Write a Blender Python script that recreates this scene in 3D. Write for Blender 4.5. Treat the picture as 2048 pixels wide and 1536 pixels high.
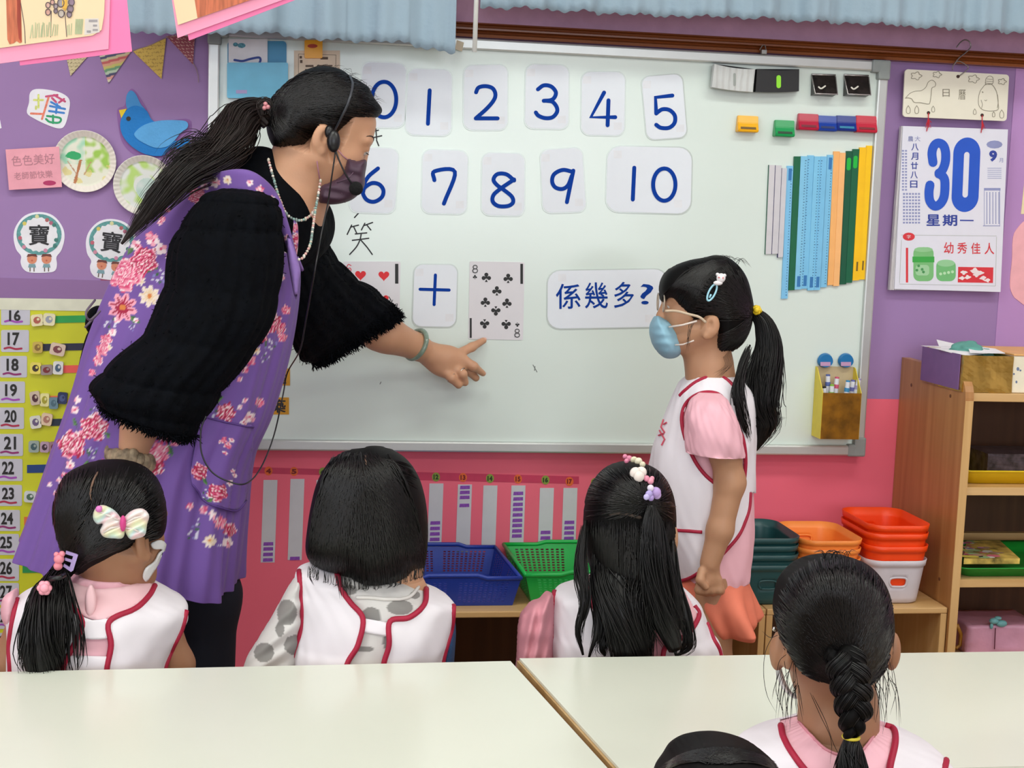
import bpy, bmesh, math, random
import numpy as np
from mathutils import Vector, Matrix, noise
from mathutils.bvhtree import BVHTree
from mathutils.geometry import delaunay_2d_cdt
random.seed(7); rng = np.random.default_rng(7)
for o in list(bpy.data.objects): bpy.data.objects.remove(o)
SC = bpy.context.scene; COL = SC.collection
PI = math.pi

# ------------------------------------------------------------------ camera
ZB = 0.64                                   # lower edge of the whiteboard above the floor
CAM = np.array([0.21030, -2.97985, 0.51041 + ZB])
yaw, pit, rol = 0.1518965, 0.1175642, 0.03468425
fw = np.array([math.sin(yaw)*math.cos(pit), math.cos(yaw)*math.cos(pit), -math.sin(pit)])
rt0 = np.array([math.cos(yaw), -math.sin(yaw), 0.]); up0 = np.cross(rt0, fw)
rt = math.cos(rol)*rt0 + math.sin(rol)*up0; up = -math.sin(rol)*rt0 + math.cos(rol)*up0
FP = 2731.0
cd = bpy.data.cameras.new('camera'); cam = bpy.data.objects.new('camera', cd); COL.objects.link(cam)
cd.sensor_width = 36.0; cd.lens = 36.0*FP/2048; cd.clip_start = 0.05
cam.matrix_world = Matrix(((rt[0], up[0], -fw[0], CAM[0]), (rt[1], up[1], -fw[1], CAM[1]), (rt[2], up[2], -fw[2], CAM[2]), (0, 0, 0, 1)))
SC.camera = cam

# ------------------------------------------------------------------ world, lights, exposure
w = bpy.data.worlds.new('world'); SC.world = w; w.use_nodes = True
w.node_tree.nodes['Background'].inputs[0].default_value = (0.80, 0.90, 1.0, 1)
w.node_tree.nodes['Background'].inputs[1].default_value = 0.6
SC.view_settings.view_transform = 'Standard'; SC.view_settings.look = 'None'
SC.view_settings.exposure = -0.18; SC.view_settings.gamma = 1.0; SC.view_settings.use_curve_mapping = False
def area(name, loc, sx, sy, power, rot=(0, 0, 0), col=(0.92, 1.0, 0.96)):
    l = bpy.data.lights.new(name, 'AREA'); l.shape = 'RECTANGLE'; l.size = sx; l.size_y = sy; l.energy = power; l.color = col
    o = bpy.data.objects.new(name, l); o.location = loc; o.rotation_euler = rot; COL.objects.link(o); return o
LIGHTS = [(-0.2, -1.35), (1.6, -1.35), (-0.2, -3.3), (1.6, -3.3), (3.2, -2.3), (-1.6, -2.3)]
for (lx, ly) in LIGHTS: area('ceiling_lamp', (lx, ly, 2.66), 1.2, 0.3, 13.3)
# daylight from the windows on the left and behind the camera
area('window_daylight', (-2.42, -2.6, 1.5), 2.6, 1.3, 30, (0, -PI/2, 0), (0.86, 0.97, 1.0))
area('window_daylight', (0.6, -5.9, 1.55), 3.6, 1.3, 76, (PI/2, 0, 0), (0.86, 0.94, 1.0))

# ------------------------------------------------------------------ helpers
def P(px, py, y=0.0):                        # point of the vertical plane y = const seen at that spot
    d = fw + rt*(px-1024)/FP - up*(py-768)/FP
    return CAM + d*((y-CAM[1])/d[1])
def PZ(px, py, z):
    d = fw + rt*(px-1024)/FP - up*(py-768)/FP
    return CAM + d*((z-CAM[2])/d[2])
def PX(px, py, x):
    d = fw + rt*(px-1024)/FP - up*(py-768)/FP
    return CAM + d*((x-CAM[0])/d[0])
def S(n, y=0.0): return n*(y-CAM[1])*1.0/FP  # size of n pixels at plane y
def proj(V):
    d = np.asarray(V, float) - CAM
    z = d@fw
    return np.stack([1024+FP*(d@rt)/z, 768-FP*(d@up)/z], -1)
def lin(c):
    if isinstance(c, str): c = [int(c[i:i+2], 16) for i in (0, 2, 4)]
    c = np.array(c, float)/255
    return tuple(np.where(c <= .04045, c/12.92, ((c+.055)/1.055)**2.4))
MATS = {}
def mat(name, col='ffffff', rough=0.6, metal=0.0, var=0.06, scale=30, bump=0.0, bscale=60, spec=0.5, trans=0.0, attr=False, sheen=0.0, coat=0.0, alpha=1.0, stretch=None, emit=None, wave=None, ior=None):
    if name in MATS: return MATS[name]
    m = bpy.data.materials.new(name); m.use_nodes = True; MATS[name] = m
    nt = m.node_tree; N = nt.nodes; L = nt.links; b = N['Principled BSDF']
    c = lin(col)
    b.inputs['Roughness'].default_value = rough; b.inputs['Metallic'].default_value = metal
    b.inputs['Specular IOR Level'].default_value = spec
    if trans: b.inputs['Transmission Weight'].default_value = trans
    if ior: b.inputs['IOR'].default_value = ior
    if sheen: b.inputs['Sheen Weight'].default_value = sheen; b.inputs['Sheen Roughness'].default_value = .5
    if coat: b.inputs['Coat Weight'].default_value = coat; b.inputs['Coat Roughness'].default_value = .15
    if alpha < 1: b.inputs['Alpha'].default_value = alpha
    tc = N.new('ShaderNodeTexCoord'); mp = N.new('ShaderNodeMapping'); L.new(tc.outputs['Object'], mp.inputs[0])
    if stretch: mp.inputs['Scale'].default_value = stretch
    nz = N.new('ShaderNodeTexNoise'); nz.inputs['Scale'].default_value = scale; nz.inputs['Detail'].default_value = 4
    L.new(mp.outputs[0], nz.inputs[0])
    mx = N.new('ShaderNodeMix'); mx.data_type = 'RGBA'; mx.blend_type = 'MIX'
    ramp = N.new('ShaderNodeMapRange'); ramp.inputs[1].default_value = .3; ramp.inputs[2].default_value = .7
    L.new(nz.outputs[0], ramp.inputs[0]); L.new(ramp.outputs[0], mx.inputs[0])
    lo = [v*(1-var) for v in c]; hi = [min(1, v*(1+var)) for v in c]
    if attr:
        at = N.new('ShaderNodeAttribute'); at.attribute_name = 'col'
        mlo = N.new('ShaderNodeMix'); mlo.data_type = 'RGBA'; mlo.blend_type = 'MULTIPLY'; mlo.inputs[0].default_value = 1
        L.new(at.outputs['Color'], mlo.inputs[6]); mlo.inputs[7].default_value = (1-var,)*3+(1,)
        L.new(mlo.outputs[2], mx.inputs[6]); L.new(at.outputs['Color'], mx.inputs[7])
    else:
        mx.inputs[6].default_value = (*lo, 1); mx.inputs[7].default_value = (*hi, 1)
    L.new(mx.outputs[2], b.inputs['Base Color'])
    if emit: b.inputs['Emission Color'].default_value = (*c, 1); b.inputs['Emission Strength'].default_value = emit
    h = None
    if bump:
        bz = N.new('ShaderNodeTexNoise'); bz.inputs['Scale'].default_value = bscale; bz.inputs['Detail'].default_value = 3
        L.new(mp.outputs[0], bz.inputs[0]); h = bz.outputs[0]
    if wave:
        wv = N.new('ShaderNodeTexWave'); wv.inputs['Scale'].default_value = wave; wv.inputs['Distortion'].default_value = 2
        L.new(mp.outputs[0], wv.inputs[0]); h = wv.outputs[0]
    if h is not None:
        bp = N.new('ShaderNodeBump'); bp.inputs['Strength'].default_value = bump or .3; bp.inputs['Distance'].default_value = .004
        L.new(h, bp.inputs['Height']); L.new(bp.outputs[0], b.inputs['Normal'])
    return m
def wood(name, c1, c2, rough=.45, axis=2, sc=1.0, coat=.1):
    if name in MATS: return MATS[name]
    m = mat(name, c1, rough, coat=coat); nt = m.node_tree; N = nt.nodes; L = nt.links
    mx = [n for n in N if n.bl_idname == 'ShaderNodeMix'][0]
    mx.inputs[6].default_value = (*lin(c1), 1); mx.inputs[7].default_value = (*lin(c2), 1)
    mp = [n for n in N if n.bl_idname == 'ShaderNodeMapping'][0]
    s = [40*sc, 40*sc, 40*sc]; s[axis] = 1.6*sc; mp.inputs['Scale'].default_value = s
    nz = [n for n in N if n.bl_idname == 'ShaderNodeTexNoise'][0]; nz.inputs['Scale'].default_value = 1.0; nz.inputs['Distortion'].default_value = .4
    return m

ORG = {}                                     # world offset of every object made
def tag(o, label=None, cat=None, group=None, kind=None):
    if label: o['label'] = label
    if cat: o['category'] = cat
    if group: o['group'] = group
    if kind: o['kind'] = kind
    return o
def thing(name, label, cat, loc, group=None):
    o = bpy.data.objects.new(name, None); COL.objects.link(o); o.empty_display_size = .03
    o.location = [float(v) for v in loc]; ORG[o.name] = np.array(loc, float)
    return tag(o, label, cat, group)
def mk(name, V, F, m, parent=None, smooth=False, label=None, cat=None, group=None, kind=None, cols=None, org=None, solid=0.0, subsurf=0):
    V = np.asarray(V, float)
    if parent is not None: off = ORG[parent.name]
    elif org is not None: off = np.array(org, float)
    else: off = np.array([(V[:, 0].min()+V[:, 0].max())/2, (V[:, 1].min()+V[:, 1].max())/2, V[:, 2].min()])
    me = bpy.data.meshes.new(name)
    me.from_pydata((V-off).tolist(), [], [list(map(int, f)) for f in F] if not isinstance(F, np.ndarray) else F.tolist())
    if cols is not None:
        at = me.color_attributes.new('col', 'FLOAT_COLOR', 'POINT')
        c4 = np.ones((len(V), 4), np.float32); c4[:, :3] = cols; at.data.foreach_set('color', c4.ravel())
    if smooth: me.polygons.foreach_set('use_smooth', [True]*len(me.polygons))
    if m is not None: me.materials.append(m)
    me.update()
    o = bpy.data.objects.new(name, me); COL.objects.link(o)
    if parent is not None: o.parent = parent
    else: o.location = off.tolist()
    ORG[o.name] = off
    if solid:
        s = o.modifiers.new('solid', 'SOLIDIFY'); s.thickness = solid; s.offset = 0
    if subsurf:
        s = o.modifiers.new('sub', 'SUBSURF'); s.levels = subsurf; s.render_levels = subsurf
    return tag(o, label, cat, group, kind)
class MB:                                    # collects shapes into one mesh
    def __init__(s): s.V = []; s.F = []; s.C = []; s.n = 0
    def add(s, V, F, c=None):
        V = np.asarray(V, float).reshape(-1, 3); s.V.append(V); s.F += [[int(i)+s.n for i in f] for f in F]; s.n += len(V)
        s.C.append(np.tile(np.array(c if c is not None else (1, 1, 1), float), (len(V), 1)))
    def box(s, a, b, c=None, bev=0.0):
        a = np.minimum(a, b).astype(float) if False else np.array([min(a[i], b[i]) for i in range(3)], float); b2 = np.array([max(x, y) for x, y in zip(a, b)], float)
        b = b2
        if bev <= 0:
            V = [(x, y, z) for x in (a[0], b[0]) for y in (a[1], b[1]) for z in (a[2], b[2])]
            F = [(0, 1, 3, 2), (4, 6, 7, 5), (0, 4, 5, 1), (2, 3, 7, 6), (0, 2, 6, 4), (1, 5, 7, 3)]
            s.add(V, F, c); return
        bm = bmesh.new(); bmesh.ops.create_cube(bm, size=1)
        for v in bm.verts: v.co = Vector([a[i]+(v.co[i]+.5)*(b[i]-a[i]) for i in range(3)])
        bmesh.ops.bevel(bm, geom=bm.edges[:], offset=min(bev, .45*min(b-a)), segments=2, affect='EDGES', profile=.5)
        s.bm(bm, c)
    def bm(s, bm, c=None):
        bm.verts.index_update(); s.add([v.co[:] for v in bm.verts], [[v.index for v in f.verts] for f in bm.faces], c); bm.free()
    def tube(s, pts, r, n=8, c=None, caps=True, flat=1.0):
        pts = [np.array(p, float) for p in pts]; k = len(pts)
        rs = r if hasattr(r, '__len__') else [r]*k
        V = []; ref = None
        for i in range(k):
            t = pts[min(i+1, k-1)]-pts[max(i-1, 0)]; t = t/(np.linalg.norm(t)+1e-12)
            if ref is None:
                ref = np.array([0, 0, 1.]) if abs(t[2]) < .9 else np.array([1., 0, 0])
            a = ref-t*(ref@t); a /= np.linalg.norm(a)+1e-12; b = np.cross(t, a); ref = a
            for j in range(n):
                an = 2*PI*j/n; V.append(pts[i]+rs[i]*(math.cos(an)*a+flat*math.sin(an)*b))
        F = [(i*n+j, i*n+(j+1) % n, (i+1)*n+(j+1) % n, (i+1)*n+j) for i in range(k-1) for j in range(n)]
        if caps: F += [tuple(range(n-1, -1, -1)), tuple((k-1)*n+j for j in range(n))]
        s.add(V, F, c)
    def lathe(s, prof, origin, ax=(0, 0, 1), n=24, c=None):     # prof: (r, h) list
        ax = np.array(ax, float); ax /= np.linalg.norm(ax); ref = np.array([1., 0, 0]) if abs(ax[0]) < .9 else np.array([0, 1., 0])
        a = ref-ax*(ref@ax); a /= np.linalg.norm(a); b = np.cross(ax, a); o = np.array(origin, float)
        V = []; k = len(prof)
        for (r, h) in prof:
            for j in range(n): V.append(o+ax*h+max(r, 1e-5)*(math.cos(2*PI*j/n)*a+math.sin(2*PI*j/n)*b))
        F = [(i*n+j, i*n+(j+1) % n, (i+1)*n+(j+1) % n, (i+1)*n+j) for i in range(k-1) for j in range(n)]
        F += [tuple(range(n-1, -1, -1)), tuple((k-1)*n+j for j in range(n))]
        s.add(V, F, c)
    def sphere(s, c0, r, c=None, n=12):
        bm = bmesh.new(); bmesh.ops.create_uvsphere(bm, u_segments=n, v_segments=max(6, n*2//3), radius=1)
        r = np.array(r if hasattr(r, '__len__') else (r, r, r), float)
        for v in bm.verts: v.co = Vector((np.array(c0)+np.array(v.co)*r).tolist())
        s.bm(bm, c)
    def each(s, name, m, parent=None, smooth=False, **k):      # every collected shape as an object of its own
        n = 0; out = []; fi = 0
        for V, C in zip(s.V, s.C):
            F = []
            while fi < len(s.F) and max(s.F[fi]) < n+len(V): F.append([i-n for i in s.F[fi]]); fi += 1
            out.append(mk(name, V, F, m, parent, smooth, **k)); n += len(V)
        return out
    def build(s, name, m, parent=None, smooth=False, attr=False, **k):
        V = np.concatenate(s.V); return mk(name, V, s.F, m, parent, smooth, cols=np.concatenate(s.C) if attr else None, **k)
def catmull(pts, n=6, closed=False):
    pts = np.array(pts, float); k = len(pts); out = []
    rngi = range(k if closed else k-1)
    for i in rngi:
        p1, p2 = pts[i], pts[(i+1) % k]
        p0 = pts[(i-1) % k] if closed or i > 0 else 2*p1-p2
        p3 = pts[(i+2) % k] if closed or i+2 < k else 2*p2-p1
        for j in range(n):
            t = j/n; out.append(.5*((2*p1)+(-p0+p2)*t+(2*p0-5*p1+4*p2-p3)*t*t+(-p0+3*p1-3*p2+p3)*t**3))
    if not closed: out.append(pts[-1])
    return np.array(out)
def extrude(pts3, d):                        # closed outline (N,3) extruded by vector d, tessellated caps
    pts3 = np.array(pts3, float); n = len(pts3); V = np.concatenate([pts3, pts3+np.array(d, float)])
    F = [tuple(range(n)), tuple(range(2*n-1, n-1, -1))]+[(i, n+i, n+(i+1) % n, (i+1) % n) for i in range(n)]
    return V, F
def tess(F, V):                              # concave caps -> triangles
    from mathutils.geometry import tessellate_polygon
    out = []
    for f in F:
        if len(f) <= 4: out.append(f)
        else:
            for t in tessellate_polygon([[Vector(V[i].tolist()) for i in f]]): out.append(tuple(f[j] for j in t))
    return out
def flat(mb, pix, y, th=.001, c=None):       # outline seen at pixels on plane y -> thin plate standing th proud of it
    th = th+(len(mb.V) % 14)*1.2e-5; V, F = extrude([P(a, b, y-th) for a, b in pix], (0, th, 0)); mb.add(V, tess(F, V), c)
def rrect(c4, r=.12, n=5, asp=None):         # rounded quad from 4 pixel corners TL TR BR BL, r relative to the short side
    c4 = np.array(c4, float); w_ = np.linalg.norm(c4[1]-c4[0]); h_ = np.linalg.norm(c4[3]-c4[0]); s = min(w_, h_)*r
    ru, rv = s/w_, s/h_; out = []
    for (cu, cv, a0) in ((1-ru, rv, -90), (1-ru, 1-rv, 0), (ru, 1-rv, 90), (ru, rv, 180)):
        for i in range(n+1):
            a = math.radians(a0+90*i/n); out.append((cu+ru*math.cos(a), cv+rv*math.sin(a)))
    return [tuple((1-u)*(1-v)*c4[0]+u*(1-v)*c4[1]+u*v*c4[2]+(1-u)*v*c4[3]) for u, v in out]
def grow(c4, k):
    c4 = np.array(c4, float); c = c4.mean(0); d = c4-c; return c+d+k*np.sign(d)
def stroke(mb, pts, wpx, y, th=.0006, c=None, smooth=True, n=6):
    p = catmull(pts, n) if smooth and len(pts) > 2 else np.array(pts, float)
    th = th+(len(mb.V) % 14)*1.6e-5; h = wpx/2; t = np.gradient(p, axis=0); t /= np.linalg.norm(t, axis=1)[:, None]+1e-9; nn = np.stack([-t[:, 1], t[:, 0]], 1)
    k = len(p); sl = 8e-6 if k > 6 else 0; out = [P(*(p[i]+nn[i]*h), y-th-sl*i) for i in range(k)]+[P(*(p[i]-nn[i]*h), y-th-sl*i) for i in range(k)]
    F = [(i, i+1, k+i+1, k+i) for i in range(k-1)]; V = out
    for e, sg in ((0, -1), (k-1, 1)):
        a0 = math.atan2(nn[e][1], nn[e][0]); m0 = len(V)
        V += [P(p[e][0]+h*math.cos(a0-sg*PI*j/6), p[e][1]+h*math.sin(a0-sg*PI*j/6), y-th-sl*e-1e-6) for j in range(7)]
        F.append(tuple(range(m0, m0+7)))
    mb.add(V, F, c)
def disc(px, py, rx, ry=None, n=24):
    ry = ry or rx; return [(px+rx*math.cos(2*PI*i/n), py+ry*math.sin(2*PI*i/n)) for i in range(n)]
def txt(mb, body, quad, y, bold=0.0, th=.0006, c=None):   # lettering fitted in a pixel quad TL TR BR BL on plane y
    asc = body.isascii(); cu = bpy.data.curves.new('t', 'FONT'); cu.body = body; cu.offset = bold if asc else 0; cu.resolution_u = 3
    o = bpy.data.objects.new('t', cu); COL.objects.link(o); bpy.context.view_layer.update()
    dg = bpy.context.evaluated_depsgraph_get(); me = bpy.data.meshes.new_from_object(o.evaluated_get(dg))
    V = np.array([v.co[:] for v in me.vertices]); F = [tuple(p.vertices) for p in me.polygons]
    bpy.data.objects.remove(o); bpy.data.curves.remove(cu); bpy.data.meshes.remove(me)
    if len(V) == 0: return
    q = np.array(quad, float); mn = V.min(0); mxx = V.max(0); d = np.maximum(mxx-mn, 1e-4)
    b2 = 0 if asc else bold*.55; cop = [(0, 0)] if b2 <= 0 else [(b2, 0), (-b2, 0), (0, b2), (0, -b2), (0, 0)]; kx = 1/(len(body) if not asc else 1)
    for ci, (bx, by) in enumerate(cop):
        out = []
        for v in V:
            u = (v[0]-mn[0])/d[0]+bx*kx; t = 1-(v[1]-mn[1])/d[1]+by
            pp = (1-u)*(1-t)*q[0]+u*(1-t)*q[1]+u*t*q[2]+(1-u)*t*q[3]; out.append(P(pp[0], pp[1], y-th-ci*2e-5))
        mb.add(out, F, c)
def q4(x0, y0, x1, y1, sl=0.0): return [(x0, y0), (x1, y0+sl*(x1-x0)), (x1, y1+sl*(x1-x0)), (x0, y1)]
def crop(ox, oy, k): return lambda pts: [(ox+a/k, oy+b/k) for a, b in pts]
# ================================================================== the room
YW = 0.035                                   # face of the front wall; the whiteboard front is y = 0
M_wall = mat('wall_paint', 'cfa0bc', .7, bump=.1, bscale=120)
M_white = mat('white_paint', 'e9e6de', .7)
def struct(name, a, b, m, bev=0.0):
    mb = MB(); mb.box(a, b, bev=bev); return mb.build(name, m, kind='structure')
struct('wall_front', (-2.5, YW, 0), (4.2, YW+.12, 2.75), M_wall)
struct('wall_left', (-2.62, -6.1, 0), (-2.5, YW, 2.75), mat('side_paint', 'd8cdd8', .7))
struct('wall_right', (4.2, -6.1, 0), (4.32, YW, 2.75), MATS['side_paint'])
struct('wall_back', (-2.5, -6.1, 0), (4.2, -5.98, 2.75), MATS['side_paint'])
struct('ceiling', (-2.62, -6.1, 2.75), (4.32, YW+.12, 2.83), M_white)
struct('floor', (-2.62, -6.1, -.06), (4.32, YW+.12, 0), mat('vinyl_floor', 'a08a70', .45, var=.1, scale=6))
mbz = MB(); mbz.box((-2.5, YW-.012, 0), (4.2, YW, .08)); mbz.build('baseboard_front', M_white, kind='structure')
# picture rail: stepped moulding
zr0 = P(1500, 103.5, YW-.03)[2]; zr1 = P(1500, 76, YW-.03)[2]; hr = zr1-zr0
mb = MB()
prof = [(0, 0), (.022, 0), (.024, .2), (.016, .34), (.018, .42), (.030, .5), (.030, .62), (.022, .68), (.024, .82), (.032, .9), (.030, 1), (0, 1)]
V = [(x, YW-d, zr0+h*hr) for x in (-2.5, 4.2) for d, h in prof]; n = len(prof)
mb.add(V, [tuple(range(n))[::-1], tuple(range(n, 2*n))]+[(i, (i+1) % n, n+(i+1) % n, n+i) for i in range(n)])
rail = mb.build('trim_1', wood('rail_wood', '6a3110', '8c4a1c', .35, axis=0, coat=.4), kind='structure')
# backing papers on the wall
M_purple = mat('purple_paper', '9c7cae', .75, var=.05, scale=3, bump=.12, bscale=5)
M_pink = mat('pink_paper', 'f36c82', .75, var=.05, scale=3, bump=.12, bscale=5)
zpp = P(1760, 798, YW-.003)[2]; zpl = P(150, 597, YW-.003)[2]; xr = P(2012, 400, YW-.003)[0]
xl0 = P(300, 600, YW)[0]
mb = MB(); mb.box((P(560, 500, YW)[0], YW-.002, zpp), (xr, YW-.0001, zr0-.001)); mb.build('backing_paper', M_purple, label='purple backing paper on the wall around the hanging calendar', cat='paper')
mb = MB(); mb.box((-1.6, YW-.002, P(100, 560, YW)[2]), (P(560, 500, YW)[0]-.001, YW-.0001, zr0-.001)); mb.build('backing_paper', M_purple, label='purple backing paper on the wall left of the whiteboard, behind bird and plates', cat='paper')
mb = MB(); mb.box((-1.6, YW-.0045, P(100, 598, YW)[2]-.02), (P(560, 500, YW)[0]-.001, YW-.0021, P(100, 560, YW)[2]+.002)); mb.build('backing_paper', mat('purple_paper_b', '8e6c9c', .75, var=.05, scale=3), label='narrow darker purple paper strip above the numbered yellow chart', cat='paper')
mb = MB(); mb.box((xr, YW-.0035, zpp-.02), (3.3, YW-.0001, zr0-.001)); mb.build('backing_paper', mat('lilac_paper', 'b78cc4', .75, var=.05, scale=3), label='pale lilac paper strip at the right edge beside the calendar', cat='paper')
mb = MB(); mb.box((-1.6, YW-.002, .09), (3.3, YW-.0001, zpp)); mb.build('backing_paper', M_pink, label='pink backing paper covering the lower wall below the whiteboard', cat='paper')
# ceiling lights above the frame
for i, (lx, ly) in enumerate(LIGHTS):
    t = thing('ceiling_light', 'recessed white ceiling light panel above the class', 'ceiling light', (lx, ly, 2.69), 'ceiling light panels')
    mb = MB()
    for a, b in (((-.64, -.19), (.64, -.16)), ((-.64, .16), (.64, .19)), ((-.64, -.16), (-.61, .16)), ((.61, -.16), (.64, .16))): mb.box((lx+a[0], ly+a[1], 2.69), (lx+b[0], ly+b[1], 2.749))
    mb.build('frame', M_white, t)
    mb = MB(); mb.box((lx-.61, ly-.16, 2.715), (lx+.61, ly+.16, 2.735)); mb.build('diffuser', mat('diffuser', 'fff8ea', .6, emit=4.0), t)

# ------------------------------------------------------------------ low cabinets and tall shelf
W1 = wood('beech_front', 'd9b27a', 'c79a60', .4); W1x = wood('beech_edge', 'dcb680', 'c89c62', .4, axis=0); W2 = wood('beech_side', 'bd8a55', 'a4703f', .42)
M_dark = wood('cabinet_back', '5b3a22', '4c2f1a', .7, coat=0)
YD = -.285
def Zp(x, y, d): return P(x, y, d)[2]
zlow = Zp(1700, 1217, YD)
def cabinet(px0, px1, label, ndiv=0):
    x0 = P(px0, 1260, YD)[0]; x1 = P(px1, 1260, YD)[0] if px1 else 1.590
    t = thing('low_cabinet', label, 'cabinet', ((x0+x1)/2, YD/2, 0))
    mb = MB(); mb.box((x0, YD, zlow-.013), (x1, YW-.013, zlow), bev=.002); mb.build('top_panel', W1x, t)
    for a in (x0, x1-.014): 
        mb = MB(); mb.box((a, YD+.001, .0), (a+.014, YW-.014, zlow-.0132), bev=.0015); mb.build('side_panel', W1, t)
    for i in range(ndiv):
        a = x0+(x1-x0)*(i+1)/(ndiv+1); mb = MB(); mb.box((a, YD+.003, .045), (a+.014, YW-.022, zlow-.0132)); mb.build('divider', W1, t)
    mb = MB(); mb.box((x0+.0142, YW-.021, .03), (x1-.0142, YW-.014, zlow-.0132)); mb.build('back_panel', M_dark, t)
    mb = MB(); mb.box((x0+.0142, YD+.002, .03), (x1-.0142, YW-.0212, .044)); mb.build('bottom_panel', W1x, t)
cabinet(872, 1530, 'low beech cabinet under the whiteboard carrying the blue and green baskets', 1)
cabinet(1532, None, 'low beech cabinet beside the tall shelf carrying the stacked storage tubs')
# tall shelf
xs0 = 1.592; xs1 = xs0+.95; th = .019
t = thing('tall_shelf', 'tall beech shelf unit with rounded side at the right edge', 'shelf', ((xs0+xs1)/2, YD/2, 0))
ztop = Zp(1815, 716, YW-.02)
def side(x):
    pr = [(YW-.004, 0), (YW-.004, ztop)]
    R = .05; zf = ztop-.004
    for i in range(7):
        a = PI/2*i/6; pr.append((YD-.006+R-R*math.sin(a), zf-R+R*math.cos(a)))
    pr.append((YD-.006, 0))
    V, F = extrude([(x, y, z) for y, z in pr], (th, 0, 0)); mb = MB(); mb.add(V, tess(F, V)); return mb
o_ = side(xs0); o_.build('side_panel', W2, t); side(xs1-th).build('side_panel', W2, t)
mb = MB()
mb.box((xs0+.0005, YD-.0075, 0), (xs0+th-.0005, YD-.0061, ztop-.06)); mb.build('edge_band', W1, t)
mb = MB()
for q in ((1823, 770), (1901, 792), (1879, 1158)):
    c = PX(q[0], q[1], xs0); mb.lathe([(0, 0), (.004, 0), (.004, .0008), (0, .0008)], (xs0, c[1], c[2]), (-1, 0, 0), 10)
mb.build('screw_cap', mat('screw', '6b4126', .5), t)
zsh = [Zp(1980, 787, YD), Zp(1980, 975, YD), Zp(1980, 1159, YD), .06]
for z in zsh:
    mb = MB(); mb.box((xs0+th, YD, z-.0175), (xs1-th, YW-.012, z), bev=.001); mb.build('shelf_board', W1x, t)
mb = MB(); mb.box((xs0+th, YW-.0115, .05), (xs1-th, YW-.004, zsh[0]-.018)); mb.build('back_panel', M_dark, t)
for z in zsh[1:3]:
    mb = MB(); mb.box((xs0+th+.001, YW-.030, z+.0003), (xs1-th-.001, YW-.0125, z+.035)); mb.build('batten', W1x, t)

# --- things on the shelf
# gold foil box with white paper, teal cloth
a = P(1925, 785, YD+.01); zt = zsh[0]+.0005
xg0, xg1 = P(1922, 780, YD+.01)[0], P(2022, 780, YD+.01)[0]; hg = P(1970, 712, YD+.01)[2]-zt
gx = thing('foil_box', 'open box wrapped in crumpled gold foil on top of the tall shelf', 'box', ((xg0+xg1)/2, YD+.1, zt))
def crumple(a, b, n=10, amp=.002):
    bm = bmesh.new(); bmesh.ops.create_cube(bm, size=1); bmesh.ops.subdivide_edges(bm, edges=bm.edges[:], cuts=n, use_grid_fill=True)
    a = np.array(a); b = np.array(b)
    for v in bm.verts:
        p = a+(np.array(v.co)+.5)*(b-a); q = noise.noise_vector(Vector(p*28))*amp+noise.noise_vector(Vector(p*80))*amp*.4
        v.co = Vector(p)+Vector((q.x, q.y, abs(q.z)))
    return bm
mb = MB(); wt = .004; yb0, yb1 = YD+.008, YD+.20
for A, B in (((xg0, yb0, zt), (xg1, yb0+wt, zt+hg)), ((xg0, yb1-wt, zt), (xg1, yb1, zt+hg)), ((xg0, yb0+wt, zt), (xg0+wt, yb1-wt, zt+hg)), ((xg1-wt, yb0+wt, zt), (xg1, yb1-wt, zt+hg)), ((xg0+wt, yb0+wt, zt), (xg1-wt, yb1-wt, zt+wt))):
    mb.bm(crumple(A, B, 8, .0015))
mb.build('wall', mat('gold_foil', 'd0ad58', .22, .9, bump=.8, bscale=18, var=.2), gx, smooth=False)
mb = MB(); mb.box((xg0-.003, yb0+.012, zt+.004), (xg0-.0006, yb1, zt+hg*1.02)); mb.build('side_flap', mat('purple_card', '7d5a94', .6), gx)
mb = MB()
def sheet(mb, pts, y):
    V, F = extrude(pts, (0, 0, .0012)); mb.add(V, tess(F, V))
sheet(mb, [P(1842, 692, YW-.05), P(1878, 693, YW-.1), P(1873, 680, YW-.06), P(1935, 694, YW-.12), P(1975, 707, YD+.03), P(1925, 712, YD+.02), P(1880, 700, YD+.1)], 0)
sheet(mb, [P(1935, 694, YD+.10)+(0, 0, .002), P(1990, 700, YD+.10)+(0, 0, .002), P(2010, 709, YD+.02)+(0, 0, .002), P(1940, 708, YD+.02)+(0, 0, .002)], 0)
mb.build('crumpled_paper', mat('white_paper', 'f2f1f4', .7), label='white crumpled paper lying in the gold foil box', cat='paper')
mb = MB(); c = P(1945, 700, YD+.10); bm = bmesh.new(); bmesh.ops.create_icosphere(bm, subdivisions=4, radius=1)
for v in bm.verts:
    n_ = noise.noise(v.co*2.2)*.25; v.co = Vector((c[0]+v.co.x*.045*(1+n_), c[1]+v.co.y*.05, c[2]-.003+v.co.z*.018*(1+n_)+(.004 if v.co.x < 0 else -.006)))
mb.bm(bm); mb.build('cloth_bundle', mat('teal_cloth', '5f9f94', .8, bump=.6, bscale=30), smooth=True, label='teal green cloth bundle heaped on the gold foil box', cat='cloth')
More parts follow.
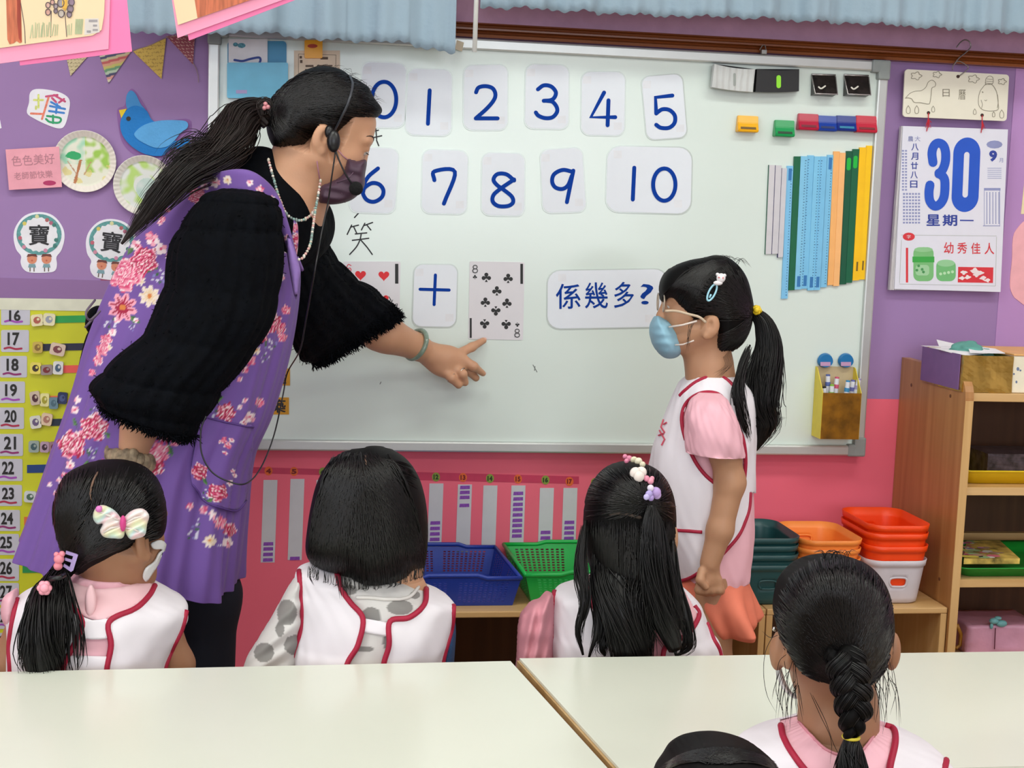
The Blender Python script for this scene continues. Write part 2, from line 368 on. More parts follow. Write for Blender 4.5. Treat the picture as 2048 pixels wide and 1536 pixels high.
# cream boxes beyond
xc1 = xg1+.17
t = thing('patterned_box', 'cream cardboard box with small blue marks at the right edge', 'box', ((xg1+xc1)/2, YD+.1, zt))
mb = MB(); mb.box((xg1+.002, YD+.012, zt), (xc1, YD+.20, zt+hg*1.02), bev=.002); mb.build('body', mat('cream_card', 'efe6cf', .6), t)
mb = MB(); mb.box((xg1+.001, YD+.010, zt+hg*1.021), (xc1+.001, YD+.202, zt+hg*1.021+.004), bev=.001); mb.build('lid', mat('orange_card', 'e8b070', .6), t)
mb = MB()
for q in ((2036, 738, 3, 4), (2028, 748, 2, 2), (2033, 764, 2, 3), (2041, 741, 2, 2)): flat(mb, disc(q[0], q[1], q[2], q[3], 6), YD+.012, .0005)
mb.build('mark', mat('blue_mark', '6a7a9a', .6), t)
# yellow tray with dark pack
def tray(name, label, px0, px1, zf, y0, y1, col, hh, rim=.012):
    x0 = max(P(px0, 900, y0)[0], xs0+th+.012); x1 = px1
    t = thing(name, label, 'tray', ((x0+x1)/2, (y0+y1)/2, zf))
    mb = MB(); V = []; F = []
    lev = [(0.012, 0), (.0, hh*.75), (-.006, hh*.9), (-.010, hh), (-.0095, hh+.002), (-.003, hh*.92), (.003, hh*.75), (.015, .003)]
    def ring(ins, z):
        r = .022; out = []
        for cx, cy, a0 in ((x1-ins-r, y0+ins+r, -90), (x1-ins-r, y1-ins-r, 0), (x0+ins+r, y1-ins-r, 90), (x0+ins+r, y0+ins+r, 180)):
            for i in range(6): a = math.radians(a0+18*i); out.append((cx+r*math.cos(a), cy+r*math.sin(a), zf+z))
        return out
    for i, (a, b) in enumerate(lev): V += ring(a, b+.0004)
    n = 24
    F = [(i*n+j, i*n+(j+1) % n, (i+1)*n+(j+1) % n, (i+1)*n+j) for i in range(len(lev)-1) for j in range(n)]+[tuple(range(n))[::-1], tuple(range((len(lev)-1)*n, len(lev)*n))]
    mb.add(V, F); mb.build('tray_shell', mat('plastic_'+col, col, .35), t, smooth=True)
    return t
tray('plastic_tray', 'yellow plastic tray with a dark pack on the upper shelf', 1926, 2.5, zsh[1]+.0005, YD+.03, YD+.27, 'e8c514', .030)
xa, xb = P(1975, 935, YD+.09)[0], 2.42
mb = MB(); mb.bm(crumple((xa, YD+.09, zsh[1]+.006), (xb-.25, YD+.2, P(1990, 908, YD+.09)[2]), 8, .002)); mb.build('dark_pack', mat('dark_print', '4a4048', .3, var=.7, scale=60), label='dark printed pack lying in the yellow tray', cat='pack')
tray('plastic_tray', 'green plastic tray with a picture book on the middle shelf', 1918, 2.5, zsh[2]+.0005, YD+.012, YD+.25, '1c9a36', .022)
zb = zsh[2]+.0265
V, F = extrude([P(1912+16, 1116, YD+.03)*[1, 1, 0]+np.array([0, 0, zb]), np.array([P(2040, 1116, YD+.03)[0], YD+.03, zb]), np.array([P(2000, 1080, YD+.2)[0], YD+.2, zb]), np.array([P(1925, 1080, YD+.2)[0]+.01, YD+.2, zb])], (0, 0, .012))
mb = MB(); mb.add(V, F); bk = thing('picture_book', 'colourful picture book lying across the green tray', 'book', (V[:, 0].mean(), V[:, 1].mean(), zb))
mb.build('pages', mat('cover_print', 'c0a050', .4, var=.8, scale=30), bk)
zc = zb+.0121; mb = MB(); rr = random.Random(3)
X0, X1 = V[:, 0].min()+.012, V[:, 0].max()-.06
for i in range(46):
    c = (rr.uniform(X0, X1), rr.uniform(YD+.04, YD+.19)); r = rr.uniform(.004, .013); k = rr.choice([(.6, .25, .45), (.35, .5, .25), (.75, .6, .1), (.5, .3, .2), (.75, .7, .65), (.2, .2, .3), (.65, .15, .2)])
    pts = [(c[0]+r*math.cos(a)*1.3, c[1]+r*math.sin(a), zc+.0001*(i % 9)) for a in np.linspace(0, 2*PI, 8)[:-1]]; mb.add(pts, [tuple(range(7))], k)
mb.build('cover_picture', mat('attr_print', 'ffffff', .4, attr=True), bk, attr=True)
# bottom compartment: pink pack with bow, red bottle, orange toy
zf = zsh[3]
zs = P(1980, 1300, YD+.02)[2]-.03
mb = MB(); mb.box((xs0+th+.001, YD+.003, zs-.012), (xs1-th-.001, YW-.013, zs)); mb.build('lower_board', W1x, label='lowest visible beech board inside the tall shelf', cat='shelf board')
pp = thing('gift_pack', 'pink wrapped pack with a teal bow in the lowest compartment', 'pack', (P(1990, 1290, YD+.1)[0], YD+.13, zs))
mb = MB(); a = P(1927, 1280, YD+.09); b = P(2075, 1247, YD+.09)
mb.bm(crumple((a[0], YD+.07, zs+.0005), (b[0], YD+.2, b[2]), 9, .004)); mb.build('wrapping', mat('pink_wrap', 'd9a0bb', .3, bump=.7, bscale=22), pp, smooth=True)
mb = MB()
for q, s in (((1988, 1242), (.011, .008, .007)), ((2003, 1247), (.013, .008, .008)), ((1996, 1236), (.008, .007, .004)), ((1983, 1252), (.004, .004, .007))): mb.sphere(P(*q, YD+.07), s, n=16)
mb.build('bow', mat('teal_ribbon', '74b6bb', .35), pp, smooth=True)
mb = MB(); mb.tube([P(1991, 1256, YD+.068), P(1990, 1275, YD+.066), P(1989, 1298, YD+.066)], .0012, 6); mb.build('cord', mat('maroon_cord', '5a1c34', .5), pp)
bt = thing('toy_bottle', 'toy bottle with mustard cap and red label lying down', 'toy', (P(2010, 1290, YD+.03)[0], YD+.035, zs))
r = .0105; c0 = P(1985, 1286, YD+.03); zc = zs+r+.0006; x0 = c0[0]
mb = MB(); mb.lathe([(.0, 0), (.002, 0), (.0028, .016), (.006, .018), (.0095, .022), (r, .026), (r, .038)], (x0, YD+.03, zc), (1, -.1, 0)); mb.build('cap', mat('mustard', 'c9a13a', .35), bt, smooth=True)
mb = MB(); mb.lathe([(r, .0382), (r, .095), (.008, .1), (0, .1)], (x0, YD+.03, zc), (1, -.1, 0)); mb.build('bottle_body', mat('red_label', '9c1828', .35), bt, smooth=True)
og = thing('toy_stick', 'orange and white toy stick on the lowest shelf board', 'toy', (P(1940, 1290, YD+.01)[0], YD+.02, zs))
mb = MB(); mb.tube([(P(1906, 1290, YD+.02)[0]+.02, YD+.02, zs+.006), (P(1906, 1290, YD+.02)[0]+.032, YD+.02, zs+.006)], .0055, 12); mb.tube([(P(1942, 1294, YD+.014)[0], YD+.014, zs+.0045), (P(1985, 1294, YD+.014)[0], YD+.012, zs+.0045)], .0042, 12); mb.each('handle', mat('orange_plastic', 'e3592b', .35), og, smooth=True)
mb = MB(); mb.tube([(P(1906, 1290, YD+.02)[0]+.032, YD+.02, zs+.006), (P(1930, 1290, YD+.02)[0], YD+.02, zs+.006), (P(1946, 1290, YD+.02)[0], YD+.018, zs+.006)], [.002, .006, .003], 12); mb.build('tip', mat('white_plastic', 'dcdcdc', .35), og, smooth=True)
mb = MB(); mb.tube([P(1914, 1250, YD+.08), P(1922, 1268, YD+.09), P(1920, 1290, YD+.1), P(1912, 1296, YD+.09)], .004, 8); mb.build('toy_hoop', mat('amber', 'b07a24', .35), smooth=True, label='amber plastic toy hoop leaning inside the lowest compartment', cat='toy')

# ------------------------------------------------------------------ storage tubs
def tub(label, cx, cy, z0, wx, dy, h, m, group, notch=True, yaw_=0.0):
    t = thing('storage_tub', label, 'tub', (cx, cy, z0), group)
    r = .035; n = 88; per = []
    def outline(ins):
        hx, hy = wx/2-ins, dy/2-ins; rr_ = max(.004, r-ins*.5); pts = []
        segs = [((hx-rr_, -hy), (hx, -hy+rr_), (hx-rr_, -hy+rr_), -90), ((hx, hy-rr_), (hx-rr_, hy), (hx-rr_, hy-rr_), 0), ((-hx+rr_, hy), (-hx, hy-rr_), (-hx+rr_, hy-rr_), 90), ((-hx, -hy+rr_), (-hx+rr_, -hy), (-hx+rr_, -hy+rr_), 180)]
        k = 22
        for i in range(4):                                           # straight run (14 steps) then the corner (8 steps)
            s_, e_, c_, a0 = segs[i]; p_ = segs[i-1][1]
            for j in range(14): f = j/14; pts.append((p_[0]+(s_[0]-p_[0])*f, p_[1]+(s_[1]-p_[1])*f))
            for j in range(8): a = math.radians(a0+90*j/8); pts.append((c_[0]+rr_*math.cos(a), c_[1]+rr_*math.sin(a)))
        return pts
    lv = [0, .04, .15, .30, .40, .50, .60, .70, .80, .86, .87, 1.0]; V = []; ca, sa = math.cos(yaw_), math.sin(yaw_)
    for i, v in enumerate(lv):
        ins = .012*(1-v)+(.006 if v == 0 else 0)-(.0025 if v >= .87 else 0)
        for (x, y) in outline(ins): V.append((cx+x*ca-y*sa, cy+x*sa+y*ca, z0+.0006+v*h))
    F = []
    for i in range(len(lv)-1):
        for j in range(n):
            if 4 <= i <= 5 and 3 <= (j % 44) <= 10 : continue       # hand holes in front and back
            F.append((i*n+j, i*n+(j+1) % n, (i+1)*n+(j+1) % n, (i+1)*n+j))
    F.append(tuple(range(n))[::-1])
    mk('tub_shell', V, F, m, t, smooth=True, solid=.002)
    mb = MB()
    for base in (0, 44):
        g = lambda i, j: np.array(V[i*n+base+j])
        pts = []
        A, B, C_, D_ = g(4, 3), g(4, 11), g(6, 11), g(6, 3); e_ = (B-A)*.10; pts = [A+e_, B-e_, (B+C_)/2+e_*.6, C_-e_, D_+e_, (A+D_)/2-e_*.6]
        mb.tube(catmull(pts+pts[:1], 5), .0026, 6)
    mb.each('handle_rim', m, t, smooth=True)
TC = {'g': mat('tub_green', '1d4a4c', .35, var=.03), 'o': mat('tub_apricot', 'ff9440', .4, var=.03), 'r': mat('tub_orange', 'f9480c', .4, var=.03), 'w': mat('tub_white', 'cfc8cf', .4, var=.03)}
ytub = YD+.115
def stack(pcx, wpx, tops, keys, names, group):
    cx = P(pcx, 1150, ytub-.08)[0]; wx = S(wpx, ytub-.08); h = P(pcx, tops[-1], ytub-.085)[2]-zlow
    z = zlow; zz = [P(pcx, q, ytub-.085)[2] for q in tops[::-1]]
    for i, (zt_, k) in enumerate(zip(zz, keys)):
        tub(names[i], cx+.001*(i % 2), ytub, zt_-h, wx, .19, h, TC[k], group)
stack(1793, 138, (1050, 1067, 1092, 1120), 'wrrr', ['white storage tub at the bottom of the stack beside the tall shelf', 'lowest orange-red tub, directly on the white tub', 'orange-red tub in the middle of its stack', 'topmost orange-red storage tub beside the tall shelf'], 'orange and white tub stack')
stack(1660, 136, (1080, 1098, 1118, 1138), 'oooo', ['apricot tub at the bottom of the apricot stack', 'second apricot tub from the bottom of its stack', 'third apricot tub from the bottom of its stack', 'topmost apricot storage tub between green and orange-red stacks'], 'apricot tub stack')
stack(1533, 138, (1075, 1091, 1109, 1129), 'gggg', ['dark green tub at the bottom of the green stack', 'second dark green tub from the bottom of its stack', 'third dark green tub from the bottom of its stack', 'topmost dark green storage tub behind the standing girl'], 'dark green tub stack')

# ------------------------------------------------------------------ mesh baskets
def basket(name, label, c4, zb, zt_, ins, m, nx, nd, nz):   # c4: rim corners world xy: FL FR BR BL
    c4 = np.array(c4, float); t = thing(name, label, 'basket', (c4[:, 0].mean(), c4[:, 1].mean(), zb))
    cen = c4.mean(0); low = cen+(c4-cen)*(1-np.array(ins))
    mb = MB()
    for k in range(4):
        A, B, C_, D_ = low[k], low[(k+1) % 4], c4[(k+1) % 4], c4[k]; nu = (nx if k % 2 == 0 else nd)*2+1; nv = nz*2+1
        us = [0]; 
        for i in range(nu): us.append(us[-1]+(1.0 if i % 2 == 0 else 1.25))
        vs = [0]
        for i in range(nv): vs.append(vs[-1]+(.8 if i % 2 == 0 else 1.0))
        us = np.array(us)/us[-1]; vs = np.array(vs)/vs[-1]
        us = .06+us*.88; us[0] = 0; us[-1] = 1; vs = .08+vs*.80; vs[0] = 0; vs[-1] = 1
        V = []
        for v in vs:
            for u in us:
                p = (A*(1-u)+B*u)*(1-v)+(D_*(1-u)+C_*u)*v; V.append((p[0], p[1], zb+.001+(zt_-zb)*v))
        W_ = len(us); F = []
        for j in range(nv):
            for i in range(nu):
                if i % 2 == 1 and j % 2 == 1 and i not in (nu//2, nu//2+1, nu//2-1): continue
                F.append((j*W_+i, j*W_+i+1, (j+1)*W_+i+1, (j+1)*W_+i))
        mb.add(V, F)
    mb.add([(q[0], q[1], zb+.001) for q in low], [(3, 2, 1, 0)])
    mb.build('basket_shell', m, t, solid=.0018)
    mb = MB()
    for k in range(4):
        A, B = c4[k], c4[(k+1) % 4]; L_ = B-A; dz = .006
        f = [(0, 0), (.25, 0), (.32, dz), (.68, dz), (.75, 0), (1, 0)] if k % 2 == 0 else [(0, 0), (1, 0)]
        mb.tube([(A[0]+L_[0]*u, A[1]+L_[1]*u, zt_+h_) for u, h_ in f], .0048, 8, flat=.8)
    mb.build('rim', m, t, smooth=True)
M_bb = mat('blue_plastic', '1c3a9c', .4, var=.03); M_gb = mat('green_plastic', '12b04a', .35, var=.03)
yf = YD+.03; z1 = P(950, 1157, yf)[2]; br = PZ(990, 1094, z1); bl = PZ(770, 1088, z1); fl = P(770, 1150, yf); fr = P(1042, 1158, yf)
basket('mesh_basket', 'blue plastic mesh basket on the low cabinet beside the bob haired girl', [(fl[0], yf), (fr[0], yf), (br[0], min(br[1], .02)), (fl[0]+.005, min(bl[1], .02))], zlow, z1, (.10, .10), M_bb, 22, 12, 9)
yf = YD+.035; z2 = P(1100, 1150, yf)[2]; bl = PZ(1006, 1087, z2); fl = P(1052, 1152, yf); fr = P(1330, 1152, yf)
basket('mesh_basket', 'bright green plastic mesh basket beside the blue basket', [(fl[0], yf), (fr[0], yf), (fr[0]+.0, min(bl[1], .02)), (max(bl[0], fl[0]-.01), min(bl[1], .02))], zlow, z2, (.12, .14), M_gb, 22, 12, 9)
# ================================================================== whiteboard
y0 = 0.0
M_al = mat('aluminium', 'c9ccca', .35, .6, var=.02); M_gr = mat('grey_cap', '8d9492', .5); M_bd = mat('board_enamel', 'dde9e2', .22, var=.015, scale=4, coat=.3)
wb = thing('whiteboard', 'large aluminium framed magnetic whiteboard filling the wall', 'whiteboard', (.75, .015, ZB))
YB = .008                                    # face of the writing surface
mb = MB(); mb.box((.012, YB, ZB+.012), (1.488, .03, ZB+.888)); mb.build('panel', M_bd, wb)
fwid = .024
for nm, a, b in (('frame_rail', (.02, -.002, ZB+.9-fwid), (1.48, .0325, ZB+.9)), ('frame_rail', (.02, -.006, ZB), (1.48, .0325, ZB+fwid)), ('frame_rail', (0, -.002, ZB+.02), (fwid, .0325, ZB+.88)), ('frame_rail', (1.5-fwid, -.002, ZB+.02), (1.5, .0325, ZB+.88))):
    mb = MB(); mb.box(a, b, bev=.004)
    if a[2] > ZB+.5 or a[0] < .1 and False: pass
    mb.build(nm, M_al, wb)
for x in (0, 1.5-.042):
    for z in (ZB, ZB+.9-.042):
        mb = MB(); ex = .0015
        xx = -ex if x == 0 else 1.5-.042; mb.box((xx, -.008, (z-ex if z == ZB else z+.042-.027)), (xx+.042+ex, .0325, (z+.027 if z == ZB else z+.042+ex)), bev=.004)
        vx = -ex if x == 0 else 1.5-.027; mb.box((vx, -.0082, (z-ex if z == ZB else z)), (vx+.027+ex, .0325, z+.042+ex), bev=.004)
        mb.build('corner_cap', M_gr, wb)
mb = MB(); c = P(1528, 103, -.004); mb.box(c-[.006, .003, .006], c+[.006, .01, .004], bev=.001)
mb.tube([c+[-.007, .008, .004], c+[-.003, .004, .014], c+[.003, .004, .014], c+[.007, .008, .004]], .0012, 6)
mb.build('hanging_clip', mat('steel', '9a9a96', .3, .8), wb)
# writing left on the board
K4 = crop(400, 60, 3.4133); K9 = crop(900, 0, 3.4133)
M_ink = mat('black_ink', '1c1c20', .5); mb = MB()
for s in (((1035, 1332), (1005, 1395)), ((1030, 1345), (1082, 1332)), ((1050, 1345), (1072, 1392)), ((1125, 1320), (1102, 1365)), ((1120, 1335), (1178, 1314)), ((1142, 1335), (1166, 1365)), ((1060, 1392), (1138, 1385)), ((1040, 1436), (1152, 1422)), ((1100, 1395), (1092, 1432), (1068, 1480), (1022, 1532)), ((1096, 1432), (1138, 1480), (1176, 1532)),
          ((1180, 692), (1218, 684)), ((1200, 670), (1206, 745)), ((1178, 736), (1240, 722)), ((1205, 752), (1220, 790)), ((1082, 1250), (1055, 1280))):
    stroke(mb, K4(s), 2.6, YB, .0004)
mb.build('handwriting', M_ink, wb, kind='stuff')
mb = MB()
for s in (((1066, 730), (1074, 744)), ((1070, 733), (1069, 741)), ((760, 768), (762, 764)), ((558, 881), (572, 883)), ((886, 885), (1040, 889)), ((1080, 890), (1220, 893))): stroke(mb, s, 1.6, YB, .0003)
mb.build('marker_smudge', mat('smudge', '6d7470', .6), wb, kind='stuff')

# ------------------------------------------------------------------ cards
M_lam = mat('laminate', 'c6d0cc', .12, coat=.6, var=.01); M_card = mat('card_white', 'e6ebf2', .5, var=.01); M_blue = mat('numeral_blue', '063c9c', .8, var=.02, spec=.15); M_mag = mat('magnet_ghost', 'e4e6eb', .5)
def card(name, label, c4, strokes=None, w=8, cat='card', group=None, r=.2, ghost=((.12, .12), (.85, .85))):
    c4 = np.array(c4, float); b = P(*c4.mean(0), YB); t = thing(name, label, cat, (b[0], YB, P(*c4[2:].mean(0), YB)[2]), group)
    mb = MB(); flat(mb, rrect(grow(c4, 2.3), r), YB, .0012); mb.build('laminate', M_lam, t)
    mb = MB(); flat(mb, rrect(c4, r), YB-.0012, .0005); mb.build('paper', M_card, t)
    mb = MB()
    for (u, v) in ghost:
        q = (1-v)*((1-u)*c4[0]+u*c4[1])+v*((1-u)*c4[3]+u*c4[2]); flat(mb, q4(q[0]-8, q[1]-7, q[0]+8, q[1]+8), YB-.0017, .0001)
    mb.each('tape_mark', M_mag, t)
    if strokes:
        mb = MB()
        for i, s in enumerate(strokes): stroke(mb, s, w, YB-.0018-.00002*i, .0004, smooth=len(s) > 3)
        mb.build('numeral', M_blue, t)
    return t
def ell(cx, cy, rx, ry, n=26): return [(cx+rx*math.sin(2*PI*i/n), cy-ry*math.cos(2*PI*i/n)) for i in range(n+1)]
NC = [
 ('white card with a blue figure zero, half behind the teacher\'s forehead', [(725, 124), (812, 127), (808, 255), (722, 254)], [ell(768, 199, 24.5, 35.5)]),
 ('white card with a blue figure one in the top row', K4([(1425, 264), (1720, 274), (1712, 722), (1402, 712)]), [K4([(1568, 412), (1556, 640)])]),
 ('white card with a blue figure two in the top row', K9([(97, 448), (392, 443), (390, 885), (95, 885)]), [K9([(178, 630), (195, 598), (242, 588), (290, 602), (310, 642), (298, 685), (250, 742), (176, 808)]), K9([(176, 808), (325, 808)])]),
 ('white card with a blue figure three in the top row', K9([(520, 440), (810, 448), (806, 880), (512, 874)]), [K9([(600, 610), (640, 583), (690, 590), (722, 627), (715, 662), (690, 683), (640, 688)]), K9([(660, 688), (700, 695), (728, 730), (730, 765), (700, 800), (650, 806), (605, 790), (586, 768)])]),
 ('white card with a blue figure four in the top row', K9([(902, 492), (1195, 494), (1188, 925), (897, 918)]), [K9([(1052, 632), (962, 800), (1128, 800)]), K9([(1082, 685), (1076, 855)])]),
 ('white card with a blue figure five, tilted, last of the top row', K9([(1307, 527), (1583, 504), (1618, 935), (1347, 955)]), [K9([(1518, 652), (1403, 665), (1408, 775)]), K9([(1410, 772), (1450, 746), (1500, 752), (1535, 790), (1532, 840), (1495, 872), (1440, 872), (1408, 852)])]),
 ('white card with a blue figure six, beside the teacher\'s mask', K4([(1064, 800), (1355, 812), (1328, 1252), (1018, 1240)]), [K4([(1215, 945), (1150, 1000), (1115, 1065), (1112, 1115), (1140, 1160), (1190, 1172), (1240, 1142), (1252, 1095), (1225, 1055), (1175, 1045), (1125, 1075), (1112, 1110)])]),
 ('white card with a blue figure seven in the second row', K4([(1522, 817), (1828, 827), (1818, 1256), (1514, 1248)]), [K4([(1600, 1025), (1600, 965), (1740, 968), (1665, 1185)])]),
 ('white card with a blue figure eight in the second row', K9([(222, 1045), (508, 1050), (506, 1473), (217, 1466)]), [K9([(438, 1232), (385, 1190), (325, 1188), (297, 1225), (320, 1262), (370, 1298), (422, 1342), (430, 1382), (395, 1406), (330, 1406), (292, 1375), (298, 1330), (345, 1288), (400, 1250), (438, 1225)])]),
 ('white card with a blue figure nine in the second row', K9([(617, 1027), (900, 1007), (928, 1443), (637, 1453)]), [K9([(835, 1172), (770, 1160), (712, 1188), (697, 1237), (718, 1278), (765, 1290), (805, 1265), (832, 1200)]), K9([(842, 1165), (798, 1380)])]),
 ('wide white card with a blue figure ten ending the second row', K9([(1078, 998), (1652, 1010), (1642, 1460), (1065, 1443)]), [K9([(1258, 1145), (1248, 1362)]), K9(ell(1463, 1260, 76, 110))]),
]
for lb, c4, st in NC: card('number_card', lb, c4, st, group='number cards 0 to 10')
K6 = crop(660, 480, 4.995)
card('plus_card', 'white card with a blue plus sign between two playing cards', K6([(845, 247), (1272, 250), (1255, 868), (825, 860)]), [K6([(1053, 350), (1040, 645)]), K6([(900, 492), (1190, 500)])], 6.2)
K1 = crop(1000, 480, 5.689)
qc = card('question_card', 'wide white card with blue Chinese question beside the girl\'s mask', K1([(545, 352), (1900, 332), (1900, 985), (540, 1010)]), None, r=.22)
mb = MB()
for ch, q in (('係', (637, 500, 915, 782)), ('幾', (968, 484, 1226, 776)), ('多', (1300, 478, 1522, 770)), ('?', (1597, 500, 1745, 733))): txt(mb, ch, K1(q4(*q)), YB-.0018, .014 if ch != '?' else .002)
mb.build('lettering', mat('lettering_blue', '0c3c96', .8, var=.02, spec=.15), qc)
# playing cards
M_blk = mat('print_black', '161616', .5); M_red = mat('print_red', 'e02028', .5); M_pl = mat('playing_card', 'dcd9dd', .35, var=.01)
def club(mb, x, y, s, up=1):
    for dx, dy in ((0, -.42), (-.48, .18), (.48, .18)): flat(mb, disc(x+dx*s, y+dy*s*up, .36*s, n=14), YB-.0012, .0003)
    flat(mb, [(x-.2*s, y-.1*s*up), (x+.2*s, y-.1*s*up), (x+.2*s, y+.3*s*up), (x-.2*s, y+.3*s*up)][::up], YB-.00121, .0003)
    flat(mb, [(x-.26*s, y+.88*s*up), (x, y+.40*s*up), (x+.26*s, y+.88*s*up)][::up], YB-.0012, .0003)
def heart(mb, x, y, s):
    pts = []
    for i in range(28):
        a = 2*PI*i/28; pts.append((x+s*.062*16*math.sin(a)**3, y-s*.062*(13*math.cos(a)-5*math.cos(2*a)-2*math.cos(3*a)-math.cos(4*a))))
    flat(mb, pts, YB-.0012, .0003)
def pcard(lb, c4):
    c4 = np.array(c4); b = P(*c4.mean(0), YB); t = thing('playing_card', lb, 'playing card', (b[0], YB, P(*c4[2:].mean(0), YB)[2]), 'large playing cards on the board')
    mb = MB(); flat(mb, rrect(c4, .03, 3), YB, .0012); mb.build('card_face', M_pl, t); return t
t = pcard('large eight of clubs playing card the teacher points at', K6([(1395, 212), (1945, 222), (1928, 1000), (1382, 990)]))
mb = MB()
for x, y in ((1562, 370), (1780, 380), (1667, 505), (1552, 618), (1768, 628)): club(mb, *K6([(x, y)])[0], 11.2)
for x, y in ((1657, 712), (1545, 842), (1760, 848)): club(mb, *K6([(x, y)])[0], 11.2, -1)
club(mb, *K6([(1448, 368)])[0], 5); club(mb, *K6([(1872, 848)])[0], 5, -1)
for q in ((1902, 238, 1928, 438), (1396, 780, 1416, 978)): flat(mb, K6(q4(*q)), YB-.0012, .0003)
mb.build('pip', M_blk, t, kind='stuff')
mb = MB()
for cy, c2 in (((265, 302)), ((903, 945))):
    cx = 1450 if cy < 500 else 1870
    stroke(mb, K6(ell(cx, cy+5, 20, 18)), 1.7, YB-.0012, .0003); stroke(mb, K6(ell(cx, c2+5, 24, 20)), 1.7, YB-.0013, .0003)
mb.each('corner_figure', mat('print_grey', '3c3c3c', .5), t)
t = pcard('large six of hearts playing card partly behind the black sleeve', K6([(132, 213), (705, 215), (690, 1000), (115, 990)]))
mb = MB()
for x, y in ((305, 350), (538, 355), (300, 590), (532, 592), (295, 850), (525, 850)): heart(mb, *K6([(x, y)])[0], 11)
mb.each('pip', M_red, t)
mb = MB(); flat(mb, K6(q4(650, 238, 683, 436)), YB-.0012, .0003); mb.build('index_bar', M_blk, t)
mb = MB(); stroke(mb, K6([(210, 255), (182, 245), (166, 280), (168, 308), (188, 318), (210, 302), (200, 280), (172, 288)]), 1.8, YB-.0012, .0003); mb.each('corner_figure', mat('print_pinkred', 'd84a5c', .5), t)

# ------------------------------------------------------------------ magnets, clips, rulers, holders
def slab(name, label, cat, pix, y, th, m, group=None, parent=None, lab2=None):
    mb = MB(); flat(mb, pix, y, th)
    return mb.build(name, m, parent, label=label, cat=cat, group=group)
K3 = crop(1380, 60, 3.066)
def eraser(label, pix, th, mcol, mfelt, green):
    c = np.mean(pix, 0); b = P(*c, YB); t = thing('board_eraser', label, 'eraser', (b[0], YB, P(c[0], max(q[1] for q in pix), YB)[2]), 'magnetic board erasers')
    mb = MB(); flat(mb, pix, YB, .012); mb.build('felt', mfelt, t)
    n = 9; top = pix[:2]; bot = [pix[3], pix[2]]; mb = MB()
    up_ = [(top[0][0]+(top[1][0]-top[0][0])*i/n, top[0][1]+(top[1][1]-top[0][1])*i/n+3*math.sin(PI*i/n)) for i in range(n+1)]
    dn = [(bot[0][0]+(bot[1][0]-bot[0][0])*i/n, bot[0][1]+(bot[1][1]-bot[0][1])*i/n+1.5*math.sin(PI*i/n)) for i in range(n+1)][::-1]
    flat(mb, up_+dn, YB-.0122, th); mb.build('grip', mcol, t)
    c2 = np.array(c)+(2, 3)
    mb = MB(); flat(mb, rrect(q4(c2[0]-(4.5 if green else 2.5), c2[1]-13, c2[0]+(4.5 if green else 2.5), c2[1]+13), .5), YB-.0122-th, .0006); mb.build('emblem', mat('lime', '8fe02a', .4) if green else mat('pale_emblem', '9aa09a', .4), t)
eraser('white ribbed board eraser at the top right of the whiteboard', K3([(150, 208), (400, 240), (385, 380), (135, 350)]), .014, mat('eraser_white', 'c9cbc9', .5, bump=.5, wave=22), mat('eraser_dark', '17171c', .8), False)
eraser('black board eraser with a lime emblem beside the white one', K3([(412, 238), (670, 240), (668, 375), (402, 378)]), .014, mat('eraser_black', '141416', .4), MATS['eraser_dark'], True)
def bclip(label, q):
    (x0, y0_, x1, y1) = q; c = P((x0+x1)/2, y1, YB); t = thing('bulldog_clip', label, 'clip', (c[0], YB, c[2]), 'bulldog clips')
    mb = MB(); A = P(x0, y0_, YB); B = P(x1, y1, YB); X0, X1, Z1, Z0 = A[0], B[0], A[2], B[2]; d = .024
    V = [(X0+.001, YB-.001, Z1), (X1, YB-.001, Z1+.002), (X1-.001, YB-d, Z0+.008), (X0+.003, YB-d, Z0+.006), (X0+.002, YB-.001, Z0+.004), (X1-.003, YB-.001, Z0+.004), (X0-.001, YB-.004, Z1+.003), (X1+.002, YB-.004, Z1+.005)]
    mb.add(V, [(0, 1, 2, 3), (3, 2, 5, 4), (0, 3, 4), (1, 5, 2), (0, 4, 5, 1)]); mb.build('jaw', mat('clip_black', '2b2523', .22, .3, var=.5, scale=50), t, solid=.0012)
    mb = MB(); mb.tube([(X0, YB-.003, Z1+.002), (X1, YB-.003, Z1+.003)], .0024, 8); mb.tube([(X0, YB-.004, Z1), (X0+.003, YB-d-.001, Z0+.006), (X1-.001, YB-d-.001, Z0+.007), (X1, YB-.004, Z1)], .0016, 6); mb.build('lip', mat('clip_silver', 'b0acaa', .25, .8), t, smooth=True)
    mb = MB(); cx = (x0+x1)/2; stroke(mb, [(cx-7, (y0_+y1)/2), (cx-2, (y0_+y1)/2+3), (cx+6, (y0_+y1)/2-2)], 3, YB-.018, .0004); mb.build('emblem', mat('clip_white', 'd8d4c8', .4), t)
bclip('black and silver bulldog clip nearer the erasers', (1622, 151, 1667, 197)); bclip('black and silver bulldog clip in the top right corner of the board', (1687, 152, 1733, 198))
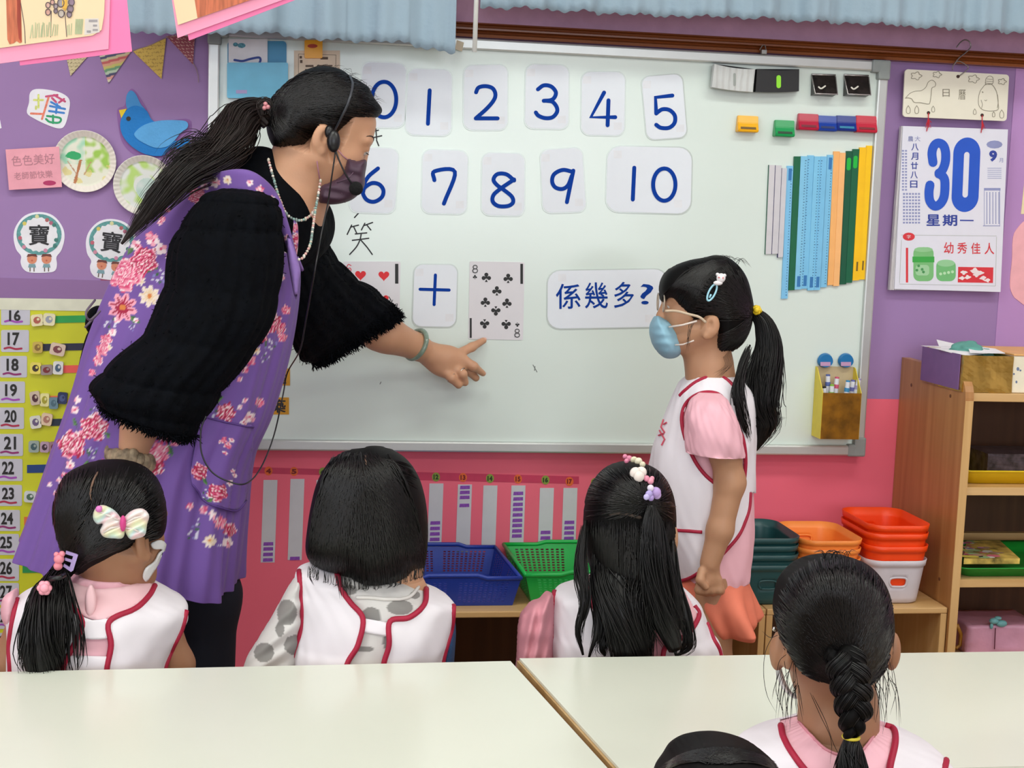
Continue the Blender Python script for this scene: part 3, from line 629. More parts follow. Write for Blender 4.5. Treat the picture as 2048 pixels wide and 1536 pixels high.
def wclip(label, x0, y0_, x1, y1, col, mark):
    c = P((x0+x1)/2, y1, YB); t = thing('magnet_clip', label, 'magnet clip', (c[0], YB, c[2]), 'coloured wedge magnets')
    A = P(x0, y0_, YB); B = P(x1, y1, YB); X0, X1, Z1, Z0 = A[0], B[0], A[2], B[2]
    pr = [(YB, Z1), (YB-.008, Z1), (YB-.013, Z1-.45*(Z1-Z0)), (YB-.022, Z0+.004), (YB-.020, Z0), (YB, Z0)]
    V, F = extrude([(X0, y, z) for y, z in pr], (X1-X0, 0, 0)); V = np.array(V)
    V[:, 0] += (V[:, 2]-Z0)*.06; bm = bmesh.new(); vs = [bm.verts.new(v) for v in V]
    for f in F: bm.faces.new([vs[i] for i in f])
    bmesh.ops.recalc_face_normals(bm, faces=bm.faces[:]); bmesh.ops.bevel(bm, geom=bm.edges[:], offset=.0012, segments=2, affect='EDGES'); mb = MB(); mb.bm(bm); mb.build('wedge', mat('magnet_'+col, col, .3, var=.03), t)
    mb = MB(); zz = (Z0+Z1)/2-.25*(Z1-Z0); yy = YB-.0176; mb.add([(X0+.006, yy-.002, zz+.002), (X1-.006, yy-.002, zz+.002), (X1-.006, yy-.0042, zz-.003), (X0+.006, yy-.0042, zz-.003)], [(0, 1, 2, 3)]); mb.build('mark', mat('mark_'+mark, mark, .5), t)
for a in (('yellow wedge magnet, first of the magnet row', 1472, 231, 1511, 266, 'f5b414', '6e5010'), ('green wedge magnet beside the yellow one', 1546, 240, 1583, 275, '0b9a52', '123a20'), ('red wedge magnet between green and blue magnets', 1593, 227, 1631, 262, 'b81a3e', '701028'), ('blue wedge magnet right beside the first red one', 1632, 231, 1667, 264, '133c9e', '0c2560'),
          ('dark blue wedge magnet with a teal mark', 1669, 231, 1706, 264, '102c86', '1d7aa0'), ('red wedge magnet at the right end of the row', 1708, 231, 1747, 267, 'c41f3c', '7a1020')): wclip(*a)
# rulers and strips
K5 = crop(1500, 280, 4.654)
RS = [('whiteboard strip', 180, 232, 145, 1062, 62, 'd3d0d4', 'leftmost grey strip, dark green edged', 0), ('s', 240, 235, 205, 1060, 58, 'd0cdd2', 'second grey strip, navy edged', 0), ('s', 300, 262, 262, 1092, 48, 'cfcdd3', 'third grey strip, lowest of the grey ones', 0),
      ('r', 345, 240, 292, 1478, 62, '7fc2ea', 'lowest hanging pale blue ruler, beside the grey strips', 1), ('r', 412, 152, 358, 1400, 62, '06623f', 'dark green strip between pale blue rulers', 0),
      ('r', 474, 150, 416, 1392, 66, '83c6e8', 'pale blue ruler right of the lone dark green strip', 1), ('r', 538, 142, 478, 1385, 62, '7dc3e9', 'second pale blue ruler right of the green strip', 1), ('r', 600, 152, 536, 1400, 62, '80c6ea', 'middle pale blue ruler of the five together', 1), ('r', 660, 152, 596, 1398, 60, '7cc1e8', 'fourth pale blue ruler right of the green strip', 1), ('r', 720, 138, 655, 1372, 62, '7ec2e7', 'pale blue ruler touching the apricot strips', 1),
      ('r', 780, 105, 722, 1352, 60, 'f6b56e', 'left apricot strip, next to the pale blue rulers', 0), ('r', 836, 118, 776, 1360, 58, 'f8ba78', 'right apricot strip, next to the dark green pair', 0),
      ('r', 896, 102, 836, 1345, 64, '04563a', 'left dark green strip of the pair with lime marks', 2), ('r', 958, 84, 890, 1330, 64, '05603f', 'right dark green strip of the pair with lime marks', 2),
      ('r', 1022, 68, 955, 1308, 64, 'fcc40c', 'left yellow strip with small dark print', 3), ('r', 1085, 52, 1012, 1300, 58, 'fdc80e', 'rightmost yellow strip beside the board frame', 3)]
for i, (nm, xt, yt, xb_, yb_, wd, col, lb, kind) in enumerate(RS):
    q = K5([(xt, yt), (xt+wd-3, yt+1), (xb_+wd-4, yb_-2), (xb_, yb_)]); b = P(*np.mean(q, 0), YB)
    t = thing('ruler' if kind == 1 else 'magnetic_strip', lb, 'ruler' if kind == 1 else 'strip', (b[0], YB, P(*q[3], YB)[2]), 'rulers and strips on the board')
    th_ = .004+.0012*(i % 3)
    mb = MB(); flat(mb, q, YB, th_); mb.build('blade', mat('strip_'+col, col, .35, var=.04), t)
    q = np.array(q); L4 = lambda u, v: tuple((1-v)*((1-u)*q[0]+u*q[1])+v*((1-u)*q[3]+u*q[2]))
    if kind == 1:
        mb = MB(); yy = YB-th_; fl_ = i % 2
        for k in range(46):
            v = .03+.94*k/45; l = .20 if k % 5 else .34; u0, u1 = (.66, .66+l*.6) if fl_ else (.08, .08+l*.6)
            flat(mb, [L4(u0, v), L4(u1, v), L4(u1, v+.006), L4(u0, v+.006)], yy, .0002)
        mb.build('scale_mark', mat('ruler_ink', '2f5f8c', .5), t, kind='stuff')
        mb = MB(); v0, v1 = ((.90, .98) if i > 3 and i < 9 else (.02, .11)); flat(mb, [L4(.3, v0), L4(.8, v0), L4(.8, v1), L4(.3, v1)], yy, .0003)
        mb.build('label_patch', mat('ruler_patch', '2f76b4', .5), t)
    if kind == 0 and i < 3:
        mb = MB(); flat(mb, [L4(-.12, 0), L4(.06, 0), L4(.06, 1.003), L4(-.12, 1.003)], YB, th_*.8); mb.build('edge_band', mat('edge_'+('g' if i == 0 else 'n'), '3d6a58' if i == 0 else '2c2560', .5), t)
    if kind == 2:
        v0 = .05; mb = MB(); c = [L4(.18, v0), L4(.80, v0), L4(.80, v0+.095), L4(.18, v0+.095)]; flat(mb, rrect(c, .5), YB-th_, .0004); mb.build('emblem', mat('lime_mark', '12b43a', .4), t)
    if kind == 3:
        mb = MB(); c = [L4(.42, .855), L4(.42, .93), L4(.78, .93), L4(.78, .855)]; flat(mb, [L4(.45, .86), L4(.72, .86), L4(.72, .93), L4(.45, .93)], YB-th_, .0002); mb.build('print', mat('dark_gold', '7a5c10', .5), t)
# pen box with two round magnets
K7 = crop(1448, 640, 3.4133)
t = thing('pen_box', 'yellow and gold cardboard pen box hanging at the lower right of the board', 'pen box', (P(1675, 870, YB)[0], YB-.03, P(1675, 875, YB)[2]))
db = .055; A = P(1625, 760, YB); F_ = lambda x, y, d: P(x, y, YB-d)
xl, xr_ = P(1632, 800, YB-.001)[0]+.001, P(1722, 800, YB-db)[0]; z0_ = P(1640, 878, YB-db)[2]; zfront = P(1680, 786, YB-db)[2]; zback = P(1670, 733, YB-.001)[2]
xl = P(1641, 870, YB-db)[0]; M_y = mat('box_yellow', 'e6cf3c', .45); M_gd = mat('gold_film', '9a6a14', .15, .55, var=.5, scale=30, bump=.5, bscale=30, coat=.6); M_kr = mat('kraft', 'c4b08c', .7)
def plate(nm, V, m, th=.0016):
    mk(nm, V, [tuple(range(len(V)))], m, t, solid=th)
plate('back_panel', [(xl, YB-.0015, z0_), (xr_, YB-.0015, z0_), (xr_, YB-.0015, zback), (xl, YB-.0015, zback)], M_kr)
plate('side_panel', [(xl, YB-.001, z0_), (xl, YB-.001, zback), (xl, YB-.012, zback-.002), (xl, YB-db, zfront), (xl, YB-db, z0_)], M_y)
plate('side_panel', [(xr_, YB-.001, z0_), (xr_, YB-.001, zback), (xr_, YB-.012, zback-.002), (xr_, YB-db, zfront), (xr_, YB-db, z0_)], M_y)
plate('front_panel', [(xl, YB-db, z0_), (xr_, YB-db, z0_), (xr_, YB-db, zfront), (xl, YB-db, zfront)], M_gd)
plate('base_panel', [(xl, YB-.002, z0_+.001), (xr_, YB-.002, z0_+.001), (xr_, YB-db, z0_+.001), (xl, YB-db, z0_+.001)], M_y)
for i, (x, lb) in enumerate(((1650, 'round blue magnet holding the pen box, nearer the girl'), (1691, 'round blue magnet holding the pen box, nearer the board frame'))):
    c = P(x, 722, YB-.004); t2 = thing('round_magnet', lb, 'magnet', (c[0], YB-.004, c[2]-.02), 'round blue magnets')
    mb = MB(); pr = []; R = .0185
    pts = [(c[0]+R*math.cos(a), YB-.004, c[2]+R*math.sin(a)*(1.0 if math.sin(a) > 0 else .85)) for a in np.linspace(0, 2*PI, 29)[:-1]]
    V, F = extrude(pts, (0, -.009, 0)); V = np.array(V); V[28:] = c*[1, 0, 1]+np.array([0, YB-.013, 0])+(V[28:]-c*[1, 0, 1]-np.array([0, YB-.013, 0]))*.86
    mb.add(V, F); mb.build('disc', mat('magnet_blue', '1272b0', .35), t2)
    mb = MB(); flat(mb, q4(x-9, 724, x+11, 732), YB-.0131, .0005); mb.build('name_tag', mat('tag_pink', 'c59ac0', .5), t2)
MK = [((1655, 800), (1656, 752), '5a6cae', 'white marker with a blue band standing at the back of the pen box'), ((1668, 800), (1674, 757), 'd05a78', 'white marker with a pink cap'), ((1662, 800), (1664, 772), '8ac04a', 'marker with a lime green end'), ((1690, 800), (1696, 764), '3f8fc0', 'white marker with a light blue band'), ((1700, 800), (1706, 763), '6a70b4', 'white marker with a violet blue band'), ((1712, 800), (1722, 760), 'a49ac8', 'pale lilac marker nearest the board frame'), ((1650, 800), (1648, 776), '22242a', 'short marker with a dark end by the yellow side')]
for i, (a, b, col, lb) in enumerate(MK):
    d = .02+.006*(i % 4); b3 = P(*b, YB-d); a3 = P(*a, YB-d); dr = (a3-b3)/np.linalg.norm(a3-b3); dr[0] *= .75; e = b3+dr*.075
    b3[0] = min(max(b3[0], xl+.006), xr_+.004); e[0] = min(max(e[0], xl+.009), xr_-.009)
    t2 = thing('marker_pen', lb+' in the pen box' if 'pen box' not in lb else lb, 'marker', e, 'markers in the pen box'); ax = b3-e; L_ = np.linalg.norm(ax)
    mb = MB(); mb.lathe([(0, 0), (.0058, 0), (.0058, L_*.72), (.0052, L_*.73), (.0052, L_)], e, ax, 14); mb.build('barrel', mat('marker_white', 'e4e6ee', .35), t2, smooth=False)
    mb = MB(); mb.lathe([(.0062, L_*.70), (.0062, L_*.82)], e, ax, 14); mb.lathe([(.0046, L_*.995), (.005, L_*1.0), (.005, L_*1.05), (.0, L_*1.06)], e, ax, 14); mb.build('band', mat('marker_'+col, col, .35), t2)
# blue pocket with a card, clipped sheet, tags
t = thing('card_pocket', 'light blue card pocket at the top left of the whiteboard', 'pocket', (P(510, 190, YB)[0], YB-.01, P(510, 198, YB)[2]))
slab('back_sheet', None, None, rrect(q4(455, 82, 573, 196), .07), YB, .002, mat('pocket_deep', '3f8fb8', .45), parent=t)
slab('front_pocket', None, None, rrect(q4(454, 125, 576, 196), .05), YB-.006, .012, mat('pocket_blue', '66b6d6', .4), parent=t)
slab('name_tag', None, None, q4(472, 180, 494, 187), YB-.018, .0005, mat('tag_lilac', 'a59ac8', .5), parent=t)
t = thing('picture_card', 'white card with a blue brush stroke standing in the blue pocket', 'card', (P(495, 100, YB)[0], YB-.004, P(495, 126, YB)[2]))
slab('card_sheet', None, None, q4(457, 78, 535, 135), YB-.0035, .001, mat('card_cream', 'e4e2e4', .5), parent=t)
mb = MB(); stroke(mb, [(469, 120), (485, 122), (500, 118), (517, 115), (521, 119), (519, 126)], 4.5, YB-.0046, .0003); mb.build('brush_stroke', mat('navy', '16388c', .5), t)
mb = MB(); flat(mb, disc(471, 89, 5, 4), YB-.0046, .0003); flat(mb, disc(483, 91, 8, 5), YB-.0047, .0003); mb.each('logo_print', mat('logo_print', '4a8a9a', .5, var=.6, scale=200), t)
t = thing('notice_sheet', 'cream handwritten sheet held by an orange clip above the teacher\'s head', 'notice', (P(633, 120, YB)[0], YB, P(633, 150, YB)[2]))
slab('sheet', None, None, q4(588, 101, 680, 158), YB, .001, mat('cream_paper', 'e3cfb6', .6), parent=t)
mb = MB()
for q in ((599, 112, 604, 117), (600, 120, 605, 126), (641, 114, 656, 119), (611, 130, 627, 134), (634, 130, 665, 133), (610, 138, 650, 141)): flat(mb, q4(*q), YB-.001, .0002)
for s in (((597, 108), (597, 150)), ((597, 108), (672, 110)), ((672, 110), (671, 150))): stroke(mb, s, .8, YB-.001, .0002)
mb.build('writing', mat('brown_ink', '5a4636', .6), t, kind='stuff')
t = thing('spring_clip', 'orange yellow magnetic clip holding the cream sheet', 'clip', (P(627, 100, YB)[0], YB-.01, P(627, 117, YB)[2]))
slab('clip_plate', None, None, rrect(q4(609, 80, 645, 116), .08), YB-.0012, .009, mat('clip_orange', 'f2a70c', .35), parent=t)
slab('clip_print', None, None, disc(625, 92, 10, 4), YB-.0103, .0003, mat('clip_red', 'b0341c', .5), parent=t)
slab('price_tag', 'small beige tag on the board frame beside the curtain', 'tag', [(914, 80), (928, 85), (924, 103), (910, 98)], -.003, .001, mat('beige_tag', 'cdbfa6', .6))
for q, ch, lb in (((551, 737, 580, 771), '金', 'orange tag with black writing on the board, upper one behind the teacher\'s apron'), ((538, 795, 578, 829), '築', 'orange tag with black writing on the board, lower one behind the teacher\'s apron')):
    c = P((q[0]+q[2])/2, q[3], YB); t = thing('word_tag', lb, 'tag', (c[0], YB, c[2])); slab('tag_sheet', None, None, q4(q[0]-8, q[1], q[2], q[3]), YB, .0012, mat('tag_orange', 'd99a1c', .5), parent=t)
    mb = MB(); txt(mb, ch, q4(q[0]+2, q[1]+4, q[2]-7, q[3]-4), YB-.0012, .04); mb.build('lettering', M_ink, t)
slab('pink_note', 'beige paper corner on the board behind the teacher\'s ponytail', 'note', [(443, 268), (470, 266), (470, 330), (441, 320)], YB, .001, mat('beige_note', 'c9b6a2', .6))
# ================================================================== left wall display
yp = YW-.002                                 # face of the purple paper
def pthing(name, label, cat, pix, y, group=None):
    c = np.mean(np.array(pix), 0); b = P(*c, y); return thing(name, label, cat, (b[0], y, P(c[0], max(q[1] for q in pix), y)[2]), group)
def part(name, pix, y, th, m, t): mb = MB(); flat(mb, pix, y, th); return mb.build(name, m, t)
# bunting
t = pthing('bunting', 'paper bunting of patterned triangle flags pinned above the bird', 'bunting', [(130, 70), (400, 165)], yp)
mb = MB(); 
def vc_flag(pts, fn, m='flag_print', y=yp-.001, grid=26, nm='flag'):
    a, b, c = [np.array(p, float) for p in pts]; V = []; C = []; idx = {}; F = []
    for i in range(grid+1):
        for j in range(grid+1-i):
            u, v = i/grid, j/grid; p = a*(1-u-v)+b*u+c*v; idx[i, j] = len(V); V.append(P(p[0], p[1], y-.0015)); C.append(fn(u, v, p))
    for i in range(grid):
        for j in range(grid-i):
            F.append((idx[i, j], idx[i+1, j], idx[i, j+1]))
            if i+j < grid-1: F.append((idx[i+1, j], idx[i+1, j+1], idx[i, j+1]))
    return mk(nm, V, F, mat('flag_print', 'ffffff', .6, attr=True), t, cols=np.array([lin(c_) for c_ in C]), solid=.001)
def dots(base, dot, s):
    def f(u, v, p):
        x, y_ = p[0]/s, p[1]/s; return dot if (math.cos(x*2*PI+(.5 if int(y_) % 2 else 0)*2*PI)+math.cos(y_*2*PI)) > 1.0 else base
    return f
strp = ['dcd2b4', '46486a', 'c8b890', 'c05a5a', 'd9a080', 'c8c06a', '6a9a70', 'b8c8b0', '46486a', 'd99a90']
vc_flag([(132, 112), (176, 112), (141, 152)], dots('cfc096', '8a7a56', 7))
vc_flag([(199, 112), (264, 100), (217, 167)], lambda u, v, p: strp[int((p[1]+.28*p[0])/5.5) % 10], grid=34)
vc_flag([(266, 103), (332, 77), (323, 158)], dots('d6b452', 'a8843a', 7), grid=34)
vc_flag([(332, 72), (390, 68), (386, 129)], dots('93414f', 'd8b0a0', 6.5), grid=34)
mb = MB(); mb.tube([P(x, y, yp-.003) for x, y in ((120, 112), (200, 110), (264, 101), (298, 92), (332, 75), (392, 66))], .0008, 5)
mb.tube([P(x, y, yp-.003) for x, y in ((386, 126), (392, 136), (396, 150), (397, 165))], .0007, 5); mb.build('string', mat('string', 'a08a80', .7), t)
# coloured character sticker
t = pthing('drawn_sticker', 'white cut-out sticker with hand coloured characters above the paper plate', 'sticker', [(55, 178), (140, 256)], yp)
part('sticker_sheet', catmull([(60, 186), (72, 178), (100, 180), (125, 187), (139, 200), (138, 222), (130, 250), (118, 257), (95, 250), (70, 238), (54, 226), (58, 205)], 4, True), yp, .0012, mat('sticker_white', 'ecebf2', .5), t)
for nm, col, ss in (('yellow_stroke', 'd8e07a', [((77, 190), (77, 215)), ((68, 200), (86, 200)), ((72, 213), (72, 218))]), ('orange_stroke', 'e8836a', [((97, 195), (88, 225), (84, 238)), ((62, 227), (86, 228))]), ('red_stroke', 'c84a78', [((92, 193), (115, 190)), ((108, 190), (130, 203)), ((118, 205), (128, 198)), ((104, 196), (112, 204))]), ('blue_stroke', '3a82d0', [((100, 212), (130, 218)), ((98, 222), (128, 226)), ((114, 208), (112, 226)), ((102, 204), (120, 214))]), ('green_stroke', '2aa06a', [((94, 232), (120, 236), (118, 245), (100, 244), (92, 238)), ((106, 231), (106, 246))])):
    mb = MB()
    for s in ss: stroke(mb, s, 4.2, yp-.0012, .0003)
    mb.each(nm, mat('crayon_'+col, col, .6, var=.2, scale=300), t)
# blue bird
KA = crop(0, 0, 3.4133)
t = pthing('paper_bird', 'blue felt bird with raised wing on the purple wall', 'wall decoration', [(236, 180), (378, 312)], yp)
part('backing', catmull(KA([(850, 720), (870, 640), (900, 605), (940, 640), (1000, 740), (1050, 830), (1270, 810), (1310, 860), (1290, 960), (1300, 1030), (1200, 1040), (1100, 1075), (930, 1060), (840, 980), (812, 880), (800, 750)]), 4, True), yp, .0008, mat('bird_edge', '8a5f9c', .7), t)
part('wing', catmull(KA([(868, 740), (862, 660), (890, 618), (925, 640), (960, 710), (990, 750), (930, 760)]), 5, True), yp-.0009, .0015, mat('bird_mid', '3f8cc8', .7), t)
part('bird_body', catmull(KA([(870, 745), (930, 722), (1000, 755), (1045, 825), (1180, 880), (1190, 960), (1290, 945), (1280, 1028), (1180, 1010), (1110, 1062), (1000, 1055), (900, 1000), (835, 920), (822, 830)]), 5, True), yp-.0025, .002, mat('bird_blue', '0c78c4', .7, bump=.3, bscale=200), t)
part('wing', catmull(KA([(920, 905), (980, 855), (1080, 825), (1200, 820), (1272, 830), (1280, 870), (1230, 910), (1190, 960), (1140, 1000), (1060, 1008), (970, 970), (925, 935)]), 5, True), yp-.0046, .0015, mat('bird_light', '58a4dc', .7, bump=.3, bscale=200), t)
part('beak', KA([(866, 742), (812, 752), (828, 806)]), yp-.0012, .0015, mat('beak_yellow', 'e8c820', .6), t)
part('eye', disc(*KA([(877, 810)])[0], 4.6), yp-.0046, .0006, M_blk, t)
# paper plates
def plate_round(label, cx, cy, rx, ry, fn):
    c = P(cx, cy, yp); t = thing('paper_plate', label, 'paper plate', (c[0], yp, P(cx, cy+ry, yp)[2]), 'painted paper plates')
    R = (P(cx+rx, cy, yp)[0]-P(cx-rx, cy, yp)[0])/2; V = []; C = []; nr, na = 44, 168; F = []
    for i in range(nr+1):
        f = i/nr
        for j in range(na):
            a = 2*PI*j/na; rim = max(0, f-.76)/.24
            d = .0015+.0105*(rim if rim < 1 else 1)*(1)+(.0011*math.cos(a*42)*min(1, rim*1.4) if rim > 0 else 0)
            x, z = c[0]+R*f*math.cos(a), c[2]+R*f*math.sin(a); V.append((x, yp-d, z)); C.append(lin(fn(math.cos(a)*f, math.sin(a)*f, f)))
    for i in range(nr):
        for j in range(na): F.append((i*na+j, i*na+(j+1) % na, (i+1)*na+(j+1) % na, (i+1)*na+j))
    mk('plate_disc', V, F, mat('plate_paint', 'ffffff', .6, attr=True, var=.03), t, smooth=True, cols=np.array(C), solid=.0008)
def nz(x, y, s, o=0): return noise.noise(Vector((x*s+o, y*s, o)))
def mixc(a, b, k):
    A = [int(a[i:i+2], 16) for i in (0, 2, 4)]; B = [int(b[i:i+2], 16) for i in (0, 2, 4)]; return ''.join('%02x' % int(max(0, min(255, A[i]*(1-k)+B[i]*k))) for i in range(3))
def pl1(x, y, f):
    if f > .80: return 'ece4da'
    c = 'e6e6d4'
    k = nz(x, y, 4, 3); 
    if x > .0 and y > -.35 and (x*x+(y-.1)**2) < .62: c = mixc(c, '9cc850', max(0, min(1, .5+k*2.2)))
    if x < 0 and y > -.1: c = mixc(c, 'a0d8b8', max(0, min(1, .3+k*2)))
    if (x+.38)**2*1.2+(y-.18)**2*3 < .06*(1+k): c = '2ca866'
    if y < -.1 and k > .25: c = mixc(c, 'e0d080', .7)
    if y < .05 and y > -.75 and abs(x+.16+(y)*-.25) < .045+.02*k: c = 'b8764a'
    if y < .0 and y > -.45 and (abs(x+.02-(y+.4)*.5) < .018 or abs(x+.36+(y+.3)*.7) < .018): c = 'c09070'
    return c
def pl2(x, y, f):
    if f > .80: return 'e9e3da'
    k = nz(x, y, 3.6, 9); c = 'dfe2dc'
    if x*x+y*y > .12: c = mixc(c, 'b8d878', max(0, min(1, (.45 if (x < 0 or y > .2) else .1)+k*1.8)))
    if (x-.1)**2+(y+.12)**2 < .14: c = mixc('d9e0dc', 'b4cfc4', max(0, min(1, .5+k)))
    return c
plate_round('paper plate painted with green and brown trees, overlapped by a pink note', 171, 323, 63, 67, pl1)
plate_round('paper plate with pale green paint partly behind the teacher\'s hair', 289, 371, 61, 61, pl2)
# pink note
t = pthing('pink_note', 'pink paper note with faint pencil writing overlapping the larger plate', 'note', [(11, 296), (122, 380)], yp-.012)
part('note_sheet', [(11, 299), (118, 293), (124, 374), (18, 380)], yp-.0125, .0008, mat('note_pink', 'eba2b0', .65), t)
mb = MB(); txt(mb, '色色美好', [(22, 312), (108, 306), (110, 327), (24, 333)], yp-.0133, -.006); txt(mb, '老師節快樂', [(27, 345), (104, 340), (106, 355), (29, 360)], yp-.0133, -.006); mb.build('pencil_writing', mat('pencil', 'b8808c', .7), t, kind='stuff')
mb = MB(); flat(mb, disc(99, 366, 13, 5), yp-.0133, .0003); mb.build('stamp', mat('stamp_red', 'b02a60', .6), t)
# round badges
for lb, ox, oy, rt_ in (('round name badge with a Chinese character, fully visible under the pink note', 78, 462, 0), ('tilted round name badge with a Chinese character half behind the flowered apron', 224, 476, .12)):
    c_, s_ = math.cos(rt_), math.sin(rt_)
    T = lambda pts: [(ox+x*c_-y*s_, oy+x*s_+y*c_) for x, y in pts]
    t = pthing('name_badge', lb, 'badge', T([(-50, -40), (50, 85)]), yp, 'round name badges')
    part('badge_sheet', catmull(T([(0, -38), (28, -31), (47, -8), (51, 14), (45, 38), (35, 52), (36, 66), (33, 78), (20, 83), (-18, 83), (-32, 75), (-37, 62), (-36, 50), (-46, 36), (-51, 12), (-46, -10), (-28, -31)]), 4, True), yp, .0012, MATS['sticker_white'], t)
    part('wreath', T(disc(0, 7, 45, 41, 40)), yp-.0013, .0005, mat('wreath_teal', '5a9a98', .5, var=.2, scale=250), t)
    part('badge_face', T([(x*(1+.05*math.sin(9*i)), 7+(y-7)*(1+.05*math.sin(9*i))) for i, (x, y) in enumerate(disc(0, 7, 37, 34, 40))]), yp-.0019, .0004, mat('badge_face', 'e6e6ea', .5), t)
    mb = MB(); k_ = [('d8c860', -29, -15), ('d8d8a0', -4, -29), ('b06060', 16, -22), ('b06078', 24, -16), ('c06070', -38, 14), ('d08aa0', -30, 32), ('d08aa8', 13, 39), ('3a7a70', 34, 18), ('3a7a70', 32, 30), ('3a7a70', 30, -12)]
    for col, x, y in k_: flat(mb, T(disc(x, y, 4.2, 4.2, 7)), yp-.0024, .0003, lin(col))
    mb.build('flower_mark', mat('attr_print', 'ffffff', .4, attr=True), t, attr=True, kind='stuff')
    mb = MB(); txt(mb, '寶', T([(-20, -12), (20, -12), (20, 28), (-20, 28)]), yp-.0024, .03); mb.build('lettering', M_ink, t)
    for dx in (-14, 15):
        mb = MB(); flat(mb, T(disc(dx, 56, 10, 10, 12)), yp-.0013, .0006, lin('d98a68')); flat(mb, T([(dx-11, 52), (dx-8, 46), (dx+8, 46), (dx+11, 52), (dx, 50)]), yp-.002, .0003, lin('6b3226'))
        flat(mb, T([(dx-6, 66), (dx+6, 66), (dx+8, 73), (dx-8, 73)]), yp-.0013, .0006, lin('7aa0a8')); flat(mb, T(disc(dx, 59, 2, 2, 6)), yp-.002, .0002, lin('c05a40'))
        for q in (-4, 4): flat(mb, T(q4(dx+q-1, 73, dx+q+1, 81)), yp-.0013, .0004, lin('6a5a4a'))
        mb.build('cartoon_child', MATS['attr_print'], t, attr=True)
slab('name_label', 'small dark pink paper strip behind the apron under the tilted badge', 'label', [(200, 556), (235, 560), (235, 568), (202, 563)], yp, .001, mat('label_maroon', '9a4a68', .6))
slab('cut_paper', 'white paper cut-out just entering at the left edge', 'paper', [(-14, 222), (0, 240), (3, 256), (-14, 262)], yp, .0012, MATS['sticker_white'])
# ------------------------------------------------------------------ numbered chart
yc = YW-.0045
t = pthing('number_chart', 'yellow wall chart with number labels and rows of stickers at the left edge', 'chart', [(-60, 597), (230, 1330)], yc)
part('chart_sheet', [(-70, 600), (225, 600), (225, 1500), (-80, 1500)], yc, .0025, mat('chart_yellow', 'c8ca1e', .5, var=.06, scale=6, bump=.15, bscale=8), t)
part('header_strip', [(-70, 595), (225, 599), (225, 623), (-70, 618)], yc-.0026, .0015, mat('header_pale', 'd9dac4', .5), t)
rows = [(16, 2, 618, 60, 650, 12), (17, 2, 660, 58, 704, 11), (18, 0, 712, 54, 755, 9), (19, -6, 763, 50, 806, 6), (20, -8, 815, 48, 858, 5), (21, -9, 868, 46, 912, 4), (22, -12, 918, 45, 962, 0), (23, -13, 970, 44, 1012, 0), (24, -14, 1020, 40, 1062, -2), (25, -15, 1068, 38, 1110, -4), (26, -16, 1118, 38, 1162, -4), (27, -16, 1166, 38, 1210, -4), (28, -17, 1216, 38, 1258, -4), (29, -18, 1266, 37, 1308, -5)]
for nmb, x0, y0_, x1, y1, tx in rows:
    cd_ = part('number_label', rrect(q4(x0, y0_, x1, y1), .08), yc-.0026, .001, mat('label_grey', 'c2c2cc', .45, var=.03), t)
    mb = MB(); txt(mb, str(nmb), q4(tx+4, y0_+5, tx+28, y1-13) if nmb > 16 else q4(tx+6, y0_+2, tx+29, y1-8), yc-.0037, .03); o2 = mb.build('number_print', M_blk, cd_)
    mb = MB(); stroke(mb, [(tx-2, y1-7), (tx+8, y1-9), (tx+20, y1-6), (tx+32, y1-7)], 4, yc-.0037, .0003); mb.build('underline', mat('ul%d' % (nmb % 3), ['8c2a6a', 'a04ab0', 'a82a48'][nmb % 3], .6), cd_)
for x0, y0_, x1, y1, col in ((107, 632, 180, 646, '1f9a48'), (84, 688, 175, 702, '1d1f3a'), (127, 731, 160, 746, 'e8594e'), (100, 792, 135, 805, 'e8704e'), (100, 838, 140, 852, '1b2a3e'), (54, 930, 110, 946, '123a78'), (45, 1130, 100, 1146, '1f8a48'), (48, 1034, 62, 1050, 'd8703e'), (60, 1180, 100, 1192, '90a01e')):
    part('ribbon', q4(x0, y0_, x1, y1, -.02), yc-.0026, .0015, mat('ribbon_'+col, col, .5), t)
ST = [(62, 629, 86, 652, 'e6dcb0', 'b05a4a'), (86, 627, 110, 651, 'e6dfb6', '9aa0b0'), (65, 684, 85, 706, 'c9ae52', '8a6a2a'), (100, 687, 130, 711, 'd9c2ae', '7a3a42'), (60, 725, 82, 748, 'e8d860', '3a2a1c'), (81, 730, 105, 750, '9a8a86', '7a2228'), (106, 723, 126, 749, 'e0e0dc', '46607a'), (60, 783, 80, 810, 'cbb8a4', '4a1c2a'), (80, 787, 98, 813, 'e6e09a', 'a8a02a'), (98, 795, 116, 818, '6a8a96', '4a6a78'), (115, 785, 134, 808, '22305a', '4a5a8a'), (60, 832, 82, 857, 'd9d9cc', '6a5a80'), (82, 827, 104, 851, 'dfc6a8', 'b07a6a'), (57, 882, 78, 905, '9aa8a0', '3a5a60'), (80, 884, 98, 905, 'b89ab0', '3a2030'), (98, 884, 117, 905, 'a07a86', '6a2a3a'), (48, 983, 72, 1005, 'd0d4d4', '4a6a5a')]
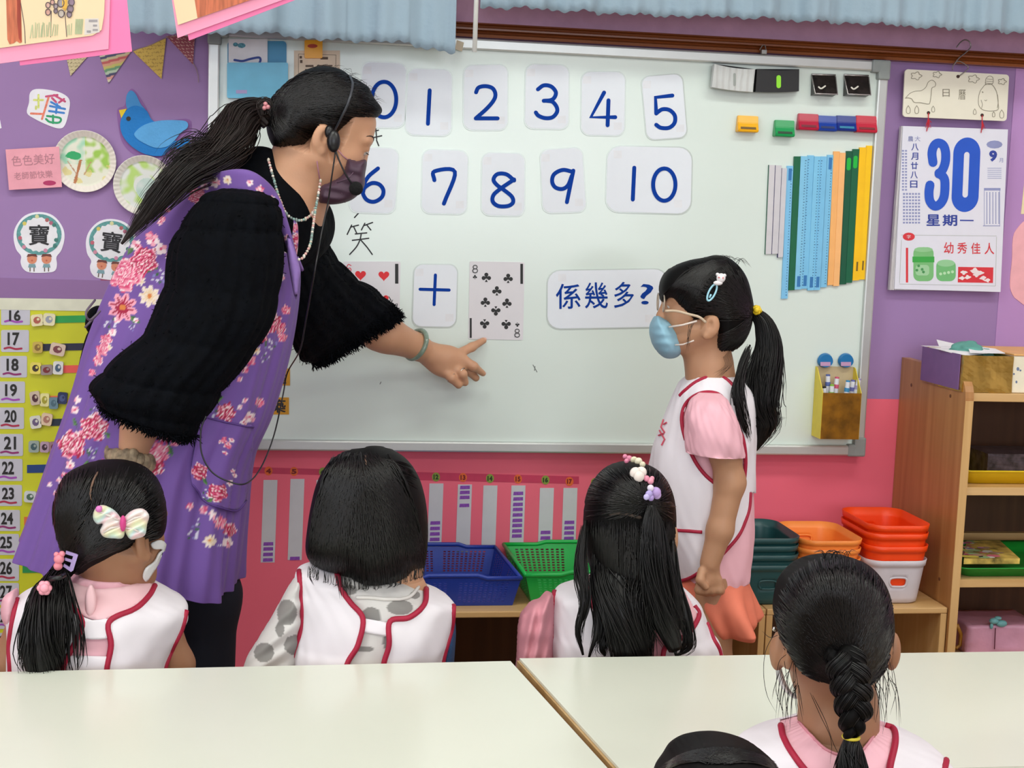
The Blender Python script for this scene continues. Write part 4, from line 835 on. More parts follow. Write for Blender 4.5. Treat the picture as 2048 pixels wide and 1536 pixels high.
for i, (x0, y0_, x1, y1, c1, c2) in enumerate(ST):
    a = [-6, 5, 0, 12, 4, -3, 3, -9, 2, 0, 5, -8, 10, 0, 3, -2, 4][i]*PI/180; cx, cy = (x0+x1)/2, (y0_+y1)/2; cc, ss = math.cos(a), math.sin(a)
    T = lambda pts: [(cx+x*cc-y*ss, cy+x*ss+y*cc) for x, y in pts]; hx, hy = (x1-x0)/2, (y1-y0_)/2
    o2 = part('block_sticker', rrect(T(q4(-hx, -hy, hx, hy)), .2), yc-.0027, .007, mat('stk_'+c1, c1, .5), t)
    mb = MB(); flat(mb, T(disc(0, 0, hx*.62, hy*.62, 9)), yc-.0098, .0003, lin(c2)); flat(mb, T(disc(hx*.2, -hy*.15, hx*.25, hy*.25, 7)), yc-.0102, .0003, lin(c1)); mb.build('picture', MATS['attr_print'], o2, attr=True)
# ------------------------------------------------------------------ reward strips on the pink wall
yr = YW-.002
NW = dict(enumerate('zero one two three four five six seven eight nine ten eleven twelve thirteen fourteen fifteen sixteen seventeen eighteen'.split()))
SB = [(482, 938, 482, 958, 1110, 'g', [(1050, 8)], 3), (537, 942, 540, 960, 1125, 'o', [1088, 1098, 1109, 1120], 4), (588, 943, 594, 958, 1120, 'o', [1117], 5), (646, 944, 646, 960, 1120, 'g', [], 6), (872, 954, 872, 967, 1100, 'g', [1046, 1057, 1068, 1079], 12), (926, 955, 929, 969, 1104, 'o', [975, 985, 995, 1011], 13), (980, 957, 980, 971, 1100, 'g', [], 14), (1036, 958, 1036, 971, 1100, 'o', [987, 998, 1009, 1019, 1030, 1041, 1051, 1062, 1072], 15), (1091, 960, 1093, 976, 1092, 'g', [1065, 1076], 16), (1139, 963, 1140, 976, 1092, 'o', [1045, 1056, 1066, 1077], 17), (1190, 965, 1190, 980, 1094, 'g', [], 18)]
for cx, cy, sx, sy, ey, col, marks, num in SB:
    tg = thing('round_tag', '%s round sticker tag numbered %s on the pink wall' % ('orange' if col == 'o' else 'green', NW[num]), 'tag', P(cx, cy+9, yr), 'numbered round tags')
    part('disc', disc(cx, cy, 8, 9), yr, .001, mat('tag_'+col, 'e8692c' if col == 'o' else '8a9a3a', .5), tg)
    mb = MB(); txt(mb, str(num), q4(cx-5, cy-5, cx+5, cy+5), yr-.001, .05); mb.build('number_print', mat('tag_ink_'+col, '7a1410' if col == 'o' else '1c3a10', .5), tg)
    st = pthing('paper_strip', 'white reward strip under the %s tag number %s, %s' % ('orange' if col == 'o' else 'green', NW[num], 'with purple marks' if marks else 'blank'), 'paper strip', [(sx-14, sy), (sx+14, ey)], yr, 'reward strips')
    lean = -.035*(ey-sy)
    part('strip_sheet', [(sx-13, sy), (sx+15, sy), (sx+15+lean, ey), (sx-13+lean, ey)], yr, .001, mat('strip_white', 'cfcfd4', .6, var=.03), st)
    mb = MB(); ml = [m for m in marks if not isinstance(m, tuple)] or ([1048, 1058, 1069, 1080, 1091, 1102] if marks else [])
    for m in ml:
        xx = sx+lean*(m-sy)/(ey-sy); flat(mb, [(xx-8, m-3.4), (xx+11, m-3.8), (xx+11, m+3), (xx-9, m+3.6)], yr-.001, .0003)
    if ml: mb.each('purple_mark', mat('mark_violet', '8a4ab0', .6, var=.25, scale=400), st)
mb = MB(); flat(mb, [(500, 934), (830, 944), (830, 956), (500, 946)], yr, .0006); mb.build('pink_tape', mat('pink_tape', 'c83a5c', .35), label='long glossy pink tape band behind the round tags, left part', cat='tape')
mb = MB(); flat(mb, [(832, 944), (1158, 953), (1158, 968), (832, 960)], yr, .0006); mb.build('pink_tape', MATS['pink_tape'], label='long glossy pink tape band behind the round tags, right part', cat='tape')
# ------------------------------------------------------------------ hanging calendar
yk = YW-.02
K8 = crop(1760, 70, 5.6875); KB = crop(1760, 340, 5.6875)
t = pthing('wall_calendar', 'tear-off wall calendar showing 30 with a cream header board', 'calendar', [(1780, 140), (2018, 585)], yk)
M_cal = mat('calendar_paper', 'e2e2ee', .6, var=.015); M_cb = mat('calendar_blue', '1b55c8', .5, var=.02); M_cr = mat('calendar_red', 'd8323c', .5)
hb = part('header_board', rrect(K8([(285, 388), (1470, 452), (1440, 980), (258, 930)]), .07), yk, .004, mat('header_cream', 'e9e4d2', .55, var=.015), t)
mb = MB(); yk2 = yk-.004
def outl(pts, w=1.1, closed=True, f=K8): stroke(mb, f(list(pts)+([pts[0]] if closed else [])), w, yk2, .0003)
outl([(290, 718), (340, 665), (400, 640), (470, 632), (520, 595), (550, 535), (595, 515), (632, 545), (625, 585), (590, 605), (582, 680), (570, 760), (550, 785), (460, 770), (390, 765), (360, 725), (320, 715)])
outl([(1190, 570), (1140, 640), (1120, 720), (1125, 800), (1170, 850), (1250, 865), (1340, 850), (1345, 780), (1335, 690), (1320, 630), (1280, 570), (1235, 558)])
outl([(1200, 560), (1205, 500), (1240, 468), (1280, 480), (1288, 530), (1270, 560)]); outl([(1215, 500), (1280, 505)], .9, False); outl([(1210, 525), (1285, 530)], .9, False); outl([(1195, 545), (1280, 552)], .9, False); outl([(1150, 740), (1165, 790), (1155, 830)], 1, False); outl([(1338, 680), (1345, 760), (1335, 830)], 1, False)
for cx, cy, s in ((412, 465, 55), (650, 450, 44), (1065, 500, 56), (1390, 530, 42)):
    outl([(cx+s*(1+.22*math.cos(5*a))*math.cos(a), cy+s*.72*(1+.22*math.cos(5*a))*math.sin(a)) for a in np.linspace(0, 2*PI, 21)[:-1]])
for cx, cy, s in ((322, 845, 42), (418, 845, 42), (605, 840, 32), (1078, 870, 30), (1293, 900, 28), (1385, 895, 44)):
    outl([(cx, cy-s), (cx+s*.5, cy-s*.1), (cx+s*.4, cy+s), (cx-s*.4, cy+s), (cx-s*.5, cy-s*.1)])
outl([(1165, 648), (1170, 652)], 2.2, False); outl([(1190, 740), (1205, 748), (1215, 738)], 1, False)
txt(mb, '日', K8(q4(712, 615, 792, 702)), yk2); txt(mb, '曆', K8(q4(893, 622, 975, 735)), yk2)
mb.build('line_drawing', mat('grey_ink', '8c8574', .6), hb, kind='stuff')
mb = MB()
for q in ((888, 472), (552, 885), (1162, 912)): flat(mb, disc(*K8([q])[0], 3.4), yk2, .0003)
mb.each('hole', mat('hole_brown', '3a2218', .6), hb)
mb = MB(); mb.tube(catmull([P(*q, d) for q, d in zip(K8([(905, 465), (985, 400), (1000, 360), (905, 300), (840, 330), (822, 400)]), (yk-.006, yk-.012, yk-.012, yk-.01, yk-.008, yk-.005))], 6), .0012, 6)
mb.tube(catmull([P(*q, yk-.012) for q in K8([(835, 345), (900, 260), (975, 200), (1030, 140), (1020, 80), (970, 55), (920, 80), (870, 140)])], 6), .0015, 6); mb.build('wire_hook', mat('hook_metal', '8a8480', .3, .8), t, smooth=True)
mb = MB()
for a, b in (((552, 888), (532, 1095)), ((1163, 915), (1150, 1112))):
    A, B = K8([a, b]); rr = random.Random(int(a[0])); mb.tube([P(*A, yk-.006), P((A[0]+B[0])/2+1, (A[1]+B[1])/2, yk-.009), P(*B, yk-.006)], .0011, 6)
    for k in range(9): mb.tube([P(A[0]+rr.uniform(-1, 1), A[1]+12, yk-.008), P(A[0]+rr.uniform(-6, 6), A[1]+rr.uniform(18, 30), yk-.008-rr.uniform(0, .004))], .0006, 4)
mb.build('red_tie', mat('red_thread', 'c81e30', .6), t, kind='stuff')
pad = [(1806, 252), (2016, 259), (2001, 584), (1789, 578)]
part('page_block', [(1803, 252), (2013, 260), (1996, 582), (1779, 580)], yk+.010, .011, mat('page_edges', 'c6c2c4', .6, bump=.4, wave=60), t)
pg = part('front_page', pad, yk-.0015, .0025, M_cal, t)
yq = yk-.004
mb = MB()
mb_ = mb
stroke(mb, [(1872, 335), (1858, 332), (1858, 305), (1866, 287), (1880, 285), (1889, 298), (1890, 318), (1888, 335), (1874, 352)], 0.1, yq)
# heavy condensed figures: outlines
def ringfig(cx, y0_, y1, w, hole, lean=-6):
    n = 24; out = []; inn = []
    def pill(hw, ya, yb):
        o = []
        for i in range(n+1): a = PI*i/n; o.append((hw*math.cos(a), ya+hw*1.15-hw*1.15*math.sin(a)))
        for i in range(n+1): a = PI*i/n; o.append((-hw*math.cos(a), yb-hw*1.15+hw*1.15*math.sin(a)))
        return o
    O = pill(w, y0_, y1); I = pill(hole, y0_+w*1.15-hole*.4, y1-w*1.15+hole*.4); sh = lambda p: (cx+p[0]+lean*(p[1]-y0_)/(y1-y0_), p[1])
    k = len(O); V = [P(*sh(p), yq-.0004) for p in O]+[P(*sh(p), yq-.0004) for p in I]; F = [(i, (i+1) % k, k+(i+1) % k, k+i) for i in range(k)]
    mb.add(V, F)
ringfig(1935, 275, 424, 27, 5.5)
# the 3: thick strokes
stroke(mb, [(1866, 325), (1864, 306), (1868, 292), (1876, 286), (1886, 290), (1891, 303), (1891, 322), (1886, 338), (1878, 348)], 18, yq, .0005)
stroke(mb, [(1878, 346), (1888, 356), (1890, 372), (1888, 394), (1880, 408), (1869, 412), (1860, 402), (1858, 385), (1860, 370)], 18, yq-.0001, .0005)
mb.build('date_figure', M_cb, pg)
mb = MB(); txt(mb, '星', KB(q4(530, 508, 680, 632)), yq, .045); txt(mb, '期', KB(q4(715, 510, 875, 634)), yq, .045); flat(mb, KB([(910, 565), (1065, 568), (1065, 582), (910, 580)]), yq, .0004)
for i, ch in enumerate('八月廿八日'): txt(mb, ch, [(1822+a, b) for a, b in ((1-i*.6, 287+i*18.6), (15-i*.6, 287+i*18.6), (15-i*.6, 301+i*18.6), (1-i*.6, 301+i*18.6))], yq, .03)
txt(mb, '9', K8(q4(1242, 1312, 1332, 1440)), yq, .05); mb.build('blue_print', mat('calendar_navy', '2a3f9c', .5), pg, kind='stuff')
mb = MB(); txt(mb, '農', K8(q4(318, 1150, 378, 1210)), yq, .02); txt(mb, '大', K8(q4(395, 1150, 460, 1210)), yq); txt(mb, '月', K8(q4(1355, 1400, 1400, 1450)), yq)
rr = random.Random(5)
for x0, x1, ya, yb, n in ((1804, 1812, 300, 384, 14), (1806, 1832, 386, 450, 10)):
    for i in range(n):
        yy = ya+(yb-ya)*i/n
        for k in range(int((x1-x0)/5)+1): flat(mb, q4(x0+k*6, yy, x0+k*6+4, yy+(yb-ya)/n*.55), yq, .0002)
flat(mb, disc(1989, 289, 16, 8, 12), yq, .0002)
for k in range(5): flat(mb, q4(1973+k*6, 384, 1974.5+k*6, 448), yq, .0002)
for q in ((1968, 376, 2001, 381), (1968, 378, 1969, 452), (1999, 380, 2000, 453), (1966, 451, 1999, 452.5)): flat(mb, q4(*q), yq, .0002)
for k in range(6): flat(mb, q4(1975, 336+k*4, 2003, 337+k*4), yq, .0002)
mb.build('small_print', mat('pale_blue_print', '8e94c0', .5), pg, kind='stuff')
mb = MB()
for ch, q in (('幼', (728, 822, 835, 950)), ('秀', (880, 825, 990, 950)), ('佳', (1038, 828, 1142, 955)), ('人', (1190, 830, 1298, 958))): txt(mb, ch, KB(q4(*q)), yq, .018)
flat(mb, disc(*KB([(328, 758)])[0], 12, 8), yq, .0003); flat(mb, KB([(890, 1102), (1290, 1108), (1285, 1285), (885, 1278)]), yq, .0003); flat(mb, KB(q4(295, 885, 320, 1280)), yq, .0002)
mb.build('red_print', M_cr, pg, kind='stuff')
mb = MB()
for cx, cy, s in ((955, 1165, 34), (930, 1230, 30), (1000, 1220, 32), (1080, 1150, 45), (1100, 1190, 36), (1150, 1170, 30), (1170, 1230, 34), (1220, 1255, 30)):
    flat(mb, KB([(cx+s*(1+.35*math.cos(4*a+cx))*math.cos(a), cy+s*.7*(1+.3*math.sin(3*a+cy))*math.sin(a)) for a in np.linspace(0, 2*PI, 14)[:-1]]), yq-.0004, .0003)
txt(mb, '字', KB(q4(305, 738, 350, 780)), yq-.0004); mb.build('white_print', mat('print_white', 'f0e4e6', .5), pg, kind='stuff')
for nm, a in (('g1', 0),):
    mb = MB(); g = lambda c: lin(c)
    flat(mb, KB(rrect(q4(380, 878, 610, 1265), .3)), yq, .0003, g('7cc07c')); flat(mb, KB(q4(370, 985, 618, 1050)), yq-.0003, .0003, g('3cab48')); flat(mb, KB(rrect(q4(405, 1080, 560, 1200), .3)), yq-.0003, .0002, g('a4d4a4')); flat(mb, KB(disc(495, 905, 105, 28)), yq-.0003, .0002, g('94cc94'))
    flat(mb, KB(rrect(q4(640, 1025, 862, 1265), .3)), yq, .0003, g('74bf7a')); flat(mb, KB(disc(750, 1060, 100, 40)), yq-.0003, .0002, g('98d09c'))
    for k in range(4): flat(mb, KB(disc(690+k*45, 1182-k*8, 17, 17, 10)), yq-.0003, .0002, g('c0e8bc'))
    for x, y in ((440, 1090), (420, 1140), (495, 1160), (480, 1130)): flat(mb, KB(disc(x, y, 16, 16, 9)), yq-.0006, .0002, g('4a9a5a'))
    mb.build('jar_picture', MATS['attr_print'], pg, attr=True, kind='stuff')
mb = MB()
for s in ([(1803, 470), (1993, 472)], [(1799, 568), (1990, 572)], [(1803, 480), (1799, 566)], [(1993, 474), (1991, 572)]): stroke(mb, s, .8, yq, .0002)
mb.build('frame_line', mat('grey_line', 'a8b0a8', .6), pg, kind='stuff')
# right edge papers
slab('pink_cutout', 'pale pink rounded paper cut-out at the right edge below the calendar level', 'paper', catmull([(2052, 440), (2036, 455), (2026, 475), (2024, 520), (2020, 560), (2022, 582), (2035, 600), (2070, 605), (2070, 440)], 3, True), YW-.0036, .0012, mat('cut_pink', 'f0b0b8', .6))
slab('cream_note', 'cream paper note at the right edge beside the calendar', 'note', [(2050, 352), (2100, 350), (2100, 430), (2042, 428)], YW-.0036, .001, mat('cream_note', 'efe0b4', .6))

# ------------------------------------------------------------------ curtains
M_cur = mat('curtain_cloth', '93a9b8', .75, var=.03, scale=8, sheen=.2, bump=.25, bscale=90, trans=0)
def valance(label, xa, xb, zb_fn, y, per, amp, seed, slant=0):
    r_ = random.Random(seed); N = 420; H = 26; ph = [r_.uniform(0, 6) for _ in range(6)]
    V = []; ztop_ = 2.05
    for j in range(H+1):
        for i in range(N+1):
            x = xa+(xb-xa)*i/N; f = j/H; zb_ = zb_fn(x)+.0022*math.sin(x*260+ph[0])+.002*math.sin(x*97+ph[1])
            u = x/per*2*PI; fold = math.sin(u+.8*math.sin(u*.31+ph[2])+ph[3])*(.7+.3*math.sin(u*.23+ph[4])); fold = math.copysign(abs(fold)**.7, fold)
            yy = y+amp*fold*(.35+.65*f)+amp*.25*math.sin(u*2.7+ph[5])*f; V.append((x, yy, ztop_+(zb_-ztop_)*f))
    F = [(j*(N+1)+i, j*(N+1)+i+1, (j+1)*(N+1)+i+1, (j+1)*(N+1)+i) for j in range(H) for i in range(N)]
    mk('curtain_valance', V, F, M_cur, None, True, label, 'curtain', 'gathered curtain valances', solid=.0015)
yv = -.13
def zline(pts):
    q = [P(a, b, yv) for a, b in pts]; X = [p[0] for p in q]; Z = [p[2] for p in q]; return lambda x: float(np.interp(x, X, Z))
valance('pale blue gathered valance at the upper left above the blue pocket', P(200, 60, yv)[0], P(911, 60, yv)[0], zline([(200, 58), (330, 70), (450, 66), (560, 68), (640, 80), (720, 82), (800, 84), (860, 98), (911, 106)]), yv, .15, .017, 4)
yv = -.12
valance('pale blue gathered valance at the upper right above the wooden rail', P(962, 10, yv)[0], P(2090, 60, yv)[0]+.2, zline([(962, 14), (1080, 18), (1200, 26), (1330, 32), (1470, 34), (1600, 42), (1750, 48), (1900, 58), (2090, 68)]), yv, .13, .015, 9)
mb = MB(); mb.tube([(P(949, 104, -.17)[0], -.17, P(949, 104, -.17)[2]), (P(955, -10, -.17)[0], -.17, 2.0)], .0048, 12); mb.build('curtain_wand', mat('wand_white', 'eceee8', .4), smooth=True, label='thin white curtain wand hanging between the two valances', cat='curtain wand')
mb = MB(); mb.tube([(-1.2, -.1, 2.06), (3.2, -.1, 2.06)], .012, 12); mb.build('curtain_rod', M_al, smooth=True, label='curtain rod above the frame carrying both valances', cat='curtain rod')
# ------------------------------------------------------------------ hanging drawings (nearer the camera)
yh = -1.0
M_p1 = mat('hang_pink', 'f29ab8', .55, var=.02); M_p2 = mat('hang_hotpink', 'f27aae', .55, var=.02); M_dr = mat('drawing_cream', 'e8cfa8', .6, var=.04, scale=8)
t = thing('hanging_drawing', 'crayon drawing with grey flowers on pink paper hanging at the top left corner', 'drawing', (P(100, 60, yh)[0], yh, P(100, 130, yh)[2]), 'hanging drawings')
def hsheet(nm, pix, y, m, par, th_=.0012): mb = MB(); flat(mb, pix, y, th_); return mb.build(nm, m, par)
hsheet('backing_sheet', [(248, -60), (264, 103), (40, 131), (18, -60)], yh+.004, M_p2, t); hsheet('backing_sheet', [(222, -60), (217, 98), (0, 127), (-60, 132), (-60, -60)], yh+.002, M_p1, t)
ds = hsheet('drawing_sheet', [(212, -60), (208, 30), (203, 60), (185, 71), (0, 96), (-60, 103), (-60, -60)], yh, M_dr, t)
K0 = crop(0, 0, 6.8267); yd_ = yh-.0012
mb = MB(); flat(mb, K0([(75, -300), (275, -300), (300, 575), (270, 590), (225, 560), (190, 590), (130, 605), (100, 540)]), yd_, .0003); mb.build('tree_trunk', mat('crayon_brown', 'c06a4a', .7, var=.3, scale=80, stretch=(3, 1, .3)), ds)
mb = MB(); flat(mb, K0([(225, -300), (272, -300), (290, 575), (255, 520), (235, 300)]), yd_-.0003, .0003); mb.build('tree_shade', mat('crayon_rust', 'a04030', .7, var=.3, scale=80, stretch=(3, 1, .3)), ds)
mb = MB()
for s in (((700, 150), (690, 505)), ((885, 160), (910, 500)), ((275, 0), (330, 350), (345, 590))): stroke(mb, K0(s), 1.4, yd_, .0003)
for cx, cy, r1 in ((655, 70, 38), (655, 165, 42), (715, 30, 34), (760, 85, 34), (760, 150, 32), (830, 40, 55), (835, 185, 50), (960, 120, 52), (945, 195, 42), (975, 30, 50)): stroke(mb, K0(ell(cx, cy, r1*.8, r1, 12)), 1.8, yd_-.0006, .0003)
mb.build('flower_outline', mat('crayon_dark', '57484c', .7), ds, kind='stuff')
mb = MB()
for cx, cy, r1, c in ((655, 70, 38, 'dcb0a0'), (655, 165, 42, 'd4a090'), (715, 30, 34, 'd8a898'), (760, 85, 34, 'a8989c'), (760, 150, 32, '8c7c88'), (830, 40, 55, '9a9498'), (835, 185, 50, 'c0b4a8'), (960, 120, 52, '8c7884'), (945, 195, 42, '94808c'), (975, 30, 50, '90788a')): flat(mb, K0(disc(cx, cy, r1*.8, r1, 12)), yd_-.0003, .0002, lin(c))
flat(mb, K0(q4(848, -60, 918, 110)), yd_-.0007, .0002, lin('d8a838')); flat(mb, K0([(850, 108), (918, 108), (885, 150)]), yd_-.0007, .0002, lin('c89830'))
mb.build('flower_fill', MATS['attr_print'], ds, attr=True, kind='stuff')
mb = MB(); rr = random.Random(2)
for i in range(17): x = 420+i*27+(120 if i > 13 else 0); stroke(mb, K0([(x+rr.uniform(-8, 20), 290+rr.uniform(0, 60)), (x+rr.uniform(-10, 10), 520-i*3)]), 1.6, yd_, .0003)
for i in range(5): stroke(mb, K0([(1040+i*22, 265), (1030+i*20, 460)]), 2.4, yd_, .0003)
mb.build('grass', mat('crayon_green', 'a9b890', .7, var=.2), ds, kind='stuff')
mb = MB(); flat(mb, K0([(1160, 255), (1345, 250), (1360, 440), (1150, 480)]), yd_, .0002); mb.build('name_sticker', mat('sticker_grey', 'd4ccc6', .5), ds)
mb = MB()
for q in ((1212, 268, 1330, 300), (1270, 335, 1325, 362), (1185, 415, 1240, 445), (1265, 395, 1335, 420)): flat(mb, K0(q4(*q)), yd_-.0002, .0002)
mb.build('name_print', mat('print_soft', '9a9496', .6), ds, kind='stuff')
mb = MB(); mb.tube([P(60, -70, yh+.005), P(60, -70, yh+.005)*[1, 1, 0]+np.array([0, 0, 2.75])], .0008, 5); mb.build('hanging_string', mat('string', 'a08a80', .7), t)
t = thing('hanging_drawing', 'crayon drawing in brown on pink paper hanging beside the first, above the blue pocket', 'drawing', (P(430, 40, yh)[0], yh, P(400, 80, yh)[2]), 'hanging drawings')
hsheet('backing_sheet', [(345, -60), (378, 81), (590, 0), (700, -45), (700, -60)], yh+.004, M_p2, t); hsheet('backing_sheet', [(335, -60), (355, 76), (565, 0), (690, -50), (690, -60)], yh+.002, M_p1, t)
ds = hsheet('drawing_sheet', [(336, -60), (356, 50), (500, 0), (640, -50), (640, -60)], yh, M_dr, t)
mb = MB(); flat(mb, [(380, -60), (395, 36), (500, 0), (640, -50), (640, -60)], yd_, .0003); mb.build('crayon_fill', MATS['crayon_brown'], ds)
mb = MB(); mb.tube([P(500, -60, yh+.005), P(500, -60, yh+.005)*[1, 1, 0]+np.array([0, 0, 2.75])], .0008, 5); mb.build('hanging_string', MATS['string'], t)

# ================================================================== tables
ZT = ZB-.15
M_tt = mat('table_laminate', 'dfe2d4', .28, var=.012, scale=5, coat=.25); M_te = wood('table_edge', 'c9a878', 'b08a58', .5, axis=0, sc=.6); M_tl = mat('table_leg', '9a9c9e', .35, .7)
def table(label, pts):
    pts = [np.array(p[:2]) for p in pts]; c = np.mean(pts, 0); t = thing('classroom_table', label, 'table', (c[0], c[1], 0))
    ins = [p+(c-p)/np.linalg.norm(c-p)*.004 for p in pts]
    V, F = extrude([(p[0], p[1], ZT-.004) for p in ins], (0, 0, .004)); mb = MB(); mb.add(V, F); mb.build('tabletop', M_tt, t)
    V, F = extrude([(p[0], p[1], ZT-.028) for p in pts], (0, 0, .0238)); mb = MB(); mb.add(V, F); mb.build('edge_band', M_te, t)
    for p in pts:
        q = p+(c-p)/np.linalg.norm(c-p)*.07; mb = MB(); mb.tube([(q[0], q[1], .0), (q[0], q[1], ZT-.0285)], .014, 14); mb.build('leg', M_tl, t, smooth=True)
A = lambda x, y: PZ(x, y, ZT)
n1, n2 = A(1025, 1321), A(1221, 1536); dn = (n2-n1)/np.linalg.norm(n2-n1); e1 = n1+dn*.60
f0 = A(0, 1343); df = (f0-n1)/np.linalg.norm(f0-n1)
table('white topped classroom table filling the lower left', [n1+df*1.2, n1, e1, e1+df*1.2])
m1, m2 = A(1034, 1316), A(1232, 1536); dm = (m2-m1)/np.linalg.norm(m2-m1); g0 = A(2048, 1302); dg_ = (g0-m1)/np.linalg.norm(g0-m1)
table('white topped classroom table at the lower right behind the braided girl', [m1, m1+dg_*1.2, m1+dg_*1.2+dm*.46, m1+dm*.46])
# ================================================================== organic modelling helpers
import openvdb
def nrm(v): v = np.array(v, float); return v/(np.linalg.norm(v)+1e-12)
class SDF:
    def __init__(s, h): s.h = h; s.p = []
    def cap(s, a, b, ra, rb=None, k=.012, op='add'):
        rb = ra if rb is None else rb; a = np.array(a, float); b = np.array(b, float); r = max(ra, rb)
        s.p.append((op, 'cap', (a, b, ra, rb), k, np.minimum(a, b)-r, np.maximum(a, b)+r)); return s
    def chain(s, pts, rs, k=.012):
        for i in range(len(pts)-1): s.cap(pts[i], pts[i+1], rs[i], rs[i+1], k)
        return s
    def ell(s, c, r, R=None, k=.012, op='add'):
        c = np.array(c, float); r = np.array(r, float); R = np.eye(3) if R is None else R; e = np.abs(R)@r
        s.p.append((op, 'ell', (c, r, R), k, c-e, c+e)); return s
    def field(s):
        h = s.h; A = [q for q in s.p if q[0] == 'add']
        lo = np.min([q[4] for q in A], 0)-4*h; hi = np.max([q[5] for q in A], 0)+4*h
        n = np.ceil((hi-lo)/h).astype(int)+1; D = np.full(n, .2, np.float32)
        for op, kind, a, k, b0, b1 in s.p:
            m = k+4*h; i0 = np.maximum(0, np.floor((b0-m-lo)/h).astype(int)); i1 = np.minimum(n, np.ceil((b1+m-lo)/h).astype(int)+1)
            if (i1 <= i0).any(): continue
            X, Y, Z = [(lo[j]+h*np.arange(i0[j], i1[j])).astype(np.float32) for j in range(3)]
            X = X[:, None, None]; Y = Y[None, :, None]; Z = Z[None, None, :]
            if kind == 'cap':
                p, q, ra, rb = a; d = q-p; L2 = max(d@d, 1e-9)
                t = np.clip(((X-p[0])*d[0]+(Y-p[1])*d[1]+(Z-p[2])*d[2])/L2, 0, 1)
                v = np.sqrt((X-p[0]-t*d[0])**2+(Y-p[1]-t*d[1])**2+(Z-p[2]-t*d[2])**2)-(ra+(rb-ra)*t)
            else:
                c, r, R = a; x, y, z = X-c[0], Y-c[1], Z-c[2]
                u = [(R[0, j]*x+R[1, j]*y+R[2, j]*z) for j in range(3)]
                k0 = np.sqrt((u[0]/r[0])**2+(u[1]/r[1])**2+(u[2]/r[2])**2); k1 = np.sqrt((u[0]/r[0]**2)**2+(u[1]/r[1]**2)**2+(u[2]/r[2]**2)**2)+1e-6
                v = k0*(k0-1)/k1
            S_ = D[i0[0]:i1[0], i0[1]:i1[1], i0[2]:i1[2]]
            if op == 'add': hh = np.maximum(k-np.abs(S_-v), 0)/k; S_[...] = np.minimum(S_, v)-hh*hh*k*.25
            else: v = -v; hh = np.maximum(k-np.abs(S_-v), 0)/k; S_[...] = np.maximum(S_, v)+hh*hh*k*.25
        return D, lo
    def mesh(s):
        D, lo = s.field(); g = openvdb.FloatGrid(background=.2); g.copyFromArray(np.ascontiguousarray(D)); V, Q = g.convertToQuads(isovalue=0.0)
        V = V.astype(float)*s.h+lo; Q = Q[:, ::-1]
        a, b, c = V[Q[:, 0]], V[Q[:, 1]], V[Q[:, 2]]
        if np.einsum('ij,ij->', np.cross(b-a, c-a), (a+c)/2-V.mean(0)) < 0: Q = Q[:, ::-1]
        return V, Q
def join(parts):
    V = []; F = []; n = 0
    for v, q in parts: V.append(v); F += (np.asarray(q)+n).tolist(); n += len(v)
    return np.concatenate(V), F
def head(s, C, f, u, sc=1.0, face=True, nose=1.0, lids=False, edz=0.0):
    f = nrm(f); u = nrm(np.array(u)-f*(f@np.array(u))); l = np.cross(u, f); R = np.stack([f, l, u], 1)
    W = lambda x, y, z: C+sc*(f*x+l*y+u*z); e = lambda c, r, k=.012, op='add': s.ell(W(*c), np.array(r)*sc, R, k*sc, op)
    e((-.012, 0, .02), (.095, .075, .09)); e((.035, 0, -.032), (.055, .057, .075), .03); e((.030, 0, .048), (.056, .058, .042), .03); e((.056, 0, -.088), (.026, .028, .022), .03)
    for q in (-1, 1):
        s.cap(W(.05, q*.02, -.088), W(-.002, q*.056, -.052), .020*sc, .022*sc, .02*sc); e((.055, q*.033, -.028), (.024, .022, .025), .02); e((.076, q*.030, .018), (.013, .024, .011), .02)
        e((.094, q*.031, .001), (.013, .016, .011), .008, 'sub')
        if lids: e((.0795, q*.031, .003), (.0115, .0135, .0110), .006)
        e((-.010, q*.077, -.014+edz), (.0150, .0075, .028), .006); e((-.016, q*.081, -.010+edz), (.0135, .006, .024), .004); e((-.005, q*.088, -.010+edz), (.0085, .0085, .015), .002, 'sub'); e((.000, q*.078, -.035+edz), (.0075, .006, .009), .005)
    if nose:
        s.cap(W(.086, 0, .004), W(.090+.013*nose, 0, -.030), .007*sc, .0095*sc, .01*sc)
        for q in (-1, 1): e((.088+.010*nose, q*.011, -.034), (.009, .007, .007), .006)
        e((.087, 0, -.060), (.010, .023, .005), .006); e((.085, 0, -.070), (.010, .019, .006), .006)
    return W, R
def tuck(t, nH, C, R, sc, hair, marg=.004):
    """keeps the skull inside the hair"""
    body = [o for o in t.children if o.name.startswith('body')][0]; me = body.data; co = np.zeros(len(me.vertices)*3); me.vertices.foreach_get('co', co); co = co.reshape(-1, 3)+ORG[t.name]
    L = (co[:nH]-C)@R/sc; zone = ((L[:, 0] < .035) | (L[:, 2] > .085)) & (L[:, 2] > -.05) & (np.abs(L[:, 1]) < .074)
    Cv = Vector(C.tolist())
    for i in np.where(zone)[0]:
        d = co[i]-C; r = np.linalg.norm(d); 
        if r < .02: continue
        h, n_, k, dist = hair.ray_cast(Cv, Vector((d/r).tolist()), .4)
        if h is not None and r > dist-marg: co[i] = C+d/r*max(.02, dist-marg)
    me.vertices.foreach_set('co', (co-ORG[t.name]).ravel()); me.update()
